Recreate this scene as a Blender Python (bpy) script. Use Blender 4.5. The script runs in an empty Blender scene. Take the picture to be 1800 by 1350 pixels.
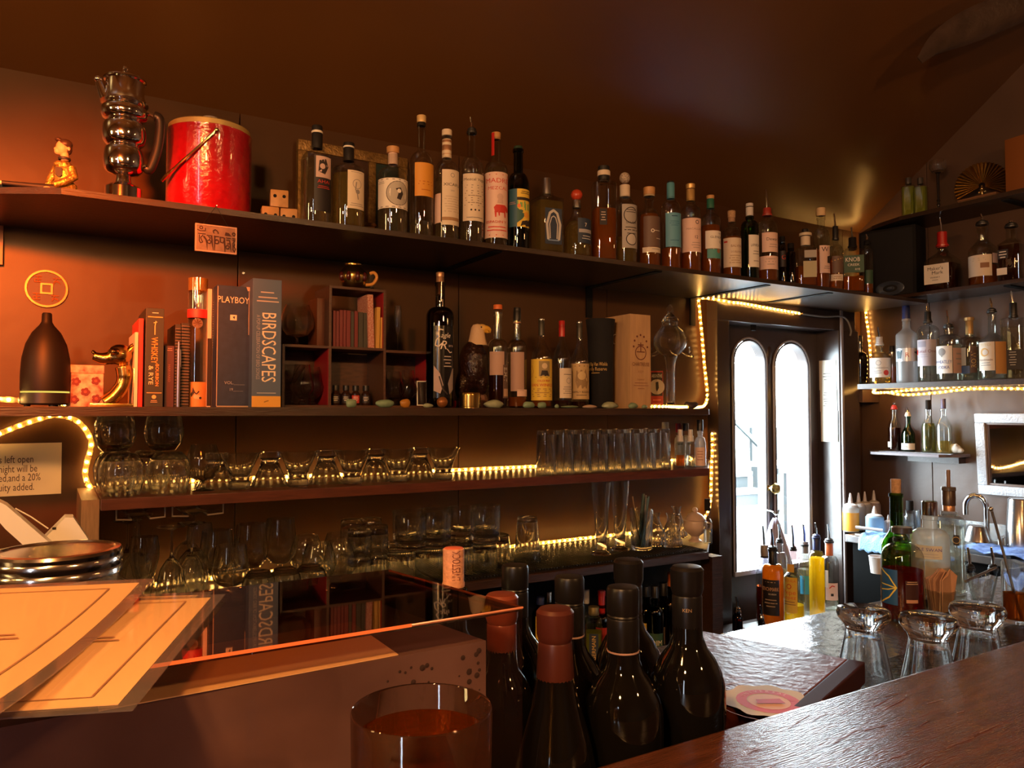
import bpy, bmesh, math, random
from mathutils import Vector, Matrix
R_ = random.Random(7)
sc = bpy.context.scene
col = sc.collection
PI = math.pi
EYE = 1.40
# ------------------------------------------------------------------ camera
F = 1352.0
AX, AY = math.cos(math.radians(59.0)), math.sin(math.radians(59.0))
PITCH = math.atan(50 / F)
cam_d = bpy.data.cameras.new('camera'); cam = bpy.data.objects.new('camera', cam_d); col.objects.link(cam)
cam.location = (0, 0, EYE)
cam.rotation_euler = (PI / 2 + PITCH, 0, -math.atan2(AX, AY))
cam_d.sensor_width = 36; cam_d.lens = 36 * F / 1800; cam_d.clip_start = 0.02
sc.camera = cam
# ------------------------------------------------------------------ colour management and light
vs = sc.view_settings
vs.view_transform = 'Standard'; vs.look = 'None'; vs.gamma = 1; vs.use_curve_mapping = False
vs.exposure = 0.0
cy = sc.cycles
cy.max_bounces = 14; cy.diffuse_bounces = 3; cy.glossy_bounces = 5; cy.transmission_bounces = 12; cy.transparent_max_bounces = 24
cy.caustics_reflective = False; cy.caustics_refractive = False
cy.sample_clamp_indirect = 3.0; cy.sample_clamp_direct = 0.0; cy.blur_glossy = 0.6
cy.use_denoising = True
w = bpy.data.worlds.new('sky'); sc.world = w; w.use_nodes = True
bg = w.node_tree.nodes['Background']; bg.inputs[0].default_value = (0.80, 0.93, 1.0, 1); bg.inputs[1].default_value = 55.0
def light(name, kind, loc, power, colr, size=.05, target=None, **kw):
    d = bpy.data.lights.new(name, kind); d.energy = power; d.color = colr
    if kind in ('POINT', 'SPOT'): d.shadow_soft_size = size
    for k, v in kw.items(): setattr(d, k, v)
    o = bpy.data.objects.new(name, d); col.objects.link(o); o.location = loc
    if target: o.rotation_euler = (Vector(target) - Vector(loc)).to_track_quat('-Z', 'Y').to_euler()
    return o
light('assumed_pendant_light', 'POINT', (-.55, -.25, EYE + .66), 95, (1, .50, .17), .05)  # out of view; lamp assumed from the warm light and glints on bottles
light('second_assumed_pendant_light', 'POINT', (-1.15, .55, EYE + .56), 22, (1, .46, .14), .04)  # another assumed warm lamp, unseen at the far left
light('third_assumed_pendant_light', 'POINT', (1.05, -1.0, EYE + .80), 50, (1, .48, .17), .05)  # assumed lamp behind the camera, unseen, for warm ambient light
light('right_wall_fill_light', 'POINT', (2.3, .15, EYE + .62), 7, (1, .46, .15), .04)  # unseen fill lamp, added to warm the right wall
light('assumed_red_spot_light', 'SPOT', (-.35, .75, EYE + .62), 330, (1, .12, .006), .05, (.06, 2.17, EYE + .26), spot_size=math.radians(44), spot_blend=.9)  # unseen spot, assumed from the red glow on the left wall
light('assumed_red_bar_light', 'POINT', (-.20, .34, EYE + .50), 25, (1, .37, .085), .04)  # unseen lamp, assumed from the orange light on the menus
win = light('assumed_window_light', 'AREA', (-2.085, -1.2, EYE + .1), 36, (.72, .85, 1), target=(3, -1.2, EYE + .1), shape='RECTANGLE', size=.15, size_y=1.7)  # unseen cool strip, added for upright streaks on the bottles; window only assumed
light('assumed_warm_strip_light', 'AREA', (-2.06, 1.1, EYE + .5), 8, (1, .66, .25), target=(3, 1.1, EYE + .5), shape='RECTANGLE', size=.05, size_y=.5)  # unseen warm strip, added to draw yellow streaks on the top-shelf bottles
for i, (px, pw) in enumerate(((2.455, .20), (2.705, .22))):
    p = light('door_pane_portal', 'AREA', (px, 2.30, EYE - .17), 1, (1, 1, 1), target=(px, 0, EYE - .17), shape='RECTANGLE', size=pw, size_y=.95)
    p.data.cycles.is_portal = True
# ------------------------------------------------------------------ photo geometry -> room coordinates
def _u(px): return (px - 900) / F
CP, SP = math.cos(PITCH), math.sin(PITCH)
def xat(px, Y, h=0):          # x of the point on the wall-parallel plane y = Y
    u = _u(px); return (AX * Y + u * (AY * Y * CP + h * SP)) / (AY - u * CP * AX)
def yat(px, X, h=0):          # y of the point on the plane x = X
    u = _u(px); return (AY * X - u * (AX * X * CP + h * SP)) / (AX + u * CP * AY)
def hat(x, y, py):            # height relative to the eye of what shows at picture row py
    wv = x * AX + y * AY; t = (675 - py) / F
    return wv * (t * CP + SP) / (CP - t * SP)
def dep(x, y, h=0): return (x * AX + y * AY) * CP + h * SP
def on_h(px, py, h):          # point of the horizontal plane at height h
    u, t = _u(px), (675 - py) / F
    fz = SP + t * CP; fw = CP - t * SP; k = h / fz
    return k * (fw * AX + u * AY), k * (fw * AY - u * AX)
# ------------------------------------------------------------------ materials
MC = {}
def nodes(name):
    m = bpy.data.materials.new(name); m.use_nodes = True
    nt = m.node_tree; nt.nodes.clear()
    out = nt.nodes.new('ShaderNodeOutputMaterial')
    return m, nt, out
def M(name, c, rough=.5, metal=0., spec=.5, var=0., scale=20., bump=0., bscale=60., coat=0., trans=0., stretch=None, c2=None):
    if name in MC: return MC[name]
    m, nt, out = nodes(name); N = nt.nodes.new; L = nt.links.new
    b = N('ShaderNodeBsdfPrincipled'); L(b.outputs[0], out.inputs[0])
    b.inputs['Base Color'].default_value = (*c, 1); b.inputs['Roughness'].default_value = rough
    b.inputs['Metallic'].default_value = metal; b.inputs['Specular IOR Level'].default_value = spec
    b.inputs['Coat Weight'].default_value = coat; b.inputs['Transmission Weight'].default_value = trans
    tc = N('ShaderNodeTexCoord'); src = tc.outputs['Object']
    if stretch:
        mp = N('ShaderNodeMapping'); L(src, mp.inputs[0]); mp.inputs['Scale'].default_value = stretch; src = mp.outputs[0]
    nz = N('ShaderNodeTexNoise'); L(src, nz.inputs['Vector']); nz.inputs['Scale'].default_value = scale; nz.inputs['Detail'].default_value = 5
    if c2 is None: c2 = tuple(x * (1 - var) for x in c)
    if var or c2 != c:
        mx = N('ShaderNodeMix'); mx.data_type = 'RGBA'
        cr = N('ShaderNodeMapRange'); cr.inputs[1].default_value = .35; cr.inputs[2].default_value = .68
        L(nz.outputs['Fac'], cr.inputs[0]); L(cr.outputs[0], mx.inputs['Factor'])
        mx.inputs['A'].default_value = (*c, 1); mx.inputs['B'].default_value = (*c2, 1); L(mx.outputs['Result'], b.inputs['Base Color'])
    if bump:
        n2 = N('ShaderNodeTexNoise'); L(src, n2.inputs['Vector']); n2.inputs['Scale'].default_value = bscale; n2.inputs['Detail'].default_value = 4
        bp = N('ShaderNodeBump'); bp.inputs['Strength'].default_value = bump; bp.inputs['Distance'].default_value = .004
        L(n2.outputs['Fac'], bp.inputs['Height']); L(bp.outputs[0], b.inputs['Normal'])
    MC[name] = m; return m
def thin_glass(name, tint, ior=1.5, rough=.01, cloud=0., cc=(1, 1, 1)):      # a thin wall: fresnel mirror over tinted clear
    if name in MC: return MC[name]
    m, nt, out = nodes(name); N = nt.nodes.new; L = nt.links.new
    tr = N('ShaderNodeBsdfTransparent'); tr.inputs[0].default_value = (*tint, 1)
    base = tr.outputs[0]
    if cloud:
        df = N('ShaderNodeBsdfTranslucent'); df.inputs[0].default_value = (*cc, 1)
        dd = N('ShaderNodeBsdfDiffuse'); dd.inputs[0].default_value = (*cc, 1)
        ad = N('ShaderNodeMixShader'); ad.inputs[0].default_value = .5; L(df.outputs[0], ad.inputs[1]); L(dd.outputs[0], ad.inputs[2])
        mm = N('ShaderNodeMixShader'); mm.inputs[0].default_value = cloud; L(base, mm.inputs[1]); L(ad.outputs[0], mm.inputs[2]); base = mm.outputs[0]
    gl = N('ShaderNodeBsdfGlossy'); gl.inputs['Roughness'].default_value = rough
    fr = N('ShaderNodeFresnel'); ge = N('ShaderNodeNewGeometry'); ma = N('ShaderNodeMath'); ma.operation = 'MULTIPLY_ADD'; ma.inputs[1].default_value = -2; ma.inputs[2].default_value = 1
    L(ge.outputs['Backfacing'], ma.inputs[0]); pw = N('ShaderNodeMath'); pw.operation = 'POWER'; pw.inputs[0].default_value = ior; L(ma.outputs[0], pw.inputs[1]); L(pw.outputs[0], fr.inputs[0])
    mx = N('ShaderNodeMixShader'); L(fr.outputs[0], mx.inputs[0]); L(base, mx.inputs[1]); L(gl.outputs[0], mx.inputs[2])
    L(mx.outputs[0], out.inputs[0]); MC[name] = m; return m
def solid_glass(name, c, ior=1.48, rough=0., body=0., bc=None, clear=.5):
    if name in MC: return MC[name]
    m, nt, out = nodes(name); N = nt.nodes.new; L = nt.links.new
    g = N('ShaderNodeBsdfGlass'); g.inputs['Color'].default_value = (*c, 1); g.inputs['IOR'].default_value = ior; g.inputs['Roughness'].default_value = rough
    tp = N('ShaderNodeBsdfTransparent'); tp.inputs[0].default_value = (*[q ** 1.3 for q in c], 1)
    x0 = N('ShaderNodeMixShader'); x0.inputs[0].default_value = clear; L(g.outputs[0], x0.inputs[1]); L(tp.outputs[0], x0.inputs[2])
    o = x0.outputs[0]
    if body:
        t = N('ShaderNodeBsdfTranslucent'); t.inputs[0].default_value = (*(bc or c), 1)
        d = N('ShaderNodeBsdfDiffuse'); d.inputs[0].default_value = (*(bc or c), 1)
        a = N('ShaderNodeMixShader'); L(t.outputs[0], a.inputs[1]); L(d.outputs[0], a.inputs[2])
        x = N('ShaderNodeMixShader'); x.inputs[0].default_value = body; L(o, x.inputs[1]); L(a.outputs[0], x.inputs[2]); o = x.outputs[0]
    L(o, out.inputs[0]); MC[name] = m; return m
def emit(name, c, s):
    if name in MC: return MC[name]
    m, nt, out = nodes(name); e = nt.nodes.new('ShaderNodeEmission'); e.inputs[0].default_value = (*c, 1); e.inputs[1].default_value = s
    nt.links.new(e.outputs[0], out.inputs[0]); MC[name] = m; return m
def ink(c, rough=.55, metal=0.):
    return M('ink_%02x%02x%02x_%d' % (*[max(0, min(255, int(x * 255))) for x in c], int(metal * 9 + rough * 90)), c, rough, metal, spec=.3)
WALL = M('brown_paint', (.070, .029, .0095), .42, spec=.3, var=.25, scale=3, bump=.25, bscale=14)
WALLR = M('brown_paint_right', (.095, .052, .034), .40, spec=.6, var=.2, scale=4, bump=.35, bscale=18)
CEIL = M('brown_ceiling_paint', (.105, .043, .011), .29, spec=.9, var=.2, scale=2, bump=.12, bscale=5)
SHELF = M('dark_stained_wood', (.045, .020, .011), .34, spec=.5, var=.45, scale=9, stretch=(1.5, 18, 18), bump=.2, bscale=20)
SHELFU = M('worn_shelf_board', (.036, .018, .011), .32, spec=.6, var=.4, scale=7, stretch=(1.5, 16, 16), bump=.2, bscale=20)
REDWOOD = M('red_brown_wood', (.11, .028, .014), .35, var=.4, scale=8, stretch=(2, 18, 18))
TAN = M('tan_wood', (.30, .17, .08), .5, var=.35, scale=10, stretch=(16, 16, 2))
BLACK = M('black_plastic', (.012, .011, .011), .38)
BLACKM = M('matt_black', (.010, .009, .009), .7, spec=.12)
WHITEP = M('white_plastic', (.60, .57, .55), .35)
CHROME = M('chrome', (.80, .78, .75), .09, 1)
STEEL = M('brushed_steel', (.62, .62, .62), .26, 1, bump=.08, bscale=90, stretch=(1, 30, 30))
BRASS = M('brass', (.62, .40, .12), .22, 1, var=.25, scale=18)
GOLD = M('gold_metal', (.83, .58, .22), .18, 1)
COPPER = M('copper_foil', (.55, .30, .17), .35, .7)
CORK = M('cork', (.50, .30, .16), .8, var=.35, scale=160, bump=.4, bscale=200)
CREAM = M('cream_paper', (.66, .55, .42), .6)
WHITE = M('white_paper', (.74, .68, .60), .6)
CLEAR = thin_glass('clear_bottle_glass', (.90, .92, .90), 2.0)
GREENG = thin_glass('green_bottle_glass', (.10, .30, .07), 1.8)
DKGREEN = thin_glass('dark_green_glass', (.03, .12, .05), 1.8)
BROWNG = thin_glass('brown_bottle_glass', (.20, .07, .02), 1.8)
SMOKE = thin_glass('smoky_glass', (.25, .22, .20), 1.8)
FROST = thin_glass('frosted_glass', (.70, .74, .78), rough=.25, cloud=.55, cc=(.62, .62, .62))
MILK = thin_glass('milky_glass', (.75, .78, .75), rough=.12, cloud=.5, cc=(.70, .70, .64))
WINEG = M('wine_bottle_glass', (.004, .0035, .003), .04, spec=.4)
GLASS = solid_glass('glassware', (.985, .99, .985), 1.47, clear=.14)
LIQ = {
 'clear': solid_glass('clear_spirit', (.97, .97, .92), 1.36, body=.05, bc=(.8, .60, .30), clear=.55), 'pale': solid_glass('pale_gold_spirit', (.95, .82, .42), 1.36, body=.16, bc=(.70, .55, .18)),
 'amber': solid_glass('amber_whisky', (.85, .36, .07), 1.36, body=.34, bc=(.70, .22, .03)), 'dark': solid_glass('dark_spirit', (.35, .07, .02), 1.36, body=.3, bc=(.10, .02, .01)),
 'orange': solid_glass('bright_orange_spirit', (.95, .42, .06), 1.36, body=.45, bc=(.85, .30, .03)), 'yellow': solid_glass('bright_yellow_liqueur', (.98, .72, .05), 1.36, body=.42, bc=(.95, .62, .03)),
 'red': solid_glass('red_liquid', (.55, .05, .02), 1.36, body=.25, bc=(.25, .02, .01)), 'lime': solid_glass('lime_liquid', (.75, .85, .25), 1.36, body=.4, bc=(.55, .62, .12)),
 'peach': solid_glass('peach_spirit', (.95, .70, .50), 1.36, body=.6, bc=(.75, .45, .28)),
 'olive': solid_glass('olive_liqueur', (.55, .55, .20), 1.36, body=.3, bc=(.30, .28, .10))}
# ------------------------------------------------------------------ mesh helpers
def mesh(name, v, f, mat=None, smooth=True):
    m = bpy.data.meshes.new(name); m.from_pydata([tuple(p) for p in v], [], f); m.update()
    if smooth:
        m.polygons.foreach_set('use_smooth', [True] * len(m.polygons))
        try: m.set_sharp_from_angle(angle=math.radians(38))
        except Exception: pass
    if mat: m.materials.append(mat)
    return m
def put(name, me, parent=None, loc=(0, 0, 0), rz=0.):
    o = bpy.data.objects.new(name, me); col.objects.link(o); o.location = loc
    o.rotation_euler = (0, 0, rz) if not isinstance(rz, tuple) else rz
    if parent: o.parent = parent
    return o
def part(name, vf, mat, parent, smooth=True, label=None, loc=(0, 0, 0), rz=0.):
    o = put(name, mesh(name, vf[0], vf[1], mat, smooth), parent, loc, rz)
    if label: o['label'] = label
    return o
def tag(o, label, cat, group=None, kind=None):
    o['label'] = label; o['category'] = cat
    if group: o['group'] = group
    if kind: o['kind'] = kind
    return o
def E(name, label, cat, loc=(0, 0, 0), rz=0., group=None):
    return tag(put(name, None, None, loc, rz), label, cat, group)
def T(name, label, cat, vf, mat, loc=(0, 0, 0), rz=0., group=None, smooth=True):
    return tag(part(name, vf, mat, None, smooth, None, loc, rz), label, cat, group)
def struct(name, vf, mat, parent=None, smooth=False, loc=(0, 0, 0), rz=0.):
    o = part(name, vf, mat, parent, smooth, None, loc, rz)
    if not parent: o['kind'] = 'structure'
    return o
def join(*vfs):
    V, Fc = [], []
    for v, f in vfs:
        n = len(V); V += list(v); Fc += [tuple(i + n for i in q) for q in f]
    return V, Fc
def mv(vf, d=(0, 0, 0), rz=0., m=None):
    v, f = vf; c, s = math.cos(rz), math.sin(rz); o = []
    for p in v:
        x, y, z = (m @ Vector(p)) if m else p
        o.append((x * c - y * s + d[0], x * s + y * c + d[1], z + d[2]))
    return o, f
def box(x0, x1, y0, y1, z0, z1, b=0.):
    v = [(x, y, z) for z in (z0, z1) for y in (y0, y1) for x in (x0, x1)]
    f = [(0, 2, 3, 1), (4, 5, 7, 6), (0, 1, 5, 4), (2, 6, 7, 3), (0, 4, 6, 2), (1, 3, 7, 5)]
    if not b: return v, f
    bm = bmesh.new(); vs_ = [bm.verts.new(p) for p in v]
    for q in f: bm.faces.new([vs_[i] for i in q])
    bmesh.ops.bevel(bm, geom=bm.edges[:], offset=b, segments=2, profile=.6, affect='EDGES')
    bm.verts.index_update(); r = ([tuple(p.co) for p in bm.verts], [tuple(x.index for x in q.verts) for q in bm.faces]); bm.free(); return r
def lathe(prof, seg=24, sup=0., sx=1., sy=1., a0=0.):
    V, Fc, rings = [], [], []
    for r, z in prof:
        if r < 1e-6: rings.append([len(V)]); V.append((0, 0, z)); continue
        ring = []
        for i in range(seg):
            a = 2 * PI * i / seg + a0; c, s = math.cos(a), math.sin(a)
            k = 1. if not sup else (abs(c) ** sup + abs(s) ** sup) ** (-1. / sup)
            ring.append(len(V)); V.append((r * k * c * sx, r * k * s * sy, z))
        rings.append(ring)
    for A, B in zip(rings, rings[1:]):
        if len(A) == 1 and len(B) == 1: continue
        for i in range(seg):
            j = (i + 1) % seg
            if len(A) == 1: Fc.append((A[0], B[j], B[i]))
            elif len(B) == 1: Fc.append((A[i], A[j], B[0]))
            else: Fc.append((A[i], A[j], B[j], B[i]))
    return V, Fc
def tube(pts, r, seg=8, closed=False):
    P = [Vector(p) for p in pts]; n = len(P); V, Fc = [], []
    rr = r if isinstance(r, (list, tuple)) else [r] * n
    up = None
    for i, p in enumerate(P):
        a = P[(i - 1) % n] if (closed or i) else p; b = P[(i + 1) % n] if (closed or i < n - 1) else p
        t = (b - a).normalized()
        if up is None: up = t.orthogonal().normalized()
        up = (up - t * up.dot(t)); up = up.normalized() if up.length > 1e-6 else t.orthogonal().normalized()
        bi = t.cross(up)
        for k in range(seg):
            an = 2 * PI * k / seg; V.append(tuple(p + (up * math.cos(an) + bi * math.sin(an)) * rr[i]))
    m = n if closed else n - 1
    for i in range(m):
        for k in range(seg):
            a, b = i * seg + k, i * seg + (k + 1) % seg; c, d = ((i + 1) % n) * seg + (k + 1) % seg, ((i + 1) % n) * seg + k
            Fc.append((a, b, c, d))
    if not closed: Fc.append(tuple(reversed(range(seg)))); Fc.append(tuple(range((n - 1) * seg, n * seg)))
    return V, Fc
def smooth_path(pts, n=8):
    P = [Vector(p) for p in pts]; out = []
    for i in range(len(P) - 1):
        a, b, c, d = P[max(i - 1, 0)], P[i], P[i + 1], P[min(i + 2, len(P) - 1)]
        for k in range(n):
            t = k / n
            out.append(.5 * ((2 * b) + (c - a) * t + (2 * a - 5 * b + 4 * c - d) * t * t + (3 * b - a - 3 * c + d) * t ** 3))
    out.append(P[-1]); return out
def ball(c, r, seg=14, rings=8, s=(1, 1, 1), rot=None):
    pr = [(math.sin(PI * i / rings), -math.cos(PI * i / rings)) for i in range(rings + 1)]
    v, f = lathe(pr, seg)
    m = rot or Matrix.Identity(3); o = []
    for p in v:
        q = m @ Vector((p[0] * r * s[0], p[1] * r * s[1], p[2] * r * s[2])); o.append((q.x + c[0], q.y + c[1], q.z + c[2]))
    return o, f
def prism(poly, y0, y1):      # polygon in x,z extruded along y
    n = len(poly); V = [(x, y0, z) for x, z in poly] + [(x, y1, z) for x, z in poly]
    return V, [tuple(range(n)), tuple(reversed(range(n, 2 * n)))] + [(i, i + n, (i + 1) % n + n, (i + 1) % n) for i in range(n)]
def slab(poly, z0, z1):       # polygon in x,y extruded along z
    n = len(poly); V = [(x, y, z0) for x, y in poly] + [(x, y, z1) for x, y in poly]
    return V, [tuple(reversed(range(n))), tuple(range(n, 2 * n))] + [(i, (i + 1) % n, (i + 1) % n + n, i + n) for i in range(n)]
def blob(name, vf, mat, parent, voxel=.003, it=4):    # overlapping volumes fused into one skin
    o = part(name, vf, mat, parent)
    r = o.modifiers.new('fuse', 'REMESH'); r.mode = 'VOXEL'; r.voxel_size = voxel; r.use_smooth_shade = True
    s = o.modifiers.new('soften', 'SMOOTH'); s.iterations = it; s.factor = .5
    return o
# ------------------------------------------------------------------ print on faces
TXC = {}
def text2d(s):
    if s not in TXC:
        c = bpy.data.curves.new('txt', 'FONT'); c.body = s; c.size = 1; c.resolution_u = 2
        o = bpy.data.objects.new('txt', c); me = bpy.data.meshes.new_from_object(o)
        v = [(p.co.x, p.co.y) for p in me.vertices]; f = [tuple(p.vertices) for p in me.polygons]
        bpy.data.objects.remove(o); bpy.data.curves.remove(c); bpy.data.meshes.remove(me)
        if v:
            x0, x1 = min(p[0] for p in v), max(p[0] for p in v); v = [(p[0] - (x0 + x1) / 2, p[1] - .35) for p in v]
            TXC[s] = (v, f, x1 - x0)
        else: TXC[s] = ([], [], 0)
    return TXC[s]
def grid_rect(u0, v0, u1, v1, nu=6):
    V = [(u0 + (u1 - u0) * i / nu, v) for v in (v0, v1) for i in range(nu + 1)]
    return V, [(i, i + 1, i + nu + 2, i + nu + 1) for i in range(nu)]
def fan2d(pts):
    P_ = []
    for a, b in zip(pts, pts[1:] + pts[:1]): P_ += [a, ((a[0] + b[0]) / 2, (a[1] + b[1]) / 2)]
    n = len(P_); cx = sum(p[0] for p in P_) / n; cy_ = sum(p[1] for p in P_) / n
    V = [(cx, cy_)] + [(cx + (p[0] - cx) * .5, cy_ + (p[1] - cy_) * .5) for p in P_] + P_
    return V, [(0, 1 + i, 1 + (i + 1) % n) for i in range(n)] + [(1 + i, 1 + n + i, 1 + n + (i + 1) % n, 1 + (i + 1) % n) for i in range(n)]
def stroke2d(pts, wd):
    if not isinstance(wd, (list, tuple)) and len(pts) < 12:
        q = []
        for a, b in zip(pts, pts[1:]): q += [(a[0] + (b[0] - a[0]) * t / 4, a[1] + (b[1] - a[1]) * t / 4) for t in range(4)]
        pts = q + [pts[-1]]
    V, Fc = [], []; n = len(pts)
    for i, p in enumerate(pts):
        a, b = pts[max(i - 1, 0)], pts[min(i + 1, n - 1)]; dx, dy = b[0] - a[0], b[1] - a[1]; l = math.hypot(dx, dy) or 1
        ww = wd[i] if isinstance(wd, (list, tuple)) else wd
        V += [(p[0] - dy / l * ww / 2, p[1] + dx / l * ww / 2), (p[0] + dy / l * ww / 2, p[1] - dx / l * ww / 2)]
    return V, [(2 * i, 2 * i + 1, 2 * i + 3, 2 * i + 2) for i in range(n - 1)]
def art(parent, items, W, H, fmap, name='print', metal=0., rough=.55):
    lay = {}
    for k, it in enumerate(items):
        q = it[0]; X = lambda u: (u - .5) * W; Z = lambda v: (1 - v) * H
        if q == 't':
            s, u, v, sz, c = it[1:6]; rot = it[6] if len(it) > 6 else 0; mw = it[7] if len(it) > 7 else None; sh = it[8] if len(it) > 8 else 0
            tv, tf, tw = text2d(s); z = sz * H; kx = z
            if mw: kx = min(z * 1.25, mw * (W if not rot else H) / max(tw, .01)) if mw > 0 else z
            cs, sn = math.cos(rot), math.sin(rot)
            pv = [((x * kx + y * z * sh) * cs - y * z * sn + X(u), (x * kx + y * z * sh) * sn + y * z * cs + Z(v)) for x, y in tv]; pf = tf
        elif q == 'r': pv, pf = grid_rect(X(it[1]), Z(it[4]), X(it[3]), Z(it[2])); c = it[5]
        elif q == 'd': pv, pf = fan2d([(X(it[1]) + it[3] * H * math.cos(2 * PI * i / 18), Z(it[2]) + it[3] * H * math.sin(2 * PI * i / 18)) for i in range(18)]); c = it[4]
        elif q == 'o':
            n = 22; pv, pf = stroke2d([(X(it[1]) + it[3] * H * math.cos(2 * PI * i / n), Z(it[2]) + it[3] * H * math.sin(2 * PI * i / n)) for i in range(n + 1)], it[4] * H); c = it[5]
        elif q == 'p': pv, pf = fan2d([(X(a), Z(b)) for a, b in it[1]]); c = it[2]
        elif q == 's': pv, pf = stroke2d([(X(a), Z(b)) for a, b in it[1]], [x * H for x in it[2]] if isinstance(it[2], (list, tuple)) else it[2] * H); c = it[3]
        elif q == 'L':
            u0, v0, u1, n, dv, c = it[1:7]; pv, pf = [], []
            for i in range(n):
                e = .82 + .18 * math.sin(i * 2.3); mid = (u0 + u1) / 2; hw = (u1 - u0) / 2 * e
                g = grid_rect(X(mid - hw), Z(v0 + i * dv + dv * .30), X(mid + hw), Z(v0 + i * dv), 3); pv, pf = [*pv, *g[0]], [*pf, *[tuple(j + len(pv) for j in w_) for w_ in g[1]]]
        a = lay.setdefault(c, ([], [])); n0 = len(a[0])
        a[0].extend(fmap(x, y, .00035 + .00012 * k) for x, y in pv); a[1].extend(tuple(j + n0 for j in w_) for w_ in pf)
    for c, vf in lay.items(): part(name, vf, ink(c, rough, metal), parent, smooth=False)
def flat(x0=0., y0=0., z0=0.): return lambda u, v, o: (x0 + u, y0 - o, z0 + v)
def curved(Rr, zc, ac=0.):
    return lambda u, v, o: ((Rr + o) * math.sin(u / Rr + ac), -(Rr + o) * math.cos(u / Rr + ac), zc + v)
# ------------------------------------------------------------------ the room
D, LX = 2.17, 3.15
z = lambda h: EYE + h
struct('floor', box(-2.1, 3.4, -3.1, 2.3, -.05, 0), M('dark_floor', (.05, .035, .03), .5, var=.4, scale=6))
wb = struct('wall_back', join(box(-2.1, 2.215, 2.182, 2.29, 0, z(.86)), box(3.03, LX + .12, 2.182, 2.29, 0, z(.86)), box(2.215, 3.03, 2.182, 2.29, z(.36), z(.86))), WALL)
xs = [-2.1, xat(415, D), xat(806, D), xat(1068, D), 2.215]
for a, b in zip(xs, xs[1:]): part('panel', box(a + .0015, b - .0015, 2.17, 2.182, 0, z(.85), .001), WALL, wb, smooth=False)
part('panel', box(2.2165, 3.03, 2.17, 2.182, z(.46), z(.85), .001), WALL, wb, smooth=False)
part('panel', box(3.0315, LX, 2.17, 2.182, 0, z(.85), .001), WALL, wb, smooth=False)
for px, py in ((427, 480),):
    xx = xat(px, D, .3); part('screw', lathe([(.004, 0), (.004, .002), (0, .0025)], 10), STEEL, wb, loc=(xx, 2.17, z(hat(xx, D, py))), rz=(PI / 2, 0, 0))
wr = struct('wall_right', box(LX + .012, LX + .12, -3.1, 2.182, 0, z(2.5)), WALLR)
ys = [2.17, yat(1637, LX), .75, -3.1]
for a, b in zip(ys, ys[1:]): part('panel', box(LX, LX + .012, b + .0015, a - .0015, 0, z(2.45), .001), WALLR, wr, smooth=False)
struct('wall_left', box(-2.2, -2.1, -3.1, 2.29, 0, z(2.5)), WALL)
struct('assumed_window_1', join(box(-2.1, -2.06, -1.32, -1.28, z(-.80), z(1.0)), box(-2.1, -2.06, -1.12, -1.08, z(-.80), z(1.0)), box(-2.1, -2.06, -1.28, -1.12, z(-.80), z(-.76)), box(-2.1, -2.06, -1.28, -1.12, z(.96), z(1.0))), REDWOOD)  # assumed window frame, added out of view around the cool strip light
struct('wall_front', box(-2.2, 3.4, -3.2, -3.1, 0, z(2.5)), WALL)
prof = [(2.30, .82 - .72 * .13), (.2, .82 + .72 * 1.97), (-3.2, .82 + .72 * 1.97), (-3.2, 2.5), (.15, 2.5), (2.30, 1.0)]
n = len(prof)
cv = [(-2.2, y, z(h)) for y, h in prof] + [(LX, y, z(h)) for y, h in prof]
struct('ceiling', (cv, [tuple(range(n)), tuple(reversed(range(n, 2 * n)))] + [(i, i + n, (i + 1) % n + n, (i + 1) % n) for i in range(n)]), CEIL)
# door with two arched panes
DOOR = M('dark_door_paint', (.045, .029, .024), .30, var=.25, scale=6, bump=.2, bscale=25)
px_ = [xat(p, 2.235) for p in (1281, 1338, 1353, 1413)]
zb, zc, zt = z(-.64), z(.30), z(.37)
dx0, dx1 = 2.256, 2.899
d1 = put('door_1', None); d1['kind'] = 'structure'
def arch(x0, x1, zs, ztop, y0, y1, n=14):
    r = (x1 - x0) / 2; cx = (x0 + x1) / 2; V, Fc = [], []
    for i in range(n + 1):
        a = PI - PI * i / n; x, zz = cx + r * math.cos(a), zs + r * 1.0 * math.sin(a)
        V += [(x, y0, zz), (x, y0, ztop), (x, y1, zz), (x, y1, ztop)]
    for i in range(n):
        a, b = 4 * i, 4 * i + 4
        Fc += [(a, b, b + 1, a + 1), (a + 2, a + 3, b + 3, b + 2), (a, a + 2, b + 2, b)]
    return V, Fc
y0, y1 = 2.212, 2.258
part('stile', box(dx0, px_[0], y0, y1, .02, zt), DOOR, d1, False)
part('stile', box(px_[1], px_[2], y0, y1, zb, zt), DOOR, d1, False)
part('stile', box(px_[3], dx1, y0, y1, .02, zt), DOOR, d1, False)
part('bottom_panel', box(px_[0], px_[3], y0 + .006, y1, .02, zb), DOOR, d1, False)
PANE = thin_glass('window_pane', (.96, .98, .98))
TRIMW = M('pale_worn_trim', (.30, .27, .27), .35)
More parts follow.
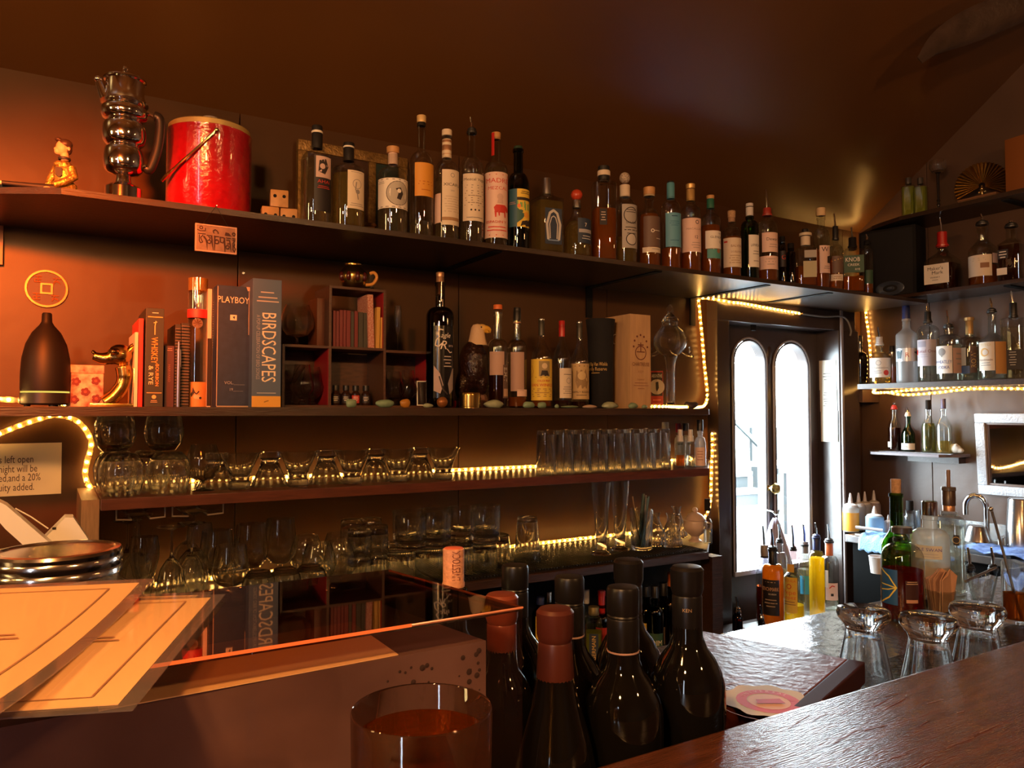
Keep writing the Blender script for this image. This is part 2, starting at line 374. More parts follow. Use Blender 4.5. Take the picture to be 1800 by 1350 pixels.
for a, b in ((px_[0], px_[1]), (px_[2], px_[3])):
    r = (b - a) / 2; zs = zc - r
    part('arched_rail', arch(a, b, zs, zt, y0, y1), DOOR, d1)
    o = part('pane', (lambda P: ([(x, 2.236, q) for x, q in P], [tuple(range(len(P)))]))([(a, zb), (b, zb)] + [((a + b) / 2 + r * math.cos(PI * i / 14), zs + r * math.sin(PI * i / 14)) for i in range(15)]), PANE, d1, False)
    for k in (0, 1):
        pts = [(b - .003 + .010 * k, y0 - .004, zb)] + [((a + b) / 2 + (r - .003 + .010 * k) * math.cos(PI * i / 16), y0 - .004, zs + (r - .003 + .010 * k) * math.sin(PI * i / 16)) for i in range(17)] + [(a + .003 - .010 * k, y0 - .004, zb)]
        part('arch_moulding', tube(pts, .0042, 6), TRIMW if k else DOOR, d1)
    part('sill', box(a - .01, b + .01, y0 - .012, y0 + .01, zb - .018, zb), TRIMW, d1, False)
kx = xat(1352, 2.2); kz = z(hat(kx, 2.2, 858))
part('knob', lathe([(.012, 0), (.012, .008), (.008, .012), (.008, .024), (.019, .030), (.023, .040), (.018, .050), (0, .053)], 16), BRASS, d1, loc=(kx, y0, kz), rz=(PI / 2, 0, 0))
part('arch_ornament', ball((0, 0, 0), .02, 10, 6, (.8, .35, 2.0)), DOOR, d1, loc=((px_[1] + px_[2]) / 2, y0, z(.24)))
CASE = M('dark_casing_paint', (.042, .026, .021), .28, var=.25, scale=8, bump=.2, bscale=30)
struct('trim_1', box(2.19, 2.255, 2.115, 2.262, 0, z(.355), .003), CASE)
struct('trim_2', box(2.90, 3.035, 2.10, 2.262, 0, z(.355), .003), CASE)
struct('trim_3', box(2.19, 3.035, 2.115, 2.262, z(.355), z(.44), .003), CASE)
struct('trim_4', box(2.904, 2.918, 2.090, 2.0995, 0, z(.44), .003), M('pale_casing_edge', (.22, .19, .19), .3))
# the street outside
GR = M('street_paving', (.22, .23, .24), .8)
struct('ground', box(-2, 12, 2.4, 16, -.12, -.08), GR)
ST = M('outdoor_stair_wood', (.0085, .0125, .014), .7)
SW = M('outdoor_white_boards', (.10, .11, .11), .7)
ox = xat(1306, 6.0)
st = E('garden_stairs', 'grey outdoor stairs seen through the left arched pane', 'stairs', (ox, 6.0, -.08))
for i in range(6):
    part('riser', box(-.45, .35, .25 * i, .25 * i + .02, .62 + .17 * i - .17, .62 + .17 * i - .045), ST, st, False); part('tread', box(-.45, .35, .25 * i - .03, .25 * i + .25, .62 + .17 * i - .045, .62 + .17 * i), SW, st, False)
part('stringer', prism([(-.5, 0), (-.45, 0), (-.45, 1.9), (-.5, 1.9)], -.05, 1.4), ST, st, False); part('stair_base', box(-.45, .35, 0, 1.5, 0, .45), SW, st, False)
part('handrail', tube([(.35, -.05, 1.0), (.30, .9, 1.75), (.30, 1.5, 2.1)], .03, 6), ST, st); part('newel_post', box(.31, .38, -.09, -.02, 0, 1.05), ST, st, False)
T('red_post', 'red painted post standing outside behind the right arched pane', 'post', box(-.05, .05, -.05, .05, -.08, 2.6), M('outdoor_red_paint', (.034, .0052, .0066), .6), (xat(1402, 3.2), 3.2, 0), smooth=False)
ob = E('street_bench', 'grey bench with a back seen low through the right pane', 'bench', (xat(1378, 6.2), 6.2, -.08))
part('bench_seat', box(-.35, .25, -.2, .2, .78, .84), ST, ob, False); part('bench_back', box(-.35, .25, .18, .22, .9, 1.3), ST, ob, False)
for a in (-.32, .22): part('leg', box(a - .03, a + .03, -.18, .18, 0, .78), ST, ob, False)
# ------------------------------------------------------------------ shelves
TH, TY = .4524, 1.78      # top shelf: height, front edge
poly = [(xat(108, TY, TH), TY), (3.02, TY), (3.02, 2.168), (-.42, 2.168), (xat(-150, 1.92, TH), 1.92)]
ts = E('top_shelf', 'long dark top shelf with angled left end along the back wall', 'shelf', (0, 0, z(TH)))
part('board', slab(poly, -.0135, 0), SHELFU, ts, False)
for p in (860, 1140, 1330, 1440):
    xx = xat(p, 1.85, TH); part('bracket', join(box(xx - .012, xx + .012, 1.80, 2.168, -.0165, -.0136), box(xx - .012, xx + .012, 2.16, 2.168, -.12, -.0136)), BLACKM, ts, False)
MH, MY = .012, 1.80       # middle shelf
def shelf(name, label, x0, x1, y0, h, th, mat, ends=1246, yb=2.168):
    xr = xat(ends, y0, h) if ends else x1
    s = E(name, label, 'shelf', (0, 0, z(h)))
    if ends: part('board', slab([(x0, y0 + .006), (xr, y0 + .006), (x1, yb), (x0, yb)], -th, 0), mat, s, False)
    else: part('board', box(x0, x1, y0 + .006, yb, -th, 0, .0015), mat, s, False)
    part('front_edge', box(x0, xr, y0, y0 + .006, -th, -.0003, .001), SHELF if mat != REDWOOD else REDWOOD, s, False)
    return s
ms = shelf('middle_shelf', 'long dark middle shelf holding books and keepsakes', -1.2, 2.20, MY, MH, .020, SHELF)
GH, GY = -.181, 1.82      # glass shelf
gx0 = xat(178, GY, GH)
gs = shelf('glass_shelf', 'dark red-brown shelf of stemware lit by a rope light', gx0, 2.195, GY, GH, .024, REDWOOD)
part('end_post', box(gx0 - .035, gx0 - .001, 1.86, 2.168, -.62, -.004), TAN, gs, False)
BH, BY = -.433, 1.75      # bottom shelf
bs = shelf('bottom_shelf', 'wide black lowest shelf with a ribbed bar mat and tumblers', .12, 2.20, BY, BH, .022, SHELF)
part('end_post', box(1.80, 1.845, 1.77, 1.82, -.36, -.023), SHELF, bs, False)
LH = -.80
part('dark_panel', box(.12, 2.19, 2.155, 2.1695, z(LH) + .01, z(BH) - .03), BLACKM, wb, False)
lw = shelf('lower_cabinet_top', 'low dark cabinet top beneath the shelves and door', .3, 2.805, 1.78, LH, .03, SHELF, 0, yb=2.10)
part('cabinet_body', box(.32, 2.80, 1.84, 2.10, -.598, -.031), BLACKM, lw, False)
# bar mat with ribs
mt = E('bar_mat', 'black ribbed rubber mat lying on the lowest shelf', 'mat', (0, 0, z(BH)))
part('mat_base', box(xat(780, 1.77, BH), xat(1240, 1.77, BH), 1.765, 2.10, .0003, .003), BLACKM, mt, False)
rib = [box(xx, xx + .004, 1.77, 2.095, .003, .0065) for xx in [xat(782, 1.77, BH) + .0095 * i for i in range(int((xat(1239, 1.77, BH) - xat(782, 1.77, BH)) / .0095))]]
o = part('ribs', join(*rib), BLACK, mt, False); o['kind'] = 'stuff'
# right wall
RX = 2.93
def rshelf(name, label, x0, h, th, ya, yb, mat=SHELFU):
    s = E(name, label, 'shelf', (0, 0, z(h)))
    part('board', box(x0 + .006, LX - .001, ya, yb, -th, 0, .0015), mat, s, False); part('front_edge', box(x0, x0 + .006, ya, yb, -th, -.0003, .001), SHELF, s, False)
    return s
RH = .474
r1 = rshelf('whiskey_shelf', 'dark shelf on the right wall carrying the speaker and whiskeys', RX, RH, .014, .6, 2.10)
for p in (1780,):
    yy = yat(p, 3.0, RH); part('bracket', box(RX + .03, LX - .002, yy - .012, yy + .012, -.018, -.0142), BLACKM, r1, False)
UH = .792
pu = [(LX - .001, 2.09), (LX - .001, .6), (RX, .6), (RX, yat(1580, RX, UH)), (RX + .05, 1.99), (3.05, 2.09)]
r0 = E('curio_shelf', 'highest small shelf at right holding green bottles and a brass fan', 'shelf', (0, 0, z(UH)))
part('board', slab(list(reversed(pu)), -.016, 0), SHELFU, r0, False)
yy = yat(1775, 3.0, UH); part('bracket', box(RX + .04, LX - .002, yy - .015, yy + .015, -.020, -.0162), BLACKM, r0, False)
VH = .12
r2 = rshelf('vodka_shelf', 'white-edged shelf of vodka bottles above a glowing rope light', RX, VH, .022, .6, yat(1507, RX, VH), M('grey_worn_shelf', (.26, .24, .24), .4, var=.4, scale=12))
part('cleat', box(3.03, 3.148, yat(1512, 3.03, VH) - .01, yat(1512, 3.03, VH) + .06, -.075, -.0222), WALLR, r2, False)
SH = -.166
cs_ = E('corner_shelf', 'small thin shelf in the right corner with four syrup bottles', 'shelf', (0, 0, z(SH)))
sp_ = [(LX - .001, yat(1516, 3.10, SH)), (LX - .001, yat(1706, LX, SH)), (3.07, yat(1688, 3.07, SH)), (3.0, yat(1650, 3.0, SH)), (2.99, yat(1530, 2.99, SH))]
part('board', slab(list(reversed(sp_)) if True else sp_, -.011, 0), M('purple_grey_board', (.16, .13, .14), .4), cs_, False)
yy = yat(1632, LX, SH); part('cleat', box(3.10, 3.149, yat(1690, 3.12, SH), yy + .06, -.038, -.0115), SHELFU, cs_, False)
part('drip_mat', slab([(3.02, yat(1545, 3.02, SH)), (3.02, yat(1672, 3.02, SH)), (3.135, yat(1682, 3.135, SH)), (3.135, yat(1555, 3.135, SH))][::-1], .0003, .003), M('grey_rubber', (.20, .20, .22), .6), cs_, False)
# ------------------------------------------------------------------ rope lights
TUBE = None
m, nt, out = nodes('rope_tube'); N = nt.nodes.new
tr = N('ShaderNodeBsdfTransparent'); tr.inputs[0].default_value = (1, .90, .72, 1); tl = N('ShaderNodeBsdfTranslucent'); tl.inputs[0].default_value = (1, .62, .22, 1)
gl = N('ShaderNodeBsdfGlossy'); gl.inputs['Roughness'].default_value = .12
a1 = N('ShaderNodeMixShader'); a1.inputs[0].default_value = .20; a2 = N('ShaderNodeMixShader'); a2.inputs[0].default_value = .06
nt.links.new(tr.outputs[0], a1.inputs[1]); nt.links.new(tl.outputs[0], a1.inputs[2]); nt.links.new(a1.outputs[0], a2.inputs[1]); nt.links.new(gl.outputs[0], a2.inputs[2]); nt.links.new(a2.outputs[0], out.inputs[0]); TUBE = m
LED = emit('warm_led', (1, .56, .16), 78.0)
OCT = ball((0, 0, 0), .0037, 6, 4)
def rope(label, pts, sp=.0215):
    path = smooth_path(pts, 10); o = E('rope_light', label, 'rope light', path[0], 0, 'warm rope lights')
    loc = [p - path[0] for p in path]
    part('tube', tube(loc, .0062, 7), TUBE, o)
    acc, nxt, beads = 0., .008, []
    for a, b in zip(loc, loc[1:]):
        l = (b - a).length
        while nxt <= acc + l and l > 0:
            beads.append(mv(OCT, a + (b - a) * ((nxt - acc) / l))); nxt += sp
        acc += l
    q = part('leds', join(*beads), LED, o); q['kind'] = 'stuff'; q['label'] = 'row of tiny warm bulbs inside the tube'
    return o
def wp(px, py, Y): x = xat(px, Y); h = hat(x, Y, py); x = xat(px, Y, h); return (x, Y, z(h))
def rp(px, py, X): y = yat(px, X); h = hat(X, y, py); y = yat(px, X, h); return (X, y, z(h))
yr = 2.155
g0 = z(GH) + .0068
rope('rope light arching over the paper sign and along the stemware shelf',
     [wp(-60, 790, yr), wp(0, 762, yr), wp(58, 740, yr), wp(100, 730, yr), wp(138, 742, yr), wp(160, 776, yr), wp(152, 815, yr), wp(150, 838, yr), wp(163, 858, yr - .02),
      (gx0 + .05, 2.13, g0), (.35, 2.11, g0), (.7, 2.10, g0), (1.1, 2.09, g0), (1.5, 2.10, g0), (1.9, 2.11, g0), (2.12, 2.13, g0)])
b0 = z(BH) + .013
rope('rope light lying behind the tumblers on the lowest shelf and up its right end',
     [(.14, 2.06, b0), (.40, 2.08, b0), (.75, 2.075, b0), (1.1, 2.08, b0), (1.45, 2.09, b0), (1.8, 2.10, b0), (2.06, 2.12, b0), (2.14, 2.135, b0 + .03), (2.17, 2.14, z(-.34)), (2.175, 2.14, z(-.26)), (2.178, 2.14, z(-.20)), (2.183, 2.14, z(-.15)), (2.183, 2.14, z(-.08))])
m0 = z(MH) + .0068
rope('rope light edging the fountain corner and climbing over the door frame',
     [(xat(1140, 1.86), 1.86, m0), (xat(1170, 1.88), 1.88, m0), (xat(1205, 1.96), 1.96, m0), (xat(1228, 2.06), 2.06, m0), (xat(1240, 2.12), 2.12, m0 + .012), wp(1243, 690, 2.145), wp(1238, 640, 2.15), wp(1234, 590, 2.15), wp(1230, 545, 2.15), wp(1233, 524, 2.14),
      (2.25, 2.095, z(.425)), (2.33, 2.10, z(.425)), (2.45, 2.10, z(.418)), (2.58, 2.10, z(.412)), (2.66, 2.10, z(.408))])
cd = smooth_path([(2.665, 2.10, z(.408)), (2.8, 2.10, z(.405)), (2.92, 2.09, z(.41)), (2.96, 2.085, z(.36)), (2.955, 2.085, z(.33))], 6)
T('power_cord', 'grey power cord trailing from the rope light above the door', 'cord', tube(cd, .004, 6), M('grey_cord', (.22, .21, .2), .5))
rope('rope light hanging down the right corner and looping under the vodka shelf',
     [(3.115, 1.90, z(.8005)), (3.115, 1.98, z(.8005)), (3.12, 2.06, z(.803)), (3.136, 2.115, z(.79)), (3.138, 2.135, z(.70)), (3.138, 2.135, z(.58)), (3.135, 2.13, z(.44)), (3.135, 2.12, z(.36)), (3.13, 2.11, z(.28)), (3.125, 2.10, z(.20)), (3.10, 2.065, z(.115)), (3.0, 2.01, z(.085)), rp(1560, 690, 2.95), rp(1590, 694, 2.95), rp(1640, 691, 2.95), rp(1700, 684, 2.95), rp(1760, 683, 2.95), rp(1830, 684, 2.95)])
rope('second strand of rope light straight under the vodka shelf',
     [rp(1556, 690, 3.02), rp(1620, 684, 3.02), rp(1700, 679, 3.02), rp(1780, 676, 3.02), rp(1840, 678, 3.02)])
rope('short bit of rope light resting at the left end of the middle shelf', [(-.25, 1.87, m0 + .012), (-.08, 1.90, m0 + .008), (0.02, 1.93, m0), (.06, 1.99, m0)])
# ------------------------------------------------------------------ bottles
PL = {'T': ('y', 1.833, TH), 'M': ('y', 1.875, MH), 'G': ('y', 1.93, GH), 'B': ('y', 1.93, BH), 'L': ('y', 1.93, LH), 'K': ('y', 2.0, LH), 'R': ('x', 3.01, RH), 'U': ('x', 3.0, UH), 'V': ('x', 3.02, VH), 'S': ('x', 3.07, SH)}
def place(wh, px, off=0.):
    ax, c, h = PL[wh] if isinstance(wh, str) else wh
    if ax == 'y': return xat(px, c + off, h), c + off, h
    if ax == 'x': return c + off, yat(px, c + off, h), h
    return (*on_h(px, c, h), h)          # ('h', row, height)
def face(x, y): return math.atan2(-x, y)
CAPN = {'c': 'cap', 'k': 'cork', 'b': 'neck_band', 's': 'stopper', 'w': 'capsule'}
def B(wh, cx, w, top, sh, nk, nw, label, glass=CLEAR, liq=None, lev=None, cap=(), pour=None, labs=(), sq=0, turn=0., style='r', off=0., group='bottles', name='liquor_bottle', sy=1., taper=0.):
    x, y, h = place(wh, cx, off); k = dep(x, y, h) / F
    hz = lambda py: hat(x, y, py) - h
    Rr, H, zs, zn, rn = w / 2 * k, hz(top), hz(sh), hz(nk), nw / 2 * k
    root = E(name, label, 'bottle', (x, y, z(h)), face(x, y) + math.radians(turn), group)
    RB = Rr * (1 - taper)
    pr = [(0, .003), (RB * .80, 0), (RB * .96, .002), (RB, .007), (Rr, zs)]
    nn = 7
    for i in range(1, nn):
        t = i / nn
        if style == 'r': a = t * PI / 2; q = (math.cos(a)) ** 1.0; zz = zs + (zn - zs) * math.sin(a) ** .9
        elif style == 's': q = (math.cos(PI * t) + 1) / 2; zz = zs + (zn - zs) * t
        else: q = 1 - t; zz = zs + (zn - zs) * t
        pr.append((rn + (Rr - rn) * q, zz))
    pr += [(rn, zn), (rn * .97, H - .012), (rn * 1.14, H - .010), (rn * 1.14, H - .002), (rn * .8, H)]
    seg = 24
    if sq:
        V, Fc = [], []
        body = lathe(pr[:5], 32, sq, 1, sy)
        up = lathe(pr[4:4 + nn], 32, sq, 1, sy); neck = lathe(pr[4 + nn - 1:], 32)
        # blend the square shoulder into the round neck
        br = lathe(pr, 32, sq, 1, sy)[0]; rd = lathe(pr, 32)[0]
        sqv, fcs = lathe(pr, 32, sq, 1, sy); out_ = []
        for a, b in zip(sqv, rd):
            t = 0 if a[2] <= zs + 1e-6 else min(1, (a[2] - zs) / max(zn - zs, 1e-4)); out_.append((a[0] * (1 - t) + b[0] * t, a[1] * (1 - t) + b[1] * t, a[2]))
        vf = (out_, fcs)
    else: vf = lathe(pr, seg)
    part('glass', vf, glass, root)
    if liq:
        lz = hz(lev) if lev is not None else zs
        ip = []; last = None
        for (r0, z0), (r1, z1) in zip(pr, pr[1:]):
            if z1 <= lz or last is None: ip.append((r0, z0))
            if z0 <= lz < z1 and z0 > .004:
                ip.append((r0, z0)); t = (lz - z0) / (z1 - z0); ip.append((r0 + (r1 - r0) * t, lz)); break
        ip = [(max(0, r - .0028), max(q, .006)) for r, q in ip if r > .0035]
        ip = [(0, .0065)] + ip + [(0, ip[-1][1])]
        part('liquid', lathe(ip, 24 if not sq else 32, sq, 1, sy), LIQ[liq], root)
    for kd, mt_, a, b, cw in cap:
        za, zb_, r = hz(a), hz(b), cw / 2 * k
        if kd == 's': part('stopper', ball((0, 0, (za + zb_) / 2), r, 16, 10, (1, 1, (za - zb_) / 2 / r)), mt_, root)
        else: part(CAPN[kd], lathe([(rn * .6, zb_), (r * (.93 if kd == 'k' else 1), zb_), (r * (.95 if kd == 'k' else 1), zb_ + .001), (r, za - .0015), (r * .93, za), (0, za)], 20), mt_, root)
    if pour:
        pt, pm = pour; z1 = hz(pt)
        p = part('pourer', lathe([(rn * .9, H - .004), (rn * 1.22, H - .004), (rn * 1.25, H + .002), (rn * 1.05, H + .004), (rn * 1.05, H + .009), (rn * .55, H + .014), (0, H + .015)], 16), pm, root)
        part('spout', tube([(0, 0, H + .010), (0, 0, H + .014 + (z1 - H) * .35), (-.0015, -.002, H + (z1 - H) * .7), (-.004, -.006, z1)], [.0042, .0040, .0034, .0026], 8), CHROME, p)
    for lb in labs:
        a, b, t0, t1, mt_, items = lb[:6]; rl = rn * 1.2 if len(lb) > 6 else Rr
        zt_, zb_ = hz(t0), hz(t1)
        if sq:
            fy = Rr * sy + .0004; W = (b - a) * k; xc = ((a + b) / 2 - cx) * k
            lo = part('label', box(xc - W / 2, xc + W / 2, -fy - .0002, -fy + .0002, zb_, zt_), mt_, root, False)
            art(lo, items, W, zt_ - zb_, flat(xc, -fy - .0002, zb_), 'lettering')
        else:
            f1 = lambda p: math.asin(max(-.985, min(.985, (p - cx) * k / rl)))
            a0, a1 = f1(a), f1(b); rr = rl + .0005; ac = (a0 + a1) / 2; W = (a1 - a0) * rr; nu = 12
            V = []; 
            for zz in (zb_, zt_):
                for i in range(nu + 1):
                    an = a0 + (a1 - a0) * i / nu; V.append((rr * math.sin(an), -rr * math.cos(an), zz))
            lo = part('label', (V, [(i, i + 1, i + nu + 2, i + nu + 1) for i in range(nu)]), mt_, root)
            art(lo, items, W, zt_ - zb_, curved(rr, zb_, ac), 'lettering')
    return root
K = (.03, .022, .02); RD = (.55, .045, .03); GY_ = (.25, .22, .2); WH = (.75, .70, .62); BL = (.03, .06, .25); GD = (.62, .42, .14); BR = (.25, .12, .06)
P = lambda n, c: M(n, c, .55)
GT = 'bottles on the top shelf'
LBK = P('black_label', (.012, .008, .010)); LOR = P('orange_label', (.62, .27, .03)); LPK = P('pink_white_label', (.72, .50, .42)); LBLUE = P('sky_blue_label', (.10, .30, .42)); LBRN = P('brown_label', (.13, .075, .055))
LNAVY = P('navy_label', (.02, .035, .07)); LTEAL = P('teal_label', (.07, .28, .26)); LYEL = P('yellow_label', (.72, .50, .06)); LGRN = P('green_label', (.025, .075, .04)); LGREY = P('grey_label', (.36, .33, .30)); LRED = P('red_label', (.45, .03, .02))
WAXR = M('red_wax', (.42, .015, .012), .3); BLUEC = M('blue_foil', (.09, .28, .36), .35); NAVYC = M('navy_cap', (.02, .03, .12), .4); GREENC = M('green_foil', (.02, .12, .08), .4); ORC = M('orange_cap', (.62, .14, .03), .4); WOODC = M('blond_wood', (.55, .28, .10), .5, var=.3, scale=30)
B('T', 556, 54, 258, 288, 268, 22, 'tall clear bottle with black label and red lettering, leftmost liquor bottle on top shelf', liq='clear', lev=284, cap=[('c', BLACK, 222, 231, 19), ('b', WHITE, 231, 235, 20), ('w', BLACK, 235, 262, 19)], group=GT, turn=4,
  labs=[(550, 579, 280, 377, LBK, [('r', .08, .02, .95, .40, (.55, .38, .34)), ('p', [(.25, .1), (.6, .06), (.75, .2), (.55, .34), (.2, .3)], K), ('d', .42, .2, .05, (.55, .38, .34)), ('t', 'AHAI', .5, .47, .085, RD, 0, .85), ('L', .15, .55, .85, 2, .03, RD)])])
B('T', 612, 58, 280, 303, 292, 22, 'squat bottle of pale gold spirit with cream figure label and black stopper', liq='pale', lev=310, cap=[('c', BLACK, 252, 258, 20), ('b', WHITE, 258, 261, 20), ('w', BLACK, 261, 284, 19)], group=GT, turn=5,
  labs=[(608, 637, 307, 373, CREAM, [('o', .5, .35, .12, .015, GY_), ('s', [(.45, .3), (.4, .5), (.5, .6), (.55, .75)], .03, GY_), ('d', .52, .55, .06, GY_), ('L', .1, .04, .9, 1, .04, GY_), ('L', .1, .86, .9, 2, .05, GY_)])])
B('T', 690, 52, 272, 312, 296, 20, 'clear bottle with white label bearing an oval portrait and a pale cork', liq='clear', lev=318, cap=[('k', WOODC, 259, 270, 23), ('b', LPK, 270, 290, 17)], group=GT,
  labs=[(665, 716, 320, 372, WHITE, [('r', .02, .03, .98, .06, GY_), ('r', .02, .94, .98, .97, GY_), ('d', .62, .5, .40, (.42, .38, .33)), ('o', .62, .5, .40, .02, K), ('p', [(.55, .35), (.68, .3), (.75, .5), (.68, .72), (.58, .68), (.62, .5)], K), ('d', .64, .42, .07, WH), ('L', .06, .12, .28, 2, .05, GY_)])])
B('T', 740, 43, 222, 300, 268, 14, 'tall slender empty bottle with bright orange label and gold stopper', cap=[('k', M('gold_cork_top', (.72, .50, .22), .4, .3), 204, 216, 17), ('b', BLACK, 216, 222, 15)], group=GT, liq='clear', lev=392,
  labs=[(729, 761, 292, 350, LOR, [('L', .15, .55, .85, 2, .08, (.40, .12, .01)), ('L', .25, .8, .75, 1, .08, (.40, .12, .01))])])
B('T', 785, 43, 238, 308, 284, 17, 'clear bottle with tall cream label reading XICARU and striped neck paper', liq='clear', lev=316, cap=[('c', CREAM, 229, 240, 18), ('b', CREAM, 246, 279, 17), ('b', COPPER, 247, 252, 17.4), ('b', COPPER, 256, 266, 17.3), ('b', COPPER, 271, 273, 17.3)], group=GT,
  labs=[(777, 806, 304, 400, CREAM, [('o', .5, .10, .035, .01, GY_), ('t', 'XICARU', .5, .27, .075, K, 0, .95), ('t', '2020', .5, .38, .04, GY_), ('L', .1, .48, .9, 7, .045, (.5, .4, .3)), ('r', 0, .86, 1, .92, (.35, .20, .10))]),
        (764, 775, 345, 396, LPK, [])])
B('T', 829, 42, 233, 305, 276, 15, 'clear bottle with metal pourer and cream label headed Mezcal Vago', liq='clear', lev=320, pour=(207, BLACK), group=GT,
  labs=[(814, 850, 311, 393, CREAM, [('t', 'Mezcal Vago', .5, .12, .085, K, 0, .9), ('L', .1, .24, .9, 2, .05, GY_), ('L', .08, .36, .92, 7, .05, (.22, .16, .12)), ('d', .35, .77, .02, K), ('d', .5, .77, .02, K), ('d', .65, .77, .02, K), ('L', .1, .92, .9, 1, .06, GY_)])])
B('T', 872, 41, 242, 303, 285, 16, 'bottle with pink and white label printed MADRE MEZCAL with a red animal', liq='clear', lev=298, cap=[('k', WOODC, 234, 246, 17)], group=GT,
  labs=[(852, 893, 308, 422, LPK, [('s', [(.06, .04), (.94, .04), (.94, .96), (.06, .96), (.06, .04)], .012, RD), ('t', 'MADRE', .54, .13, .10, RD, 0, .78), ('t', 'MEZCAL', .56, .245, .07, RD, 0, .70), ('p', [(.42, .54), (.50, .50), (.78, .50), (.84, .54), (.80, .62), (.46, .62)], RD), ('p', [(.78, .50), (.90, .54), (.93, .60), (.84, .61)], RD), ('p', [(.44, .60), (.51, .60), (.50, .69), (.46, .69)], RD), ('p', [(.55, .60), (.61, .60), (.60, .67), (.57, .67)], RD), ('p', [(.74, .60), (.80, .60), (.80, .69), (.76, .69)], RD), ('d', .62, .38, .05, (.60, .40, .33)), ('p', [(.55, .42), (.7, .42), (.72, .48), (.52, .48)], (.60, .40, .33)), ('t', 'ESPADIN Y', .5, .76, .055, RD, 0, .7), ('L', .18, .83, .86, 2, .05, RD), ('s', [(.13, .22), (.13, .7)], .02, (.8, .35, .3))]), (864, 869, 236, 276, WAXR, [], 1)])
B('T', 911, 39, 262, 335, 305, 17, 'dark green bottle with blue and yellow picture label on the top shelf', glass=DKGREEN, liq='olive', lev=330, cap=[('w', M('green_capsule', (.02, .045, .025), .4), 258, 308, 16)], group=GT, style='r',
  labs=[(893, 909, 337, 403, P('teal_blue_label', (.03, .10, .14)), [('L', .1, .35, .9, 2, .04, (.5, .25, .2))]), (909, 932, 337, 403, LYEL, [('r', 0, .22, 1, .30, K), ('p', [(0, .30), (1, .34), (1, .62), (0, .5)], (.20, .38, .12)), ('p', [(0, .5), (.6, .62), (.3, .8), (0, .9)], (.05, .12, .10)), ('d', .6, .68, .08, (.75, .35, .05)), ('p', [(.3, .85), (.95, .78), (1, .98), (.2, .98)], K), ('d', .12, .45, .05, (.8, .2, .05)), ('L', .2, .06, .9, 2, .05, K)])])
B('T', 961, 50, 340, 352, 344, 22, 'square clear tequila bottle with chrome cap and dark horseshoe label', liq='pale', lev=358, cap=[('c', M('dull_silver', (.55, .55, .57), .3, 1), 314, 342, 15)], group=GT, sq=6, turn=26, style='l',
  labs=[(946, 978, 372, 434, LNAVY, [('s', [(.18, .88), (.1, .45), (.28, .14), (.5, .06), (.72, .14), (.9, .45), (.82, .88)], .07, (.5, .48, .45)), ('s', [(.3, .85), (.26, .45), (.38, .26), (.5, .22), (.62, .26), (.74, .45), (.7, .85)], .03, (.5, .48, .45)), ('L', .1, .88, .9, 1, .1, (.2, .3, .5))])])
B('T', 1014, 50, 362, 408, 372, 15, 'cone-shaped tequila bottle with red ball stopper and dark arched label', liq='pale', lev=392, cap=[('s', M('red_stopper', (.45, .05, .02), .3), 333, 353, 21), ('b', STEEL, 352, 366, 14)], group=GT, style='s',
  labs=[(1016, 1039, 389, 432, LNAVY, [('t', '7', .45, .26, .22, WH), ('r', .05, .44, .95, .58, (.35, .34, .36)), ('L', .2, .70, .85, 2, .1, (.5, .5, .5))])])
hb = B('T', 1062, 42, 316, 326, 320, 22, 'tall bottle of red-amber tequila with heart ornament and black banded cap', liq='amber', lev=370, cap=[('c', BLACK, 293, 301, 21), ('b', CREAM, 301, 310, 23), ('w', BLACK, 310, 318, 20)], group=GT, sq=4, turn=12,
  labs=[(1050, 1063, 372, 400, LBK, [('L', .15, .2, .85, 4, .16, (.5, .4, .35))])])
hs = [(.0, -.020), (.013, -.006), (.016, .006), (.010, .013), (.003, .010), (0, .006), (-.003, .010), (-.010, .013), (-.016, .006), (-.013, -.006)]
part('heart_ornament', mv(prism(hs, -.004, .004), (.006, -.026, .062)), M('red_glass_heart', (.28, .01, .01), .12), hb)
B('T', 1099, 42, 345, 372, 352, 19, 'clear tequila bottle with woven round stopper and tall ornate white label', liq='pale', lev=420, cap=[('s', M('woven_stopper', (.62, .50, .38), .6, c2=(.10, .07, .05), scale=320), 303, 323, 19), ('b', CREAM, 326, 347, 18)], group=GT,
  labs=[(1094, 1124, 364, 440, LGREY, [('o', .5, .25, .18, .02, K), ('L', .2, .12, .8, 2, .05, K), ('t', 'SAUZA', .5, .42, .07, K, 0, .8), ('L', .1, .52, .9, 2, .06, K), ('d', .5, .8, .13, (.5, .46, .42)), ('o', .5, .8, .13, .02, K), ('L', .2, .66, .8, 1, .05, K)])])
B('T', 1142, 37, 350, 395, 368, 15, 'round-shouldered bottle with wooden cap and brown label over a cream strip', liq='amber', lev=378, cap=[('k', WOODC, 330, 343, 21), ('b', M('glass_collar', (.45, .35, .22), .2), 343, 346, 20)], group=GT,
  labs=[(1132, 1161, 384, 437, LBRN, [('d', .45, .48, .06, WH), ('d', .45, .48, .035, (.13, .075, .055)), ('L', .5, .46, .9, 1, .06, WH), ('L', .6, .72, .95, 1, .06, WH)]), (1130, 1161, 438, 447, CREAM, [('L', .4, .3, .9, 1, .4, GY_)])])
B('T', 1180, 35, 346, 375, 352, 14, 'slim bottle with sky-blue foil capsule and sky-blue label', liq='amber', lev=438, cap=[('w', BLUEC, 322, 350, 14), ('c', BLACK, 319, 323, 12)], group=GT,
  labs=[(1171, 1197, 378, 437, LBLUE, [('L', .3, .08, .7, 1, .1, (.03, .10, .18)), ('L', .2, .24, .8, 3, .06, (.05, .18, .28)), ('L', .2, .8, .8, 1, .08, (.05, .18, .28))])])
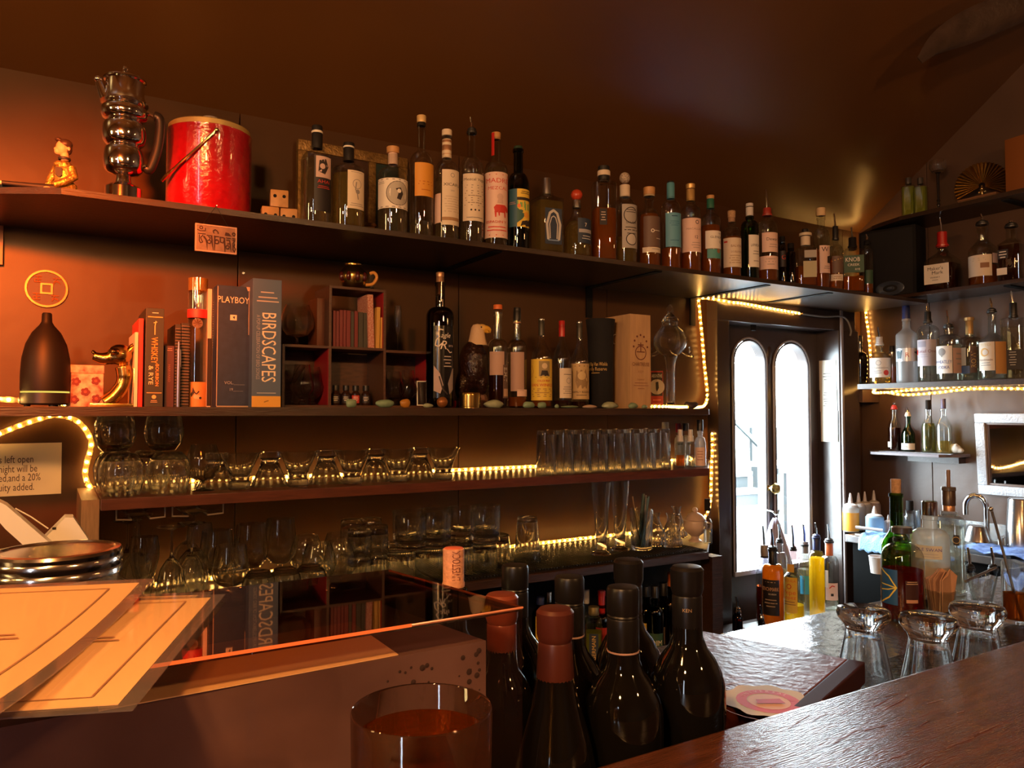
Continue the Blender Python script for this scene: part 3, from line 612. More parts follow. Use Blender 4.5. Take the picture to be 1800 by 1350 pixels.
B('T', 1215, 35, 350, 380, 360, 15, 'single malt bottle with gold cap and white label reading MACALLAN 12', liq='amber', lev=392, cap=[('k', M('gold_cap', (.60, .38, .14), .35, .5), 324, 332, 16.5), ('w', M('gold_cap', (.6, .38, .14)), 333, 354, 15)], group=GT,
  labs=[(1200, 1232, 387, 446, LPK, [('o', .72, .12, .05, .02, K), ('t', 'MACALLAN', .62, .32, .085, (.35, .2, .16), 0, .72), ('t', '12', .68, .56, .13, K), ('L', .45, .72, .9, 3, .07, (.4, .3, .26))])])
B('T', 1250, 34, 366, 392, 376, 14, 'single malt bottle with green capsule and white over teal label GLENLIVET 12', liq='amber', lev=398, cap=[('k', WOODC, 344, 350, 14), ('w', GREENC, 350, 367, 13)], group=GT,
  labs=[(1241, 1269, 409, 440, WHITE, [('t', 'THE', .8, .15, .1, K), ('t', 'GLENLIVET', .72, .36, .18, K, 0, .9), ('t', '12', .85, .62, .2, K)]), (1244, 1269, 441, 457, LTEAL, [('d', .7, .2, .25, BR)])])
B('T', 1287, 32, 390, 414, 400, 13, 'single malt bottle with cork top and broad cream label to its foot', liq='amber', lev=418, cap=[('k', CORK, 371, 383, 14), ('b', M('wax_neck', (.34, .20, .12), .5), 383, 391, 12)], group=GT,
  labs=[(1273, 1303, 421, 472, CREAM, [('t', 'BALVENIE', .7, .28, .12, BR, 0, .6), ('t', 'DOUBLEWOOD', .7, .48, .09, BR, 0, .6), ('r', .06, .10, .25, .16, RD), ('L', .3, .6, .9, 4, .08, (.4, .28, .18))])])
B('T', 1319, 31, 380, 402, 388, 13, 'green glass whisky bottle with white cap and white label LAPHROAIG', glass=GREENG, liq='olive', lev=410, cap=[('c', WHITEP, 358, 380, 13), ('b', BLACK, 363, 365, 13.3)], group=GT,
  labs=[(1317, 1334, 416, 472, WHITE, [('t', 'LAPHROAIG', .62, .32, .12, K, 0, .9), ('L', .3, .5, .9, 2, .08, GY_), ('L', .3, .8, .9, 1, .08, GY_)])])
B('T', 1350, 34, 378, 405, 388, 14, 'scotch bottle with red neck and tall metal pourer, label Dewars', liq='amber', lev=452, pour=(334, M('red_collar', (.30, .03, .02), .4)), cap=[('b', M('red_collar', (.3, .03, .02)), 366, 379, 14)], group=GT,
  labs=[(1341, 1368, 412, 446, LPK, [('t', "Dewar's", .62, .34, .22, K, 0, .75), ('L', .35, .6, .9, 2, .12, (.4, .3, .26))]), (1336, 1368, 453, 476, LPK, [('L', .3, .2, .8, 3, .2, (.4, .3, .26))])])
B('T', 1376, 13, 424, 438, 430, 9, 'small black bottle with a red mark beside the scotch bottle', glass=SMOKE, liq='dark', lev=440, cap=[('c', BLACKM, 416, 428, 10)], group=GT, off=.03, labs=[(1371, 1382, 442, 470, LBK, [('t', 'G', .6, .4, .4, RD)])])
B('T', 1391, 16, 436, 448, 442, 10, 'short black bottle in shade between taller whiskeys on top shelf', glass=SMOKE, liq='dark', lev=450, cap=[('c', BLACKM, 428, 440, 11)], group=GT, off=.02)
B('T', 1417, 34, 432, 440, 435, 17, 'square whiskey bottle with wide cream neck ring and black stopper', liq='amber', lev=470, cap=[('c', BLACK, 403, 410, 12), ('c', M('cream_ring', (.60, .50, .36), .5), 410, 415, 21), ('w', CREAM, 416, 432, 16)], group=GT, sq=6, turn=10,
  labs=[(1410, 1432, 462, 490, M('olive_cream_label', (.42, .38, .24), .6), []), (1412, 1432, 443, 456, LGREY, [])])
B('T', 1445, 27, 382, 418, 402, 13, 'tall whiskey bottle with pale cork and white label with a black W', liq='amber', lev=440, cap=[('k', M('pale_cork', (.60, .42, .22), .6), 366, 380, 16)], group=GT, off=.01,
  labs=[(1442, 1460, 434, 482, LPK, [('t', 'W', .42, .14, .24, K), ('p', [(.6, .4), (1, .35), (1, .64), (.6, .64)], K), ('L', .3, .75, .9, 2, .07, GY_)])])
B('T', 1470, 24, 420, 444, 430, 9, 'slim amber bottle with black and cream neck and bright pourer tip', liq='amber', lev=456, cap=[('w', BLACK, 398, 420, 9.5)], pour=(376, BLACK), group=GT, off=.0, labs=[(1462, 1481, 484, 495, CREAM, [('L', .2, .3, .8, 2, .3, BR)]), (1464, 1481, 452, 482, LBRN, [('s', [(0, .3), (1, .1)], .05, GD)])])
B('T', 1500, 36, 434, 444, 437, 13, 'square rye bottle with green label lettered KNOB and black pourer', liq='amber', lev=488, cap=[('w', BLACKM, 418, 440, 13)], pour=(400, BLACKM), group=GT, sq=6, turn=6,
  labs=[(1484, 1516, 452, 482, LGRN, [('t', 'KNOB', .44, .24, .36, WH, 0, .72), ('t', 'CREEK', .48, .55, .2, WH, 0, .6), ('t', 'RYE', .68, .82, .16, WH)])])
B('T', 1526, 18, 428, 446, 436, 10, 'narrow bottle with pourer squeezed between rye bottle and loudspeaker', liq='amber', lev=498, pour=(412, BLACKM), group=GT, off=.02, labs=[(1519, 1534, 476, 500, LGRN, [])])
# whiskeys on the right wall
GR_ = 'whiskeys on the right wall shelf'
B('R', 1658, 50, 432, 462, 440, 17, 'squarish bourbon bottle dipped in red wax, label Makers Mark', liq='dark', lev=466, cap=[('w', WAXR, 408, 436, 16)], pour=(382, WAXR), group=GR_, sq=5, turn=-22, style='s',
  labs=[(1637, 1678, 467, 501, WHITE, [('t', "Maker's", .46, .22, .24, K, 0, .62), ('t', 'Mark', .55, .44, .24, K, 0, .45), ('t', 'WHISKY', .45, .68, .12, K, 0, .4), ('L', .3, .8, .6, 1, .1, GY_)])])
B('R', 1729, 45, 394, 442, 420, 17, 'round-shouldered whiskey bottle with cream label on the right shelf', liq='amber', lev=468, pour=(376, BLACK), group=GR_, style='s',
  labs=[(1706, 1742, 451, 488, CREAM, [('r', .6, .38, .9, .62, BR), ('L', .1, .15, .8, 2, .09, (.5, .42, .3))]), (1743, 1751, 449, 466, LPK, [])])
B('R', 1780, 38, 398, 430, 420, 17, 'angular bottle of dark red whiskey at the right end of the shelf', liq='dark', lev=432, pour=(388, BLACK), group=GR_, sq=6, turn=-18, style='l',
  labs=[(1762, 1778, 472, 484, WHITE, []), (1764, 1780, 440, 456, LBK, [('L', .1, .2, .9, 3, .3, WH)])])
# ------------------------------------------------------------------ top shelf ornaments
def at_T(px, off=0.): return place('T', px, off)
# seated doll
x, y, h = at_T(112, .0); k = dep(x, y, h) / F
dl = E('doll', 'small seated doll in a shiny gold jacket and dark trousers', 'doll', (x, y, z(h)), face(x, y))
q = k  # metres per pixel; picture offsets from (112, 320)
S = lambda px, py, d=0.: ((px - 112) * k * 1.08, d, (321 - py) * k * 1.15)
gold = M('gold_lame', (.60, .42, .10), .28, .75, var=.5, scale=160, bump=.8, bscale=170)
skin = M('doll_skin', (.66, .36, .20), .5); hair = M('doll_hair', (.035, .018, .010), .45); navy = M('doll_trousers', (.012, .010, .014), .6)
body = join(ball(S(112, 292), 16 * k, s=(1.05, .8, 1.35)), ball(S(112, 310), 17 * k, s=(1.25, .8, .75)), ball(S(110, 276), 12 * k, s=(1.25, .95, .6)), tube([S(121, 280, -.010), S(126, 296, -.016), S(112, 306, -.020), S(98, 313, -.020)], [8 * k, 7.5 * k, 7 * k, 5.5 * k], 10), tube([S(102, 279, .010), S(94, 296, .014), S(88, 312, .012)], [7 * k, 6.5 * k, 5 * k], 10))
bd = blob('jacket', body, gold, dl, .0016, 3)
part('jacket_patch', mv(prism([(-.006, .0095), (.006, .0095), (.0065, -.006), (.001, -.0105), (-.0055, -.006)], -.0015, .0015), (S(104, 291)[0], -.0170, S(104, 291)[2])), navy, bd)
hd = join(ball(S(109, 250), 11.5 * k, s=(.92, .85, 1.2)), ball(S(103, 256), 7 * k, s=(.9, .8, .9)), ball(S(98.6, 252.5), 2.0 * k, s=(1.2, .9, 1.1)), ball(S(100, 258), 2.6 * k, s=(1, 1.2, .7)), ball(S(118, 252, -.0095), 3 * k, s=(.8, .4, 1.3)), tube([S(112, 258), S(113, 270)], 6.5 * k, 10))
for hx, hd_ in ((89, -.020), (84, .012)): part('hand', ball(S(hx, 317.5, hd_), 3.6 * k, 10, 6, (1.5, .8, .55)), skin, dl)
blob('head', hd, skin, dl, .0011, 2)
blob('hair', join(ball(S(113, 244), 11 * k, s=(1.05, .95, .85)), ball(S(118, 251), 7.5 * k, s=(.75, 1.05, 1.3)), ball(S(103, 238), 4.5 * k, s=(1.3, 1.3, .8))), hair, dl, .0013, 2)
part('collar', lathe([(7.0 * k, 0), (9.5 * k, -.001), (10.0 * k, .003), (7.5 * k, .005)], 16), navy, dl, loc=S(112, 268))
for nm, dd in (('leg', -.011), ('leg', .012)):
    lg = part(nm, tube([S(108, 315, dd), S(70, 316.2, dd), S(28, 317, dd)], [6.5 * k, 5 * k, 3.6 * k], 10), navy, dl)
    part('sock', join(tube([S(29, 317, dd), S(12, 317.5, dd)], [3.4 * k, 4 * k], 10), ball(S(10, 310, dd), 9 * k, s=(.5, .55, 1.05))), M('white_sock', (.72, .60, .46), .6), lg)
# stacked-cup silver coffee pot
x, y, h = at_T(216, .03); k = dep(x, y, h) / F
cp = E('silver_coffee_pot', 'tiered polished silver coffee pot with black handle and spout', 'coffee pot', (x, y, z(h)), face(x, y))
hz = lambda py: hat(x, y, py) - h
def bulb(c, r, a, b, n=9):
    zc_, rr = hz(c), r * k; o = []
    for i in range(n + 1):
        py = a + (b - a) * i / n; dz = hz(py) - zc_; s_ = 2 * i / n - 1; o.append((rr * (.74 + .26 * math.sqrt(max(1 - s_ * s_, 0))), hz(py)))
    return o
PRF = [(0, .0005), (29 * k, 0), (29 * k, hz(332)), (26 * k, hz(329)), (14 * k, hz(323)), (12 * k, hz(318)), (12 * k, hz(309))] + bulb(282, 33, 305, 258) + bulb(238, 35.5, 257, 214) + bulb(196, 38, 213, 186) + [(38.5 * k, hz(183)), (36 * k, hz(181)), (34 * k, hz(176)), (31.5 * k, hz(170)), (31 * k, hz(146)), (34 * k, hz(144)), (34 * k, hz(142))]
part('cups', lathe(PRF, 40), CHROME, cp)
ld = part('lid', lathe([(34.5 * k, hz(142)), (34 * k, hz(140)), (20 * k, hz(133)), (8 * k, hz(130)), (0, hz(129))], 32), CHROME, cp)
part('finial', lathe([(2.5 * k, hz(130)), (2 * k, hz(126)), (4.8 * k, hz(122)), (4 * k, hz(118)), (0, hz(116))], 14), CHROME, ld)
sp0 = [(-30 * k, 0, hz(180)), (-36 * k, 0, hz(168)), (-41 * k, 0, hz(152))]
so = part('spout', tube(sp0, [9 * k, 7.5 * k, 6 * k], 12), CHROME, cp); part('spout_cap', ball((-42 * k, 0, hz(147)), 7 * k, s=(1, 1, .8)), CHROME, so)
hn = smooth_path([(46 * k, 0, hz(196)), (56 * k, 0, hz(200)), (57 * k, 0, hz(225)), (52 * k, 0, hz(260)), (42 * k, 0, hz(291)), (36 * k, 0, hz(290))], 5)
part('handle', tube(hn, [5 * k] + [8.5 * k] * (len(hn) - 2) + [4 * k], 10), BLACK, cp)
part('handle_bracket', join(tube([(30 * k, 0, hz(190)), (48 * k, 0, hz(197))], 3.5 * k, 8), tube([(26 * k, 0, hz(282)), (38 * k, 0, hz(289))], 3 * k, 8)), CHROME, cp)
# red ice bucket
x, y, h = at_T(367, .11); k = dep(x, y, h) / F
ib = E('ice_bucket', 'glossy red round ice bucket with gold lid and brass swing handle', 'ice bucket', (x, y, z(h)), face(x, y))
hz = lambda py: hat(x, y, py) - h
r = 70 * k; zt_ = hz(240)
part('bucket_body', lathe([(0, .002), (r * .96, 0), (r, .006), (r, zt_ - .004), (r * 1.01, zt_), (r * .95, zt_ + .001)], 48), M('red_mottled_vinyl', (.36, .006, .012), .16, var=.25, scale=60, bump=.25, bscale=120, coat=.6), ib)
ld = part('lid', lathe([(r * .95, zt_), (r * .97, zt_ + .002), (r * .97, zt_ + .013), (r * .93, zt_ + .016), (r * .6, zt_ + .019), (0, zt_ + .020)], 48), M('gold_lid_metal', (.80, .58, .22), .28, .6), ib)
part('knob', lathe([(.010, zt_ + .018), (.010, zt_ + .030), (.026, zt_ + .034), (.028, zt_ + .039), (.018, zt_ + .045), (0, zt_ + .047)], 20), WHITEP, ld)
p0, p1 = (10 * k, -r - .004, hz(252)), (-66 * k, -r * .72, hz(330))
part('handle', tube(smooth_path([p0, (-25 * k, -r * 1.02, hz(291)), (-58 * k, -r * .80, hz(322)), (-74 * k, -r * .62, hz(338))], 5), [.0032] * 11 + [.0045] * 3 + [.0035] * 2, 8), GOLD, ib)
part('handle_pin', ball(p0, .006, 10, 6), GOLD, ib)
# dice
def die(px, py_base_h, s, label, rz, off=0., top=1):
    x, y, h = at_T(px, off)
    d = E('wooden_die', label, 'die', (x, y, z(h) + py_base_h), rz, 'wooden dice')
    part('cube', box(-s / 2, s / 2, -s / 2, s / 2, 0, s, .003), M('blond_die_wood', (.52, .25, .08), .45, var=.3, scale=40), d)
    for u, v in ((-.25, .72), (.25, .72)) if top else ((-.28, .5), (.28, .5)):
        part('pip', mv(lathe([(0, 0), (s * .1, 0), (s * .1, .0006), (0, .0006)], 12), (u * s, -s / 2 - .0001, v * s), m=Matrix.Rotation(PI / 2, 3, 'X')), BLACKM, d)
        part('pip', mv(lathe([(0, 0), (s * .1, 0), (s * .1, .0006), (0, .0006)], 12), (-s / 2 - .0001, u * s, (.5 + u) * s), m=Matrix.Rotation(-PI / 2, 3, 'Y')), BLACKM, d)
xx, yy_, hh = at_T(484); kk = dep(xx, yy_, hh) / F; s_ = .040
die(474, 0, s_, 'lower left of three blond wooden dice on the top shelf', face(xx, yy_) + .1, .045, 0)
die(508, 0, s_, 'lower right of three blond wooden dice on the top shelf', face(xx, yy_) - .05, .040, 0)
# the upper die rests on both
x1, y1_, _ = at_T(490, .043)
d = E('wooden_die', 'upper blond wooden die with two black pips, resting on two others', 'die', (x1, y1_, z(TH) + s_ + .0005), face(xx, yy_) + .05, 'wooden dice'); s_ = .042
part('cube', box(-s_ / 2, s_ / 2, -s_ / 2, s_ / 2, 0, s_, .003), MC['blond_die_wood'], d)
for u in (-.25, .25): part('pip', mv(lathe([(0, 0), (s_ * .1, 0), (s_ * .1, .0006), (0, .0006)], 12), (u * s_, -s_ / 2 - .0001, .62 * s_), m=Matrix.Rotation(PI / 2, 3, 'X')), BLACKM, d)
# gilt double frame leaning on the wall
Y = 2.135; x0, x1 = xat(523, Y, .6), xat(716, Y, .6); zt_ = hat(x0, Y, 243); H = zt_ - TH - .002
fr = E('gilt_picture_frame', 'ornate gilt frame with two dark panes leaning behind the bottles', 'picture frame', (x0, Y + .01, z(TH) + .001)); W = x1 - x0
gilt = M('old_gilt', (.32, .19, .06), .4, .6, var=.5, scale=90, bump=.8, bscale=150)
for nm, bx in (('frame_rail', (0, W, -.012, .012, H - .03, H)), ('frame_rail', (0, W, -.012, .012, 0, .03)), ('frame_stile', (0, .028, -.012, .012, .03, H - .03)), ('frame_stile', (W - .028, W, -.012, .012, .03, H - .03)), ('frame_stile', (W * .63, W * .63 + .022, -.012, .012, .03, H - .03))): part(nm, box(*bx, .003), gilt, fr)
part('picture', box(.028, W * .63, -.004, .004, .03, H - .03), M('brown_picture', (.06, .03, .02), .25, var=.5, scale=12), fr, False); part('picture', box(W * .63 + .022, W - .028, -.004, .004, .03, H - .03), M('teal_picture', (.025, .045, .045), .25, var=.4, scale=12), fr, False)
x, y, h = at_T(649, .09); T('amber_jar', 'small dark amber jar behind the bottle with cream figure label', 'jar', lathe([(0, 0), (.018, 0), (.021, .004), (.021, .026), (.017, .030), (.017, .036), (.020, .037), (.020, .044), (0, .045)], 18), M('dark_amber', (.10, .04, .015), .2), (x, y, z(h)))
# hanging script plaque
Y = TY - .012; x0 = xat(342, Y, .35); x1 = xat(415, Y, .35); zt_ = hat((x0 + x1) / 2, Y, 397); H = .060; W = (x1 - x0)
pq = E('script_plaque', 'pale hanging plaque carved with dark curling script', 'plaque', ((x0 + x1) / 2, Y, z(zt_ - H)))
bone = M('carved_bone', (.20, .14, .105), .6, var=.3, scale=80)
bd = part('board', box(-W / 2, W / 2, -.004, .004, 0, H, .001), bone, pq)
for bx in ((-W / 2, W / 2, -.0055, -.004, H - .003, H), (-W / 2, W / 2, -.0055, -.004, 0, .003), (-W / 2, -W / 2 + .003, -.0055, -.004, .003, H - .003), (W / 2 - .003, W / 2, -.0055, -.004, .003, H - .003)): part('rim', box(*bx), M('pale_rim', (.34, .25, .19), .5), pq, False)
DK = (.03, .012, .012); s_ = .035
art(bd, [('s', [(.07, .36), (.25, .36)], s_, DK), ('s', [(.10, .40), (.10, .62), (.13, .70), (.18, .66), (.15, .58), (.13, .50), (.19, .40)], s_, DK), ('s', [(.20, .44), (.26, .56), (.28, .70), (.29, .92)], [.06, .06, .04, .01], DK), ('s', [(.05, .22), (.12, .26), (.24, .24), (.24, .14)], s_ * .9, DK), ('o', .14, .14, .05, .03, DK),
         ('s', [(.27, .40), (.41, .40)], s_, DK), ('s', [(.31, .44), (.36, .48), (.33, .58)], s_, DK), ('o', .33, .63, .06, .035, DK), ('s', [(.39, .42), (.40, .62), (.43, .92)], [.05, .05, .012], DK),
         ('s', [(.44, .40), (.56, .41)], s_, DK), ('s', [(.46, .42), (.46, .92)], [.045, .02], DK), ('o', .51, .60, .07, .04, DK), ('s', [(.44, .30), (.42, .22), (.47, .16), (.53, .22), (.55, .30)], s_, DK),
         ('s', [(.58, .42), (.68, .42)], s_, DK), ('s', [(.59, .44), (.60, .60), (.66, .62), (.69, .52)], s_, DK), ('s', [(.69, .42), (.70, .66), (.71, .96)], [.045, .05, .012], DK),
         ('s', [(.73, .42), (.85, .43)], s_, DK), ('s', [(.74, .50), (.82, .50), (.83, .62), (.76, .64)], s_, DK), ('o', .77, .76, .06, .035, DK), ('s', [(.83, .62), (.86, .92)], [.045, .015], DK), ('p', [(.70, .34), (.72, .22), (.80, .24), (.86, .34)], DK),
         ('o', .92, .26, .05, .035, DK), ('s', [(.88, .42), (.97, .43)], s_, DK), ('s', [(.89, .50), (.96, .48), (.90, .60), (.90, .84), (.94, .92), (.97, .80), (.92, .72), (.95, .62)], s_, DK)], W, H, flat(0, -.004, 0), 'script')
nz_ = hat((x0 + x1) / 2, Y, 362)
part('cord', tube([(-W * .32, 0, H), (0, .002, nz_ - zt_ + H), (W * .30, 0, H)], .0008, 5), BLACKM, pq)
part('nail', tube([(0, .008, nz_ - zt_ + H), (0, -.006, nz_ - zt_ + H)], .0016, 6), STEEL, pq)
# ------------------------------------------------------------------ loudspeaker and right curiosities
x, y, h = place('R', 1570, .035); k = dep(x, y, h) / F; W = 96 * k; H = UH - .016 - RH - .006
spk = E('loudspeaker', 'tall black loudspeaker with a grey cone in the corner', 'speaker', (x, y, z(RH) + .001), face(x, y) - .35)
part('cabinet', box(-W / 2, W / 2, -.06, .06, 0, H, .010), BLACKM, spk); part('grille', box(-W / 2 + .012, W / 2 - .012, -.064, -.060, .012, H - .012, .002), M('speaker_cloth', (.006, .005, .006), .9), spk)
cn = part('cone', mv(lathe([(.050, 0), (.052, .004), (.046, .006), (.020, -.002), (.016, 0), (.010, .008), (0, .010)], 28, 0, 1.1, .58), (.012, -.064, .040), m=Matrix.Rotation(PI / 2, 3, 'X')), M('grey_blue_cone', (.08, .10, .14), .25, .5), spk)
U_ = lambda px, o=0.: place('U', px, o)
tx, ty, th_ = U_(1608); T('curio_tray', 'dark tray under two green bottles on the highest shelf', 'tray', mv(box(-.075, .075, -.05, .05, 0, .009, .003), rz=0), BLACKM, (tx + .02, ty, z(UH) + .0005), PI / 2)
PLU = ('x', 3.02, UH + .0102)
for cx, lb in ((1598, 'left of two small square bottles of lime-green liquid'), (1619, 'right of two small square bottles of lime-green liquid')):
    B(PLU, cx, 21, 325, 329, 327, 7, lb, liq='lime', lev=330, cap=[('c', M('dark_metal_cap', (.10, .09, .08), .3, .6), 313, 324, 10)], sq=6, turn=-12, group='green bottles on the highest shelf', name='small_bottle')
x, y, h = U_(1650); k = dep(x, y, h) / F; hz = lambda py: hat(x, y, py) - h
g = E('black_stem_glass', 'round cordial glass on a knobbly black stem, highest shelf', 'glass', (x, y, z(h)))
part('stem', lathe([(0, 0), (.020, 0), (.019, .003), (.005, .006), (.006, .015), (.004, .022), (.007, .03), (.004, .038), (.007, .046), (.004, .054), (.006, hz(305) - .002), (.012, hz(304))], 14), M('black_glass', (.012, .010, .010), .1), g)
hb_ = hz(304); rb = 13.5 * k
part('bowl', lathe([(0, hb_), (rb * .7, hb_ + .004), (rb, hb_ + .020), (rb * .95, hz(283)), (rb * .90, hz(283)), (rb * .94, hb_ + .020), (rb * .66, hb_ + .007), (0, hb_ + .004)], 20), GLASS, g)
x, y, h = U_(1727, .07); k = dep(x, y, h) / F; hz = lambda py: hat(x, y, py) - h
bx_ = E('cigar_box', 'flat brown wooden box with pale end under the brass fan', 'box', (x, y, z(h)), PI / 2)
part('box_body', box(-.072, .068, -.045, .045, 0, .028, .002), TAN, bx_, False); part('box_lid', box(-.074, .070, -.047, .047, .0285, .036, .002), M('brown_lid_wood', (.20, .09, .04), .45), bx_, False)
fn = E('brass_shell_fan', 'ribbed round brass shell fan standing on a flat wooden box', 'ornament', (x, y, z(h) + .037), face(x, y))
Rf = 42 * k; V, Fc = [], []; nr = 56
for j in range(2):
    for i in range(nr + 1):
        a = -.55 + (PI + 1.1) * i / nr; w_ = 1 + .03 * math.cos(i * PI)
        for rr_ in (.12, .55, 1.0): V.append((Rf * rr_ * w_ * math.cos(a), (.003 * math.cos(i * PI) * rr_ + .012 * rr_) + .003 * j, .048 + Rf * rr_ * w_ * math.sin(a)))
for j in range(2):
    for i in range(nr):
        for c in range(2):
            a = j * (nr + 1) * 3 + i * 3 + c; q_ = (a, a + 1, a + 4, a + 3); Fc.append(q_ if j else q_[::-1])
part('shell', (V, Fc), BRASS, fn, False)
part('figure', join(lathe([(0, 0), (.016, 0), (.015, .004), (.006, .008), (.009, .020), (.004, .028)], 14), ball((0, 0, .034), .008, 10, 8), tube([(-.012, 0, .022), (0, 0, .018), (.012, 0, .024)], .003, 6), tube([(0, 0, .028), (0, .010, .05)], .004, 6)), GOLD, fn)
x, y, h = U_(1800, .06); T('orange_carton', 'plain orange-brown carton at the far right of the highest shelf', 'box', box(-.05, .05, -.06, .06, 0, hat(x, y, 246) - h, .002), M('orange_card', (.22, .07, .015), .5), (x, y - .02, z(h)), PI / 2 - .1)
# blade below the ceiling
tip = on_ray = None
def rayp(px, py, dist):
    u, t = _u(px), (675 - py) / F; fw, fz = CP - t * SP, SP + t * CP
    return Vector((dist * (fw * AX + u * AY), dist * (fw * AY - u * AX), EYE + dist * fz))
up_ = [rayp(1614, 102, 2.50), rayp(1640, 60, 2.5), rayp(1690, 22, 2.5), rayp(1760, -8, 2.49), rayp(1860, -45, 2.47), rayp(1960, -80, 2.45)]
lo_ = [rayp(1616, 107, 2.50), rayp(1660, 92, 2.52), rayp(1720, 72, 2.54), rayp(1800, 38, 2.54), rayp(1880, 0, 2.52), rayp(1980, -48, 2.48)]
bl = E('ceiling_propeller', 'worn dark propeller-like wooden blade fixed under the sloped ceiling', 'propeller', tuple(up_[0])); V, Fc = [], []
ua, la = smooth_path(up_, 5), smooth_path(lo_, 5); nrm = Vector((0, -.58, -.81))
for a, b in zip(ua, la):
    for t_ in range(7):
        t = t_ / 6; p = a.lerp(b, t) - ua[0] + nrm * .022 * math.sin(PI * t); V.append(tuple(p))
    for t_ in range(7):
        t = 1 - t_ / 6; p = a.lerp(b, t) - ua[0] - nrm * (.006 * math.sin(PI * t) + .004); V.append(tuple(p))
for i in range(len(ua) - 1):
    for j in range(14): Fc.append((i * 14 + j, i * 14 + (j + 1) % 14, (i + 1) * 14 + (j + 1) % 14, (i + 1) * 14 + j))
Fc += [tuple(range(14)), tuple(reversed(range((len(ua) - 1) * 14, len(ua) * 14)))]
part('blade', (V, Fc), M('worn_dark_blade_wood', (.062, .038, .028), .40, var=.5, scale=14, bump=.4, bscale=60), bl)
e0 = (up_[4] + lo_[4]) / 2 - up_[0]; ee = e0 - nrm * .30; part('mounting_rod', tube([tuple(e0), tuple(ee)], .008, 8), STEEL, bl)
# ------------------------------------------------------------------ middle shelf
def book(p0, p1, top, Yf, dp, label, mat, items=(), group='books on the middle shelf', name='book', rz=0., hb=MH, tl=0.):
    x0, x1 = xat(p0, Yf, hb), xat(p1, Yf, hb); W = x1 - x0; H = hat((x0 + x1) / 2, Yf, top) - hb
    r = E(name, label, 'book', ((x0 + x1) / 2, Yf, z(hb) + .0003), rz, group)
    if tl: r.rotation_euler = (0, tl, rz)
    t = min(.003, W * .2)
    cv = part('cover', join(box(-W / 2, W / 2, 0, t, 0, H, .0006), box(-W / 2, -W / 2 + t, t, dp, 0, H, .0006), box(W / 2 - t, W / 2, t, dp, 0, H, .0006)), mat, r, False)
    part('pages', box(-W / 2 + t, W / 2 - t, t, dp - .004, .003, H - .003), CREAM, r, False)
    if items: art(cv, items, W, H, flat(0, 0, 0), 'lettering')
    return r, W, H
# oil diffuser
x, y, h = place('M', 79, .03); k = dep(x, y, h) / F; hz = lambda py: hat(x, y, py) - h
df = E('oil_diffuser', 'matt black bottle-shaped diffuser with a glowing base line', 'diffuser', (x, y, z(h)), face(x, y))
r = 38.5 * k
part('diffuser_body', lathe([(r * .98, hz(688)), (r, hz(684)), (r, hz(655)), (r * .96, hz(630)), (r * .82, hz(605)), (r * .58, hz(585)), (r * .30, hz(572)), (r * .215, hz(566)), (r * .20, hz(552)), (r * .16, hz(550)), (r * .12, hz(556))], 36), M('matt_charcoal', (.009, .007, .006), .5, spec=.25), df)
part('light_ring', lathe([(0, hz(691)), (r * .97, hz(691)), (r * .97, hz(688)), (0, hz(688))], 36), emit('diffuser_glow', (1, .75, .12), .9), df)
part('base', lathe([(0, .004), (r * .9, .004), (r, .007), (r, hz(691)), (0, hz(691))], 36), BLACK, df)
for a in range(3): part('foot', lathe([(0, 0), (.006, 0), (.006, .004), (0, .004)], 10), BLACK, df, loc=(r * .7 * math.cos(a * 2.1 + .9), r * .7 * math.sin(a * 2.1 + .9), 0))
# floral tin
x, y, h = place('M', 148, .06); k = dep(x, y, h) / F; s = 56 * k; H = hat(x, y, 643) - h
FLO = M('floral_print', (.62, .42, .34), .5, c2=(.16, .03, .03), scale=55)
ft = E('floral_box', 'square box wrapped in red flower patterned paper beside the diffuser', 'box', (x, y, z(h)), face(x, y) + .04)
part('box_body', box(-s / 2, s / 2, -s / 2, s / 2, 0, H * .8, .002), FLO, ft, False); ob_ = part('box_lid', box(-s / 2 - .001, s / 2 + .001, -s / 2 - .001, s / 2 + .001, H * .8, H, .002), FLO, ft, False)
fl = []
for u, v in ((.25, .25), (.78, .22), (.5, .55), (.2, .78), (.8, .75)):
    for a in range(5): fl.append(('d', u + .075 * math.cos(a * 1.257), v + .075 * math.sin(a * 1.257), .055, (.13, .02, .03)))
    fl.append(('d', u, v, .04, (.45, .06, .05)))
art(ft.children[0], fl, s, H * .8, flat(0, -s / 2, 0), 'flower_print')
# brass animal head bookend
x, y, h = place('M', 203, .02); k = dep(x, y, h) / F; S = lambda px, py, d=0.: ((px - 203) * k, d, (712.5 - py) * k)
be = E('brass_bookend', 'shiny brass deer-head bookend with curved neck and long snout', 'bookend', (x, y, z(h)), face(x, y))
nk_ = smooth_path([S(186, 706), S(200, 694), S(212, 676), S(216, 658), S(213, 640)], 4)
vf = join(tube(nk_, [13 * k] * 4 + [12.5 * k] * 4 + [12 * k] * 4 + [13 * k] * 5, 12), ball(S(208, 620), 20 * k, s=(1.05, .72, .92)), ball(S(196, 626), 14 * k, s=(1.2, .75, .85)), tube([S(190, 627), S(178, 626), S(167, 623)], [11 * k, 8 * k, 6.5 * k], 12), ball(S(167, 617), 3.5 * k), tube([S(190, 632), S(178, 632), S(166, 628)], [7 * k, 5.5 * k, 4 * k], 10), ball(S(200, 616, -.017), 5.5 * k, s=(1.2, .7, .8)),
          ball(S(225, 612, -.008), 9 * k, s=(.55, .45, 1.7), rot=Matrix.Rotation(.75, 3, 'Y')), ball(S(223, 610, .012), 9 * k, s=(.55, .45, 1.7), rot=Matrix.Rotation(.6, 3, 'Y')))
blob('head_and_neck', vf, BRASS, be, .0022, 3)
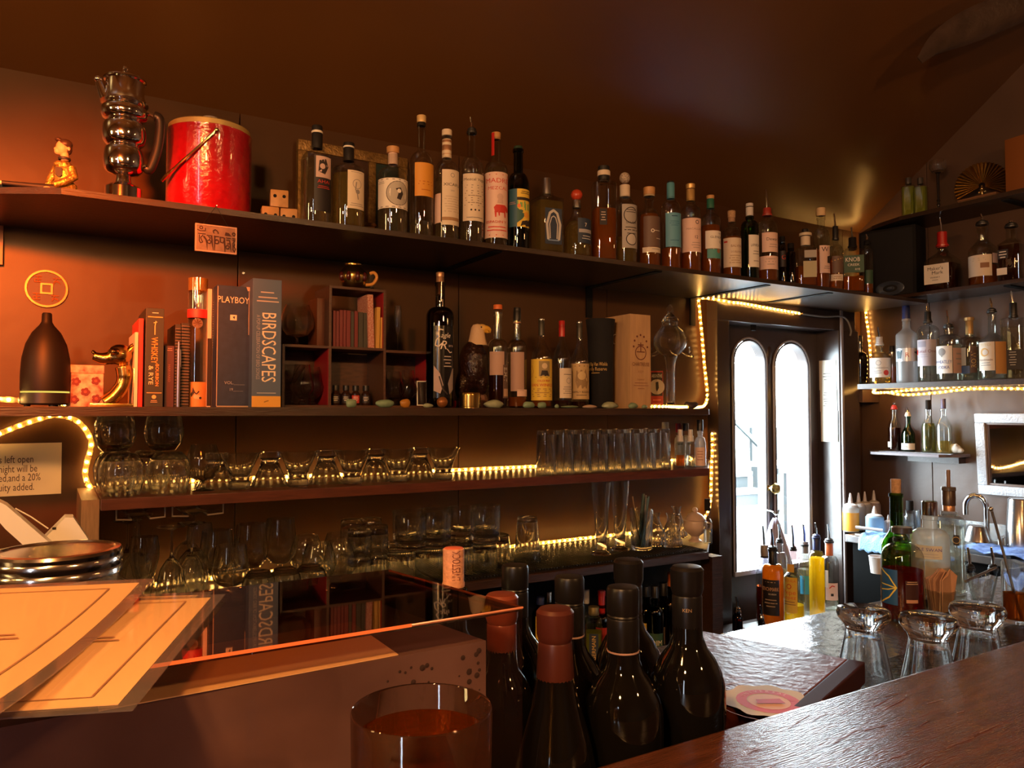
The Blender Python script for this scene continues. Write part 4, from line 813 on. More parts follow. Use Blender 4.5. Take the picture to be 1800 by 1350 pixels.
part('plate', box(S(164, 0)[0], S(236, 0)[0], -.030, .030, 0, 6 * k, .001), BRASS, be); part('back_plate', box(S(230, 0)[0], S(236, 0)[0], -.030, .030, 6 * k, 68 * k, .001), BRASS, be)
part('eye', ball(S(200.5, 616, -.0235), 2.6 * k), M('dark_brass', (.15, .08, .02), .2, 1), be)
# coin plaque on the wall
cx_, Y = xat(81, D, .25), 2.1695; hc = hat(cx_, Y, 508); r = .046
co = E('coin_plaque', 'round cast plaque with a square hole and four characters on the wall', 'plaque', (cx_, Y, z(hc)), (PI / 2, 0, 0))
bz = M('red_bronze', (.42, .16, .05), .32, .6)
part('disc', lathe([(0, 0), (r, 0), (r, .003), (0, .003)], 36), M('dark_bronze', (.045, .010, .005), .5), co); part('rim', lathe([(r * .86, .003), (r * .88, .007), (r * .98, .007), (r, .003)], 36), bz, co)
part('square_rim', join(*[box(a, b, c, d_, .003, .007) for a, b, c, d_ in ((-.013, .013, .009, .013), (-.013, .013, -.013, -.009), (-.013, -.009, -.009, .009), (.009, .013, -.009, .009))]), bz, co, False, rz=(0, 0, PI / 4 * 0))
for u, v, stv in ((-.018, .022, 0), (.021, .020, 1), (-.020, -.020, 2), (.018, -.022, 3)):
    pts = [[(-8, 6), (8, 6)], [(0, 8), (-6, -8)], [(0, 2), (8, -7)], [(-7, -2), (6, -2)]] if stv % 2 else [[(-8, 7), (8, 7)], [(-7, 0), (7, 0)], [(0, 8), (0, -8)], [(-7, -7), (7, -7)], [(-7, 0), (-7, -7)]]
    part('character', join(*[tube([(u + a[0] * .001, v + a[1] * .001, .004), (u + b[0] * .001, v + b[1] * .001, .004)], .0013, 6) for a, b in pts]), bz, co)
# small framed edge at far left of the wall
T('wall_frame', 'reddish picture frame cut by the left picture edge on the wall', 'frame', join(box(-.20, 0, 0, .015, 0, .012), box(-.20, 0, 0, .015, .118, .13), box(-.012, 0, 0, .015, .012, .118), box(-.19, -.012, .006, .012, .012, .118)), M('red_brown_frame', (.20, .05, .02), .4), (xat(4, 2.155, .33), 2.154, z(hat(0, 2.15, 472))), smooth=False)
# books
RB = M('red_cover', (.48, .02, .015), .4); WBk = M('white_cover', (.66, .55, .45), .5); BKc = M('dark_green_cover', (.018, .018, .012), .5); MAR = M('maroon_cover', (.055, .012, .018), .5); DKB = M('dark_cover', (.020, .013, .010), .5)
NAVB = M('navy_cloth', (.020, .032, .075), .65, var=.25, scale=60); BLUB = M('slate_blue_cover', (.075, .105, .175), .45)
book(235, 241, 584, 1.86, .15, 'thin white booklet beside the brass bookend', WBk)
book(241.5, 250, 560, 1.865, .16, 'thin bright red book next to the white booklet', RB)
book(254, 286, 542, 1.85, .17, 'black book with orange spine lettering WHISKEY BOURBON RYE', BKc, [('r', .10, .085, .92, .095, (.7, .35, .1)), ('L', .3, .045, .72, 1, .02, WH), ('s', [(.55, .13), (.5, .18), (.5, .27)], .008, (.7, .5, .2)), ('s', [(.42, .15), (.62, .14)], .006, (.7, .5, .2)), ('t', 'WHISKEY', .5, .43, .085, (.80, .32, .06), -PI / 2, .27), ('t', 'BOURBON', .66, .68, .045, (.80, .32, .06), -PI / 2, .22), ('t', '& RYE', .32, .68, .06, (.75, .62, .4), -PI / 2, .19), ('r', .10, .855, .92, .862, (.7, .35, .1)), ('d', .5, .90, .02, (.7, .4, .15)), ('L', .3, .935, .7, 2, .015, (.6, .4, .2))])
book(288, 305, 608, 1.87, .14, 'short maroon book with faint spine title', MAR, [('L', .25, .04, .8, 2, .03, (.4, .25, .25)), ('t', 'HARVARD', .5, .45, .05, (.22, .10, .10), -PI / 2, .4)])
for a, b, tp, lab in ((306, 316, 570, 'slimmer black spiral notebook between maroon book and glass tube'), (317, 331, 568, 'thicker spiral notebook with white wire right beside the glass tube')):
    r_, W, H = book(a, b, tp, 1.875, .14, lab, DKB, name='spiral_notebook')
    part('wire_spiral', join(*[tube([(W * .52 * math.cos(t), -.003 + .005 * math.sin(t), .006 + i * .0068) for t in [j * 2 * PI / 8 for j in range(8)]], .0008, 4, True) for i in range(int(H / .0068) - 1)]), M('pale_wire', (.55, .45, .38), .3, .6), r_)['kind'] = 'stuff'
x, y, h = place('M', 313, -.02); k = dep(x, y, h) / F
T('ball_pen', 'silver and dark ball pen clipped upright to a spiral notebook', 'pen', join(tube([(0, 0, 0), (0, 0, .13)], .004, 8), tube([(0, 0, .13), (0, 0, .146)], .0022, 8), tube([(.004, -.003, .09), (.004, -.003, .128)], .001, 5)), M('steel_blue_pen', (.20, .22, .26), .3, .7), (x, y + .003, z(h)))
# glass cylinder with gilt rim
x, y, h = place('M', 345, .03); k = dep(x, y, h) / F; hz = lambda py: hat(x, y, py) - h; r = 16 * k
gt = E('gilt_glass_tube', 'tall glass cylinder with gold rim, red ribbon and star ornament', 'vase', (x, y, z(h)), face(x, y))
part('glass', lathe([(0, .001), (r, 0), (r, hz(491)), (r * .93, hz(491)), (r * .93, .004), (0, .004)], 28), CLEAR, gt); part('gold_rim', lathe([(r * 1.02, hz(512)), (r * 1.02, hz(490)), (r * .92, hz(490)), (r * .92, hz(512))], 28), thin_glass('gold_tinted_glass', (.85, .55, .15), 1.8, .08, .35, (.8, .5, .1)), gt)
sl = part('paper_sleeve', lathe([(r * 1.03, .001), (r * 1.03, hz(672)), (r * 1.01, hz(672)), (r * 1.01, .001)], 28), M('orange_sleeve', (.60, .25, .07), .6), gt)
art(sl, [('p', [(.44, .2), (.48, .42), (.42, .62), (.40, .5), (.43, .4)], K), ('s', [(.46, .4), (.50, .5), (.54, .38)], .05, K), ('d', .49, .6, .09, (.7, .40, .25)), ('d', .53, .62, .08, (.7, .40, .25)), ('d', .56, .65, .05, K)], 2 * PI * r * 1.03, hz(672), curved(r * 1.035, .001), 'figure_print')
rb = part('ribbon', lathe([(r * 1.05, hz(560)), (r * 1.08, hz(555)), (r * 1.05, hz(545)), (r * 1.0, hz(548)), (r * 1.0, hz(558))], 28), M('red_ribbon', (.50, .03, .03), .5), gt)
part('star_ornament', join(*[tube([(0, -r * 1.12, hz(570)), (.0095 * math.cos(a * PI / 4), -r * 1.12, hz(570) + .0095 * math.sin(a * PI / 4))], .0013, 5) for a in range(8)], mv(lathe([(0, 0), (.0115, 0), (.0115, .0012), (0, .0012)], 20), (0, -r * 1.12 + .001, hz(570)), m=Matrix.Rotation(PI / 2, 3, 'X'))), M('dark_anise', (.10, .045, .02), .5), gt)
book(363, 370, 508, 1.885, .17, 'slim cream and black book right of the glass tube', WBk, [('r', 0, .42, 1, .99, (.03, .02, .02))])
book(371, 374.5, 506, 1.88, .18, 'slim dark book with fine vertical title next to the blue binder', DKB, [('L', .3, .12, .8, 20, .02, (.45, .36, .28))])
book(379, 437, 503, 1.835, .20, 'worn navy slipcase volume lettered PLAYBOY in cream', NAVB, [('t', 'PLAYBOY', .5, .115, .075, (.72, .60, .44), 0, .96), ('r', .40, .24, .60, .285, (.72, .60, .44)), ('p', [(.47, .255), (.55, .25), (.53, .278)], (.02, .03, .07)), ('t', 'VOL._____', .56, .80, .035, (.35, .35, .38)), ('t', '19_____', .62, .855, .032, (.35, .35, .38)), ('s', [(0.02, .01), (0.02, .99)], .006, (.45, .33, .22)), ('s', [(.97, .02), (.97, .4)], .005, (.45, .33, .22)), ('r', .02, .99, .98, 1., (.4, .3, .2)), ('p', [(.88, 0), (1, 0), (1, .03), (.93, .035)], (.5, .36, .26))], name='slipcase_book')
bi, W, H = book(442, 493, 491, 1.803, .22, 'large slate-blue book titled BIRDSCAPES with an orange foot band', BLUB, [('t', 'BIRDSCAPES', .58, .535, .155, (.80, .66, .48), -PI / 2, .54), ('L', .22, .10, .78, 1, .03, (.55, .45, .40)), ('L', .12, .14, .92, 2, .03, (.55, .45, .40)), ('t', 'A POP-UP CELEBRATION OF BIRD SONGS', .20, .535, .04, (.35, .32, .35), -PI / 2, .5), ('L', .1, .888, .9, 1, .02, (.45, .42, .42)), ('r', 0, .915, 1, 1, (.72, .36, .06)), ('s', [(.42, .962), (.5, .955), (.58, .95)], .008, (.3, .15, .03))], name='large_book')
# ------------------------------------------------------------------ cubby shelf unit
CW = M('cubby_wood', (.085, .032, .016), .4, var=.4, scale=12, stretch=(3, 14, 14)); CR = M('cubby_red_lining', (.30, .012, .018), .5)
Yc = 1.905; Yb = 2.03
cu = E('cubby_unit', 'small wooden cubby shelf with red lining holding glasses and little books', 'cubby shelf', (0, Yc, z(MH) + .0003))
X = lambda px: xat(px, Yc, .06)
hc = lambda px, py: hat(X(px), Yc, py) - MH
zA, zB = hc(620, 610), hc(620, 505); t = .007; dp = Yb - Yc
xl, xa, xb, xr = X(498), X(580), X(676), X(766)
zR = hc(720, 617)
def board(nm, *b): part(nm, box(*b, .0008), CW, cu, False)
board('shelf_board', xl, xa - t / 2, 0, dp, zA - t, zA); board('shelf_board', xa + t / 2, xb - t / 2, 0, dp, zA - t, zA); board('shelf_board', xb + t / 2, xr, 0, dp, zR - t, zR)
for q_ in (xl, xa, xb): board('upright', q_ - t / 2, q_ + t / 2, 0, dp, 0, zA if q_ == xl else zB)
board('upright', xr - t, xr, 0, dp, 0, zR - t); board('top_board', xa + t / 2, xb - t / 2, 0, dp, zB - t, zB); board('bottom_board', xl + t / 2, xa - t / 2, 0, dp, 0, .006); board('bottom_board', xa + t / 2, xb - t / 2, 0, dp, 0, .006); board('bottom_board', xb + t / 2, xr - t, 0, dp, 0, .006)
for q_, zz0, zz1 in ((xa - t / 2 - .0011, .007, zA - t), (xr - t - .0011, .007, zR - t), (xb - t / 2 - .0011, zA, zB - t)): part('red_lining', box(q_, q_ + .001, .003, dp, zz0, zz1), CR, cu, False)
part('back_board', box(xl, xr, dp - .004, dp, 0, zR - t), CW, cu, False)
CZ = MH + .0065                     # floor of the lower cubbies
CA = MH + zA + .0004               # floor of the upper one
# little books
ci = 0
for a, b, tp, cm, lb in ((585, 590, 546, 'r', 'first small red book from the left in the cubby'), (591, 596, 547, 'r', 'second small red book from the left in the cubby'), (597, 602.5, 545, 'r', 'third small red book from the left in the cubby'), (603.5, 608, 545, 'r', 'fourth small red book from the left in the cubby'), (609, 616, 546, 'r', 'thicker fifth red book from the left in the cubby'), (617, 622, 548, 'g', 'small grey-green book between red ones in the cubby'), (623, 629, 547, 'r', 'last small red book, right of the grey-green one'), (630, 638, 549, 'g', 'grey-green book just right of the last red one'), (639, 646, 550, 'g', 'rightmost grey-green book in the cubby')):
    xm = xat((a + b) / 2, Yc + .02, .15); book(a, b, tp, Yc + .02, .07, lb, M('little_red_cover', (.16, .012, .012), .4) if cm == 'r' else M('little_green_cover', (.045, .042, .028), .5), hb=CA, group='little books in the cubby')
book(648, 658, 518, Yc + .012, .08, 'leaning little book in red and white patterned cloth', M('patterned_red_cloth', (.40, .08, .05), .6, c2=(.60, .38, .28), scale=260), hb=CA, group='little books in the cubby', tl=-.03)
book(661, 667, 540, Yc + .008, .06, 'yellow paper packet leaning beside the patterned book', M('yellow_paper', (.55, .30, .06), .6), hb=CA, group='little books in the cubby', tl=.02)
book(668.5, 672, 558, Yc + .008, .05, 'short yellow paper packet at the right of the cubby', MC['yellow_paper'], hb=CA, group='little books in the cubby', tl=.01)
# glassware helper
GM = {}
def gl(kind, H, R1, seg=28):       # profiles as fractions, closed thick walls
    key = (kind, round(H, 3), round(R1, 3))
    if key in GM: return GM[key]
    t = .0016
    if kind == 'stemless': o = [(.55, 0), (.62, .02), (.88, .18), (1.0, .40), (.95, .68), (.80, .97), (.79, 1.0)]; base = .05
    elif kind == 'vglass': o = [(.50, 0), (.54, .02), (.54, .20), (.44, .25), (.46, .30), (.60, .52), (.80, .78), (.99, .99), (1.0, 1.0)]; base = .34
    elif kind == 'highball': o = [(.84, 0), (.88, .02), (.90, .06), (1.0, .99), (.99, 1.0)]; base = .09
    elif kind == 'rocks': o = [(.90, 0), (.96, .03), (1.0, .30), (1.0, .99), (.99, 1.0)]; base = .16
    elif kind == 'pint': o = [(.70, 0), (.74, .02), (.78, .10), (.96, .74), (1.0, .80), (1.0, .99), (.99, 1.0)]; base = .06
    elif kind == 'pilsner': o = [(.98, 0), (1.0, .02), (.60, .04), (.50, .06), (.54, .10), (.72, .55), (.98, .99), (.97, 1.0)]; base = .16
    elif kind == 'waist': o = [(.58, 0), (.69, .010), (.74, .045), (.72, .085), (.55, .150), (.49, .19), (.55, .30), (.72, .55), (.88, .80), (.99, .99), (1.0, 1.0)]; base = .17
    elif kind in ('snifter', 'tulip', 'flute', 'wine', 'martini', 'glencairn'):
        st, fr = {'snifter': (.22, .62), 'tulip': (.30, .80), 'flute': (.36, .95), 'wine': (.46, .86), 'martini': (.52, .62), 'glencairn': (.18, .75)}[kind]
        bowl = {'snifter': [(.60, .06), (.92, .26), (1.0, .44), (.90, .70), (.68, 1.0)], 'tulip': [(.55, .05), (.92, .22), (1.0, .42), (.88, .72), (.80, 1.0)], 'flute': [(.35, .06), (.72, .22), (.98, .55), (1.0, .75), (.88, 1.0)], 'wine': [(.45, .05), (.85, .22), (1.0, .45), (.95, .70), (.78, 1.0)], 'martini': [(.25, .12), (.6, .5), (.85, .82), (1.0, 1.0)], 'glencairn': [(.60, .06), (.95, .22), (1.0, .36), (.75, .68), (.62, 1.0)]}[kind]
        ft_ = {'snifter': .62, 'tulip': .72, 'flute': .95, 'wine': .85, 'martini': .62, 'glencairn': .60}[kind]
        sr = .07 if kind != 'glencairn' else .22
        o = [(ft_, 0), (ft_, .008), (ft_ * .5, .022), (sr * 1.5, .05), (sr, .10), (sr, st * .8), (sr * 2, st)] + [(a, st + b * (1 - st)) for a, b in bowl]; base = st + .03
    pr = [(0, .0)] + [(a * R1, b * H) for a, b in o]
    inn = [(max(a * R1 - t, .0005), b * H) for a, b in reversed(o) if b > base + .001]
    pr += inn + [(inn[-1][0] * .6, base * H + .001), (0, base * H)]
    GM[key] = mesh(kind, *lathe(pr, seg), GLASS); return GM[key]
GN = {'stemless': 'stemless_glass', 'vglass': 'cocktail_tumbler', 'highball': 'highball_glass', 'rocks': 'rocks_glass', 'pint': 'pint_glass', 'pilsner': 'pilsner_glass', 'snifter': 'brandy_snifter', 'tulip': 'tulip_glass', 'flute': 'champagne_flute', 'wine': 'wine_glass', 'martini': 'martini_glass', 'glencairn': 'nosing_glass', 'waist': 'waisted_glass'}
def G(kind, px, H, R1, label, ax, h, up=True, group=None, py=None):
    if ax == 'h': x, y = on_h(px, py, h)
    else: x, y = xat(px, ax, h), ax
    o = put(GN[kind], gl(kind, H, R1), None, (x, y, z(h) + (.0004 if up else H + .0004)), 0. if up else (PI, 0, 0))
    return tag(o, label, 'glass', group or GN[kind].replace('_', ' ') + ' pieces')
# on and in the cubby
G('snifter', 522, .105, .043, 'large brandy snifter standing on the left cubby top', 1.955, MH + zA)
G('martini', 513, .10, .034, 'wide stemmed glass half hidden behind the blue book', 1.95, CZ); G('glencairn', 531, .102, .030, 'nosing glass in the left lower cubby, left of two', 1.935, CZ); G('glencairn', 548, .098, .030, 'nosing glass in the left lower cubby, near the red lining', 1.955, CZ)
G('flute', 699, .125, .0095, 'very slim clear flute standing on the right cubby top', 1.95, MH + zR)
G('glencairn', 692, .092, .030, 'left of two small glasses in the right lower cubby', 1.95, CZ); G('glencairn', 717, .096, .026, 'right of two small glasses in the right lower cubby', 1.945, CZ)
x, y = xat(560, 1.975, .1), 1.975; T('reddish_block', 'upright reddish block behind the snifter on the cubby', 'box', box(-.018, .018, -.03, .03, 0, .125, .002), M('reddish_grain', (.13, .04, .015), .4, var=.4, scale=10, stretch=(12, 12, 2)), (x, y, z(MH) + zA + .0006), .1)  # upright block in a grained reddish brown
for i, (px, lb, ln) in enumerate(((590, 'leftmost', 1), (608, 'second from left', 2), (625, 'third from left', 0), (643, 'rightmost', 3))):
    xx = xat(px, 1.945, CZ); bo = E('dropper_bottle', f'{lb} of four tiny dark bottles in the centre cubby', 'bottle', (xx, 1.945, z(CZ)), face(xx, 1.9), 'tiny dark bottles in the cubby')
    part('glass', lathe([(0, 0), (.0105, 0), (.012, .002), (.012, .030), (.007, .036), (.006, .040)], 16), M('dark_brown_glass', (.03, .012, .006), .12), bo); part('cap', lathe([(.0075, .038), (.0085, .039), (.0085, .052), (0, .053)], 14), BLACK, bo)
    V = [(.0123 * math.sin(a), -.0123 * math.cos(a), zz) for zz in (.006, .026) for a in [(-.9 + 1.8 * j / 6) for j in range(7)]]
    lo = part('label', (V, [(j, j + 1, j + 8, j + 7) for j in range(6)]), LBK if ln != 0 else LRED, bo); art(lo, [('L', .15, .2, .85, 3, .22, WH)], .022, .020, curved(.0124, .006), 'lettering')
x, y = xat(745, 1.925, CZ), 1.925; ph = E('small_photo', 'small white-framed dark photo leaning in the right cubby', 'photo frame', (x, y, z(CZ)), face(x, y) * .6)
ph.rotation_euler = (-.12, 0, face(x, y) * .6)
part('frame', join(box(-.019, -.0165, -.002, .002, 0, .068), box(.0165, .019, -.002, .002, 0, .068), box(-.0165, .0165, -.002, .002, .0655, .068), box(-.0165, .0165, -.002, .002, 0, .0025)), WHITE, ph, False); part('picture', box(-.0165, .0165, -.001, .001, .0025, .0655), M('dark_photo', (.02, .012, .01), .15), ph, False)
# mug and glass on top
x, y = xat(620, 1.955, .2), 1.955; k = dep(x, y, .2) / F
mg = E('brass_mug', 'round-bellied brass mug with dark oval windows and orange handle', 'mug', (x, y, z(MH) + zB + .0004), face(x, y))
mb = lambda py: (506 - py) * k
part('mug_body', lathe([(0, .001), (14 * k, 0), (17 * k, .003), (25 * k, mb(485)), (24 * k, mb(475)), (16 * k, mb(466)), (15 * k, mb(462)), (15.5 * k, mb(460)), (13 * k, mb(460)), (13 * k, mb(466)), (0, mb(495))], 28), BRASS, mg)
for a in (-.95, -.32, .32, .95): part('dark_oval', ball((24 * k * math.sin(a), -24 * k * math.cos(a), mb(484)), 5 * k, 10, 8, (.9, .9, 1.7)), M('dark_cabochon', (.06, .008, .006), .15), mg)
part('handle', tube(smooth_path([(22 * k, -.002, mb(496)), (34 * k, -.004, mb(494)), (41 * k, -.004, mb(482)), (36 * k, -.003, mb(474)), (29 * k, -.002, mb(476))], 4), .0042, 8), M('orange_handle', (.62, .28, .06), .3), mg)
G('rocks', 645, .066, .020, 'small clear glass behind the brass mug', 2.01, MH + zB)
# ------------------------------------------------------------------ middle shelf bottles
GMi = 'bottles on the middle shelf'
B('M', 773, 49, 496, 558, 540, 17, 'tall dark bourbon bottle with silver script reading Eagle Rare', glass=SMOKE, liq='dark', lev=550, cap=[('k', COPPER, 479, 487, 15), ('w', COPPER, 487, 518, 14)], group=GMi,
  labs=[(762, 796, 575, 700, M('black_glassy_label', (.008, .007, .008), .2), [('s', [(.42, .06), (.28, .05), (.16, .11), (.26, .15), (.12, .20), (.08, .27), (.22, .29), (.38, .24)], .016, (.72, .62, .54)), ('t', 'agle', .55, .13, .10, (.72, .62, .54), 0, .42, .3), ('t', 'R', .48, .265, .17, (.72, .62, .54), 0, None, .3), ('s', [(.58, .32), (.72, .37), (.84, .36)], .012, (.72, .62, .54)), ('t', 'are', .78, .27, .06, (.5, .42, .36), 0, .26), ('L', .42, .42, .82, 4, .045, (.45, .38, .34)), ('p', [(.02, .55), (.28, .66), (.42, .82), (.30, .94), (.02, .90)], (.42, .30, .28)), ('p', [(.62, .80), (.85, .60), (.95, .58), (.92, .88), (.7, .95)], (.30, .24, .22)), ('s', [(.25, .70), (.4, .88), (.6, .95)], .02, K)])])
B('M', 875, 35, 548, 612, 596, 15, 'empty-necked bourbon bottle with orange-red cap and pale rear label', liq='dark', lev=660, cap=[('c', ORC, 536, 544, 16)], group=GMi, labs=[(861, 886, 619, 660, M('label_back', (.42, .26, .20), .6), []), (884, 893, 642, 700, LBRN, [('t', 'E.H.T', .4, .3, .2, WH, -PI / 2), ('r', .1, .72, .95, .95, (.5, .32, .22))])])
B('M', 909, 34, 562, 612, 597, 14, 'empty-necked bourbon bottle with black cap and tall pale rear label', liq='amber', lev=698, cap=[('c', BLACK, 541, 546, 13), ('w', BLACK, 546, 565, 13.5), ('b', COPPER, 566, 568, 14)], group=GMi, labs=[(898, 921, 620, 688, MC['label_back'], []), (909, 927, 685, 697, LPK, [])], off=.015)
B('M', 952, 37, 562, 630, 592, 11, 'whiskey bottle with broad yellow label of an old man, Van Winkle', liq='amber', lev=695, cap=[('c', STEEL, 560, 563, 12), ('w', M('dark_olive_capsule', (.035, .03, .02), .4), 563, 590, 11)], group=GMi, style='s',
  labs=[(934, 971, 632, 704, LYEL, [('r', .40, .05, .80, .42, (.30, .22, .10)), ('d', .60, .17, .07, (.62, .48, .30)), ('p', [(.45, .42), (.5, .28), (.7, .28), (.77, .42)], K), ('L', .2, .44, .95, 1, .03, K), ('t', 'OLD RIP', .58, .53, .07, RD, 0, .6), ('t', 'VAN WINKLE', .52, .63, .10, RD, 0, .85), ('L', .1, .72, .9, 5, .045, BR), ('s', [(.12, .15), (.2, .3), (.12, .45)], .02, (.5, .3, .05))])])
B('M', 988, 34, 570, 632, 592, 10, 'whiskey bottle with red capsule and narrow cream label', liq='dark', lev=704, cap=[('w', WAXR, 564, 592, 11)], group=GMi, style='s', labs=[(984, 1005, 648, 700, CREAM, [('L', .2, .2, .9, 1, .06, K), ('o', .6, .42, .09, .015, GY_), ('L', .2, .62, .9, 4, .07, GY_)])])
B('M', 1019, 33, 570, 638, 598, 10, 'whiskey bottle with sepia portrait label beside the black bag', liq='dark', lev=706, cap=[('w', M('dark_olive_capsule', (.035, .03, .02)), 567, 595, 10.5), ('c', STEEL, 565, 568, 11)], group=GMi, style='s', labs=[(1006, 1036, 640, 702, M('sepia_label', (.50, .34, .15), .6), [('L', .1, .06, .9, 1, .06, K), ('p', [(.25, .2), (.7, .16), (.85, .5), (.75, .7), (.3, .7), (.2, .5)], (.28, .18, .08)), ('d', .5, .34, .12, (.55, .40, .20)), ('t', 'FAMILY RESERVE', .5, .8, .08, K, 0, .9), ('L', .2, .88, .8, 1, .05, K)])])
# brown ball, red votive and coiled tin
x, y, h = place('M', 777, -.03); T('bronze_ball', 'round bronze-brown ball sitting before the script bottle', 'ball', ball((0, 0, .0155), .0155, 18, 12), M('bronze_glaze', (.30, .11, .03), .18, .4), (x, y, z(h)))
x, y, h = place('M', 796, .01); T('red_votive', 'little red glass votive right of the bronze ball', 'votive', lathe([(0, 0), (.008, 0), (.010, .012), (.009, .020), (.0075, .020), (.008, .004), (0, .004)], 16), M('red_votive_glass', (.40, .01, .01), .1, trans=.4), (x, y, z(h)))
x, y, h = place('M', 826, -.035); r = .029
T('coiled_tin', 'ribbed brass tin in front of the eagle decanter', 'tin', lathe([(0, 0), (r, 0)] + [(r * (1.02 if i % 2 else .985), .003 + i * .0035) for i in range(11)] + [(r * .95, .041), (0, .041)], 32), BRASS, (x, y, z(h)))
# eagle decanter
x, y, h = place('M', 832, .075); k = dep(x, y, h) / F; S = lambda px, py, d=0.: ((px - 834) * k, d, (717 - py) * k)
eg = E('eagle_decanter', 'ceramic eagle decanter with cream head, yellow beak and dark brown feathers', 'decanter', (x, y, z(h)), face(x, y))
DKF = M('dark_brown_feathers', (.030, .011, .007), .22, var=.5, scale=120, bump=1.0, bscale=110)
blob('feathered_body', join(ball(S(834, 640), 27 * k, s=(1.0, .9, 1.6)), ball(S(836, 615), 17 * k, s=(1, .9, 1.1)), ball(S(818, 668, .0), 18 * k, s=(.85, .9, 1.9), rot=Matrix.Rotation(.25, 3, 'Y')), ball(S(850, 665), 16 * k, s=(.8, .9, 1.8))), DKF, eg, .003, 2)
hd = part('head', lathe([(17 * k, 0), (15.2 * k, 6 * k), (13 * k, 17 * k), (11.5 * k, 26 * k), (10.5 * k, 31 * k), (7.5 * k, 36 * k), (0, 38.5 * k)], 24, 0, 1.05, .8), M('cream_feathers', (.68, .46, .26), .4, bump=.4, bscale=150), eg, loc=S(841, 606))
part('face', ball((7 * k, 0, 30 * k), 9.5 * k, 14, 10, (1.15, .72, .82)), M('yellow_cream_glaze', (.72, .44, .12), .35), hd)
bk = smooth_path([(13 * k, 0, 30 * k), (18 * k, 0, 30 * k), (22 * k, 0, 27 * k), (22 * k, 0, 22 * k)], 3)
part('beak', join(tube(bk, [6 * k, 5.4 * k, 5 * k, 4.4 * k, 3.8 * k, 3.2 * k, 2.6 * k, 1.8 * k, 1.2 * k, .6 * k], 10), tube([(13 * k, 0, 26 * k), (18 * k, 0, 23.5 * k), (20 * k, 0, 22.5 * k)], [4 * k, 2.5 * k, 1. * k], 8)), M('yellow_beak', (.75, .40, .04), .3), hd)
part('eye', ball((7 * k, -6.6 * k, 31.5 * k), 1.5 * k, 8, 6), BLACK, hd)
rk = []
for i in range(16):
    a = R_.uniform(0, 2 * PI); rr = R_.uniform(0, 18) * k; rk.append(ball((rr * math.cos(a) * 1.25, rr * math.sin(a), R_.uniform(6, 17) * k), R_.uniform(8, 12) * k, 6, 4, (1, .9, R_.uniform(.8, 1.3))))
part('rock_base', join(*rk, lathe([(0, 0), (27 * k, 0), (29 * k, 6 * k), (24 * k, 14 * k), (0, 18 * k)], 12, 0, 1.1, .9)), M('pink_brown_rock', (.20, .085, .055), .3, var=.4, scale=50), eg, False)
# velvet bag and wooden box
x, y, h = place('M', 1056, .03); k = dep(x, y, h) / F; hz = lambda py: hat(x, y, py) - h
bg_ = E('velvet_bag', 'tall black velvet bottle bag with gold lettering', 'bag', (x, y, z(h)), face(x, y))
rr_ = 22 * k
bp = [(0, .001), (19 * k, 0), (21.5 * k, .006), (22 * k, hz(660)), (22 * k, hz(620)), (23 * k, hz(590)), (25.5 * k, hz(566)), (26 * k, hz(562)), (21 * k, hz(564)), (0, hz(575))]
bo = part('bag_cloth', lathe(bp, 26), M('black_velvet', (.006, .005, .006), .9, bump=.5, bscale=40), bg_)
art(bo, [('t', 'Old Rip Van Winkle', .44, .3, .30, GD, 0, .30), ('t', 'Family Reserve', .44, .58, .30, GD, 0, .28), ('L', .36, .8, .5, 1, .12, GD)], 2 * PI * rr_, hz(632) - hz(662), curved(rr_ * 1.01, hz(662)), 'lettering')
Yx = 1.845; xL, xR = xat(1108, Yx, .1), xat(1144, Yx, .1); k = dep(xL, Yx, .1) / F; H = hat((xL + xR) / 2, Yx, 553) - MH; W = xR - xL; x = (xL + xR) / 2
wbx = E('wooden_bottle_box', 'tall pale wooden bottle case branded CHARTREUSE with orb emblem', 'box', (x, Yx, z(MH) + .0003), 0)
PALEW = M('pale_pine', (.56, .34, .17), .5, var=.18, scale=8, stretch=(10, 10, 1.2))
dpx = .155
fr_ = part('front_board', box(-W / 2, W / 2, 0, .007, 0, H, .0006), PALEW, wbx, False); part('side_board', box(-W / 2, -W / 2 + .007, .0072, dpx, 0, H, .0006), PALEW, wbx, False); part('side_board', box(W / 2 - .007, W / 2, .0072, dpx, 0, H, .0006), PALEW, wbx, False); part('back_board', box(-W / 2 + .007, W / 2 - .007, dpx - .007, dpx, 0, H, .0006), PALEW, wbx, False); part('lid', box(-W / 2 + .0072, W / 2 - .0072, .0072, dpx - .0072, H - .008, H - .001), PALEW, wbx, False)
IB = (.16, .05, .03)
art(fr_, [('d', .5 + .33 * math.cos(PI + PI * i / 6), .345 - .125 * math.sin(PI * i / 6), .012, IB) for i in range(7)] + [('o', .5, .41, .072, .010, IB), ('s', [(.30, .40), (.70, .40)], .010, IB), ('s', [(.5, .40), (.5, .30)], .012, IB), ('s', [(.36, .325), (.64, .325)], .012, IB), ('t', 'CHARTREUSE', .5, .53, .055, IB, 0, .82), ('t', 'V.E.P.', .5, .61, .035, (.34, .16, .08)), ('t', 'Liqueur', .5, .69, .032, (.34, .16, .08)), ('L', .12, .725, .88, 2, .028, (.36, .18, .10)), ('L', .3, .785, .7, 1, .028, (.36, .18, .10))], W, H, flat(0, 0, 0), 'brand_print')
part('rope_handle', tube(smooth_path([(-W / 2 - .001, .07, H * .80), (-W / 2 - .012, .07, H * .78), (-W / 2 - .012, .075, H * .72), (-W / 2 - .001, .075, H * .70)], 4), .002, 6), M('white_rope', (.6, .5, .4), .7), wbx)
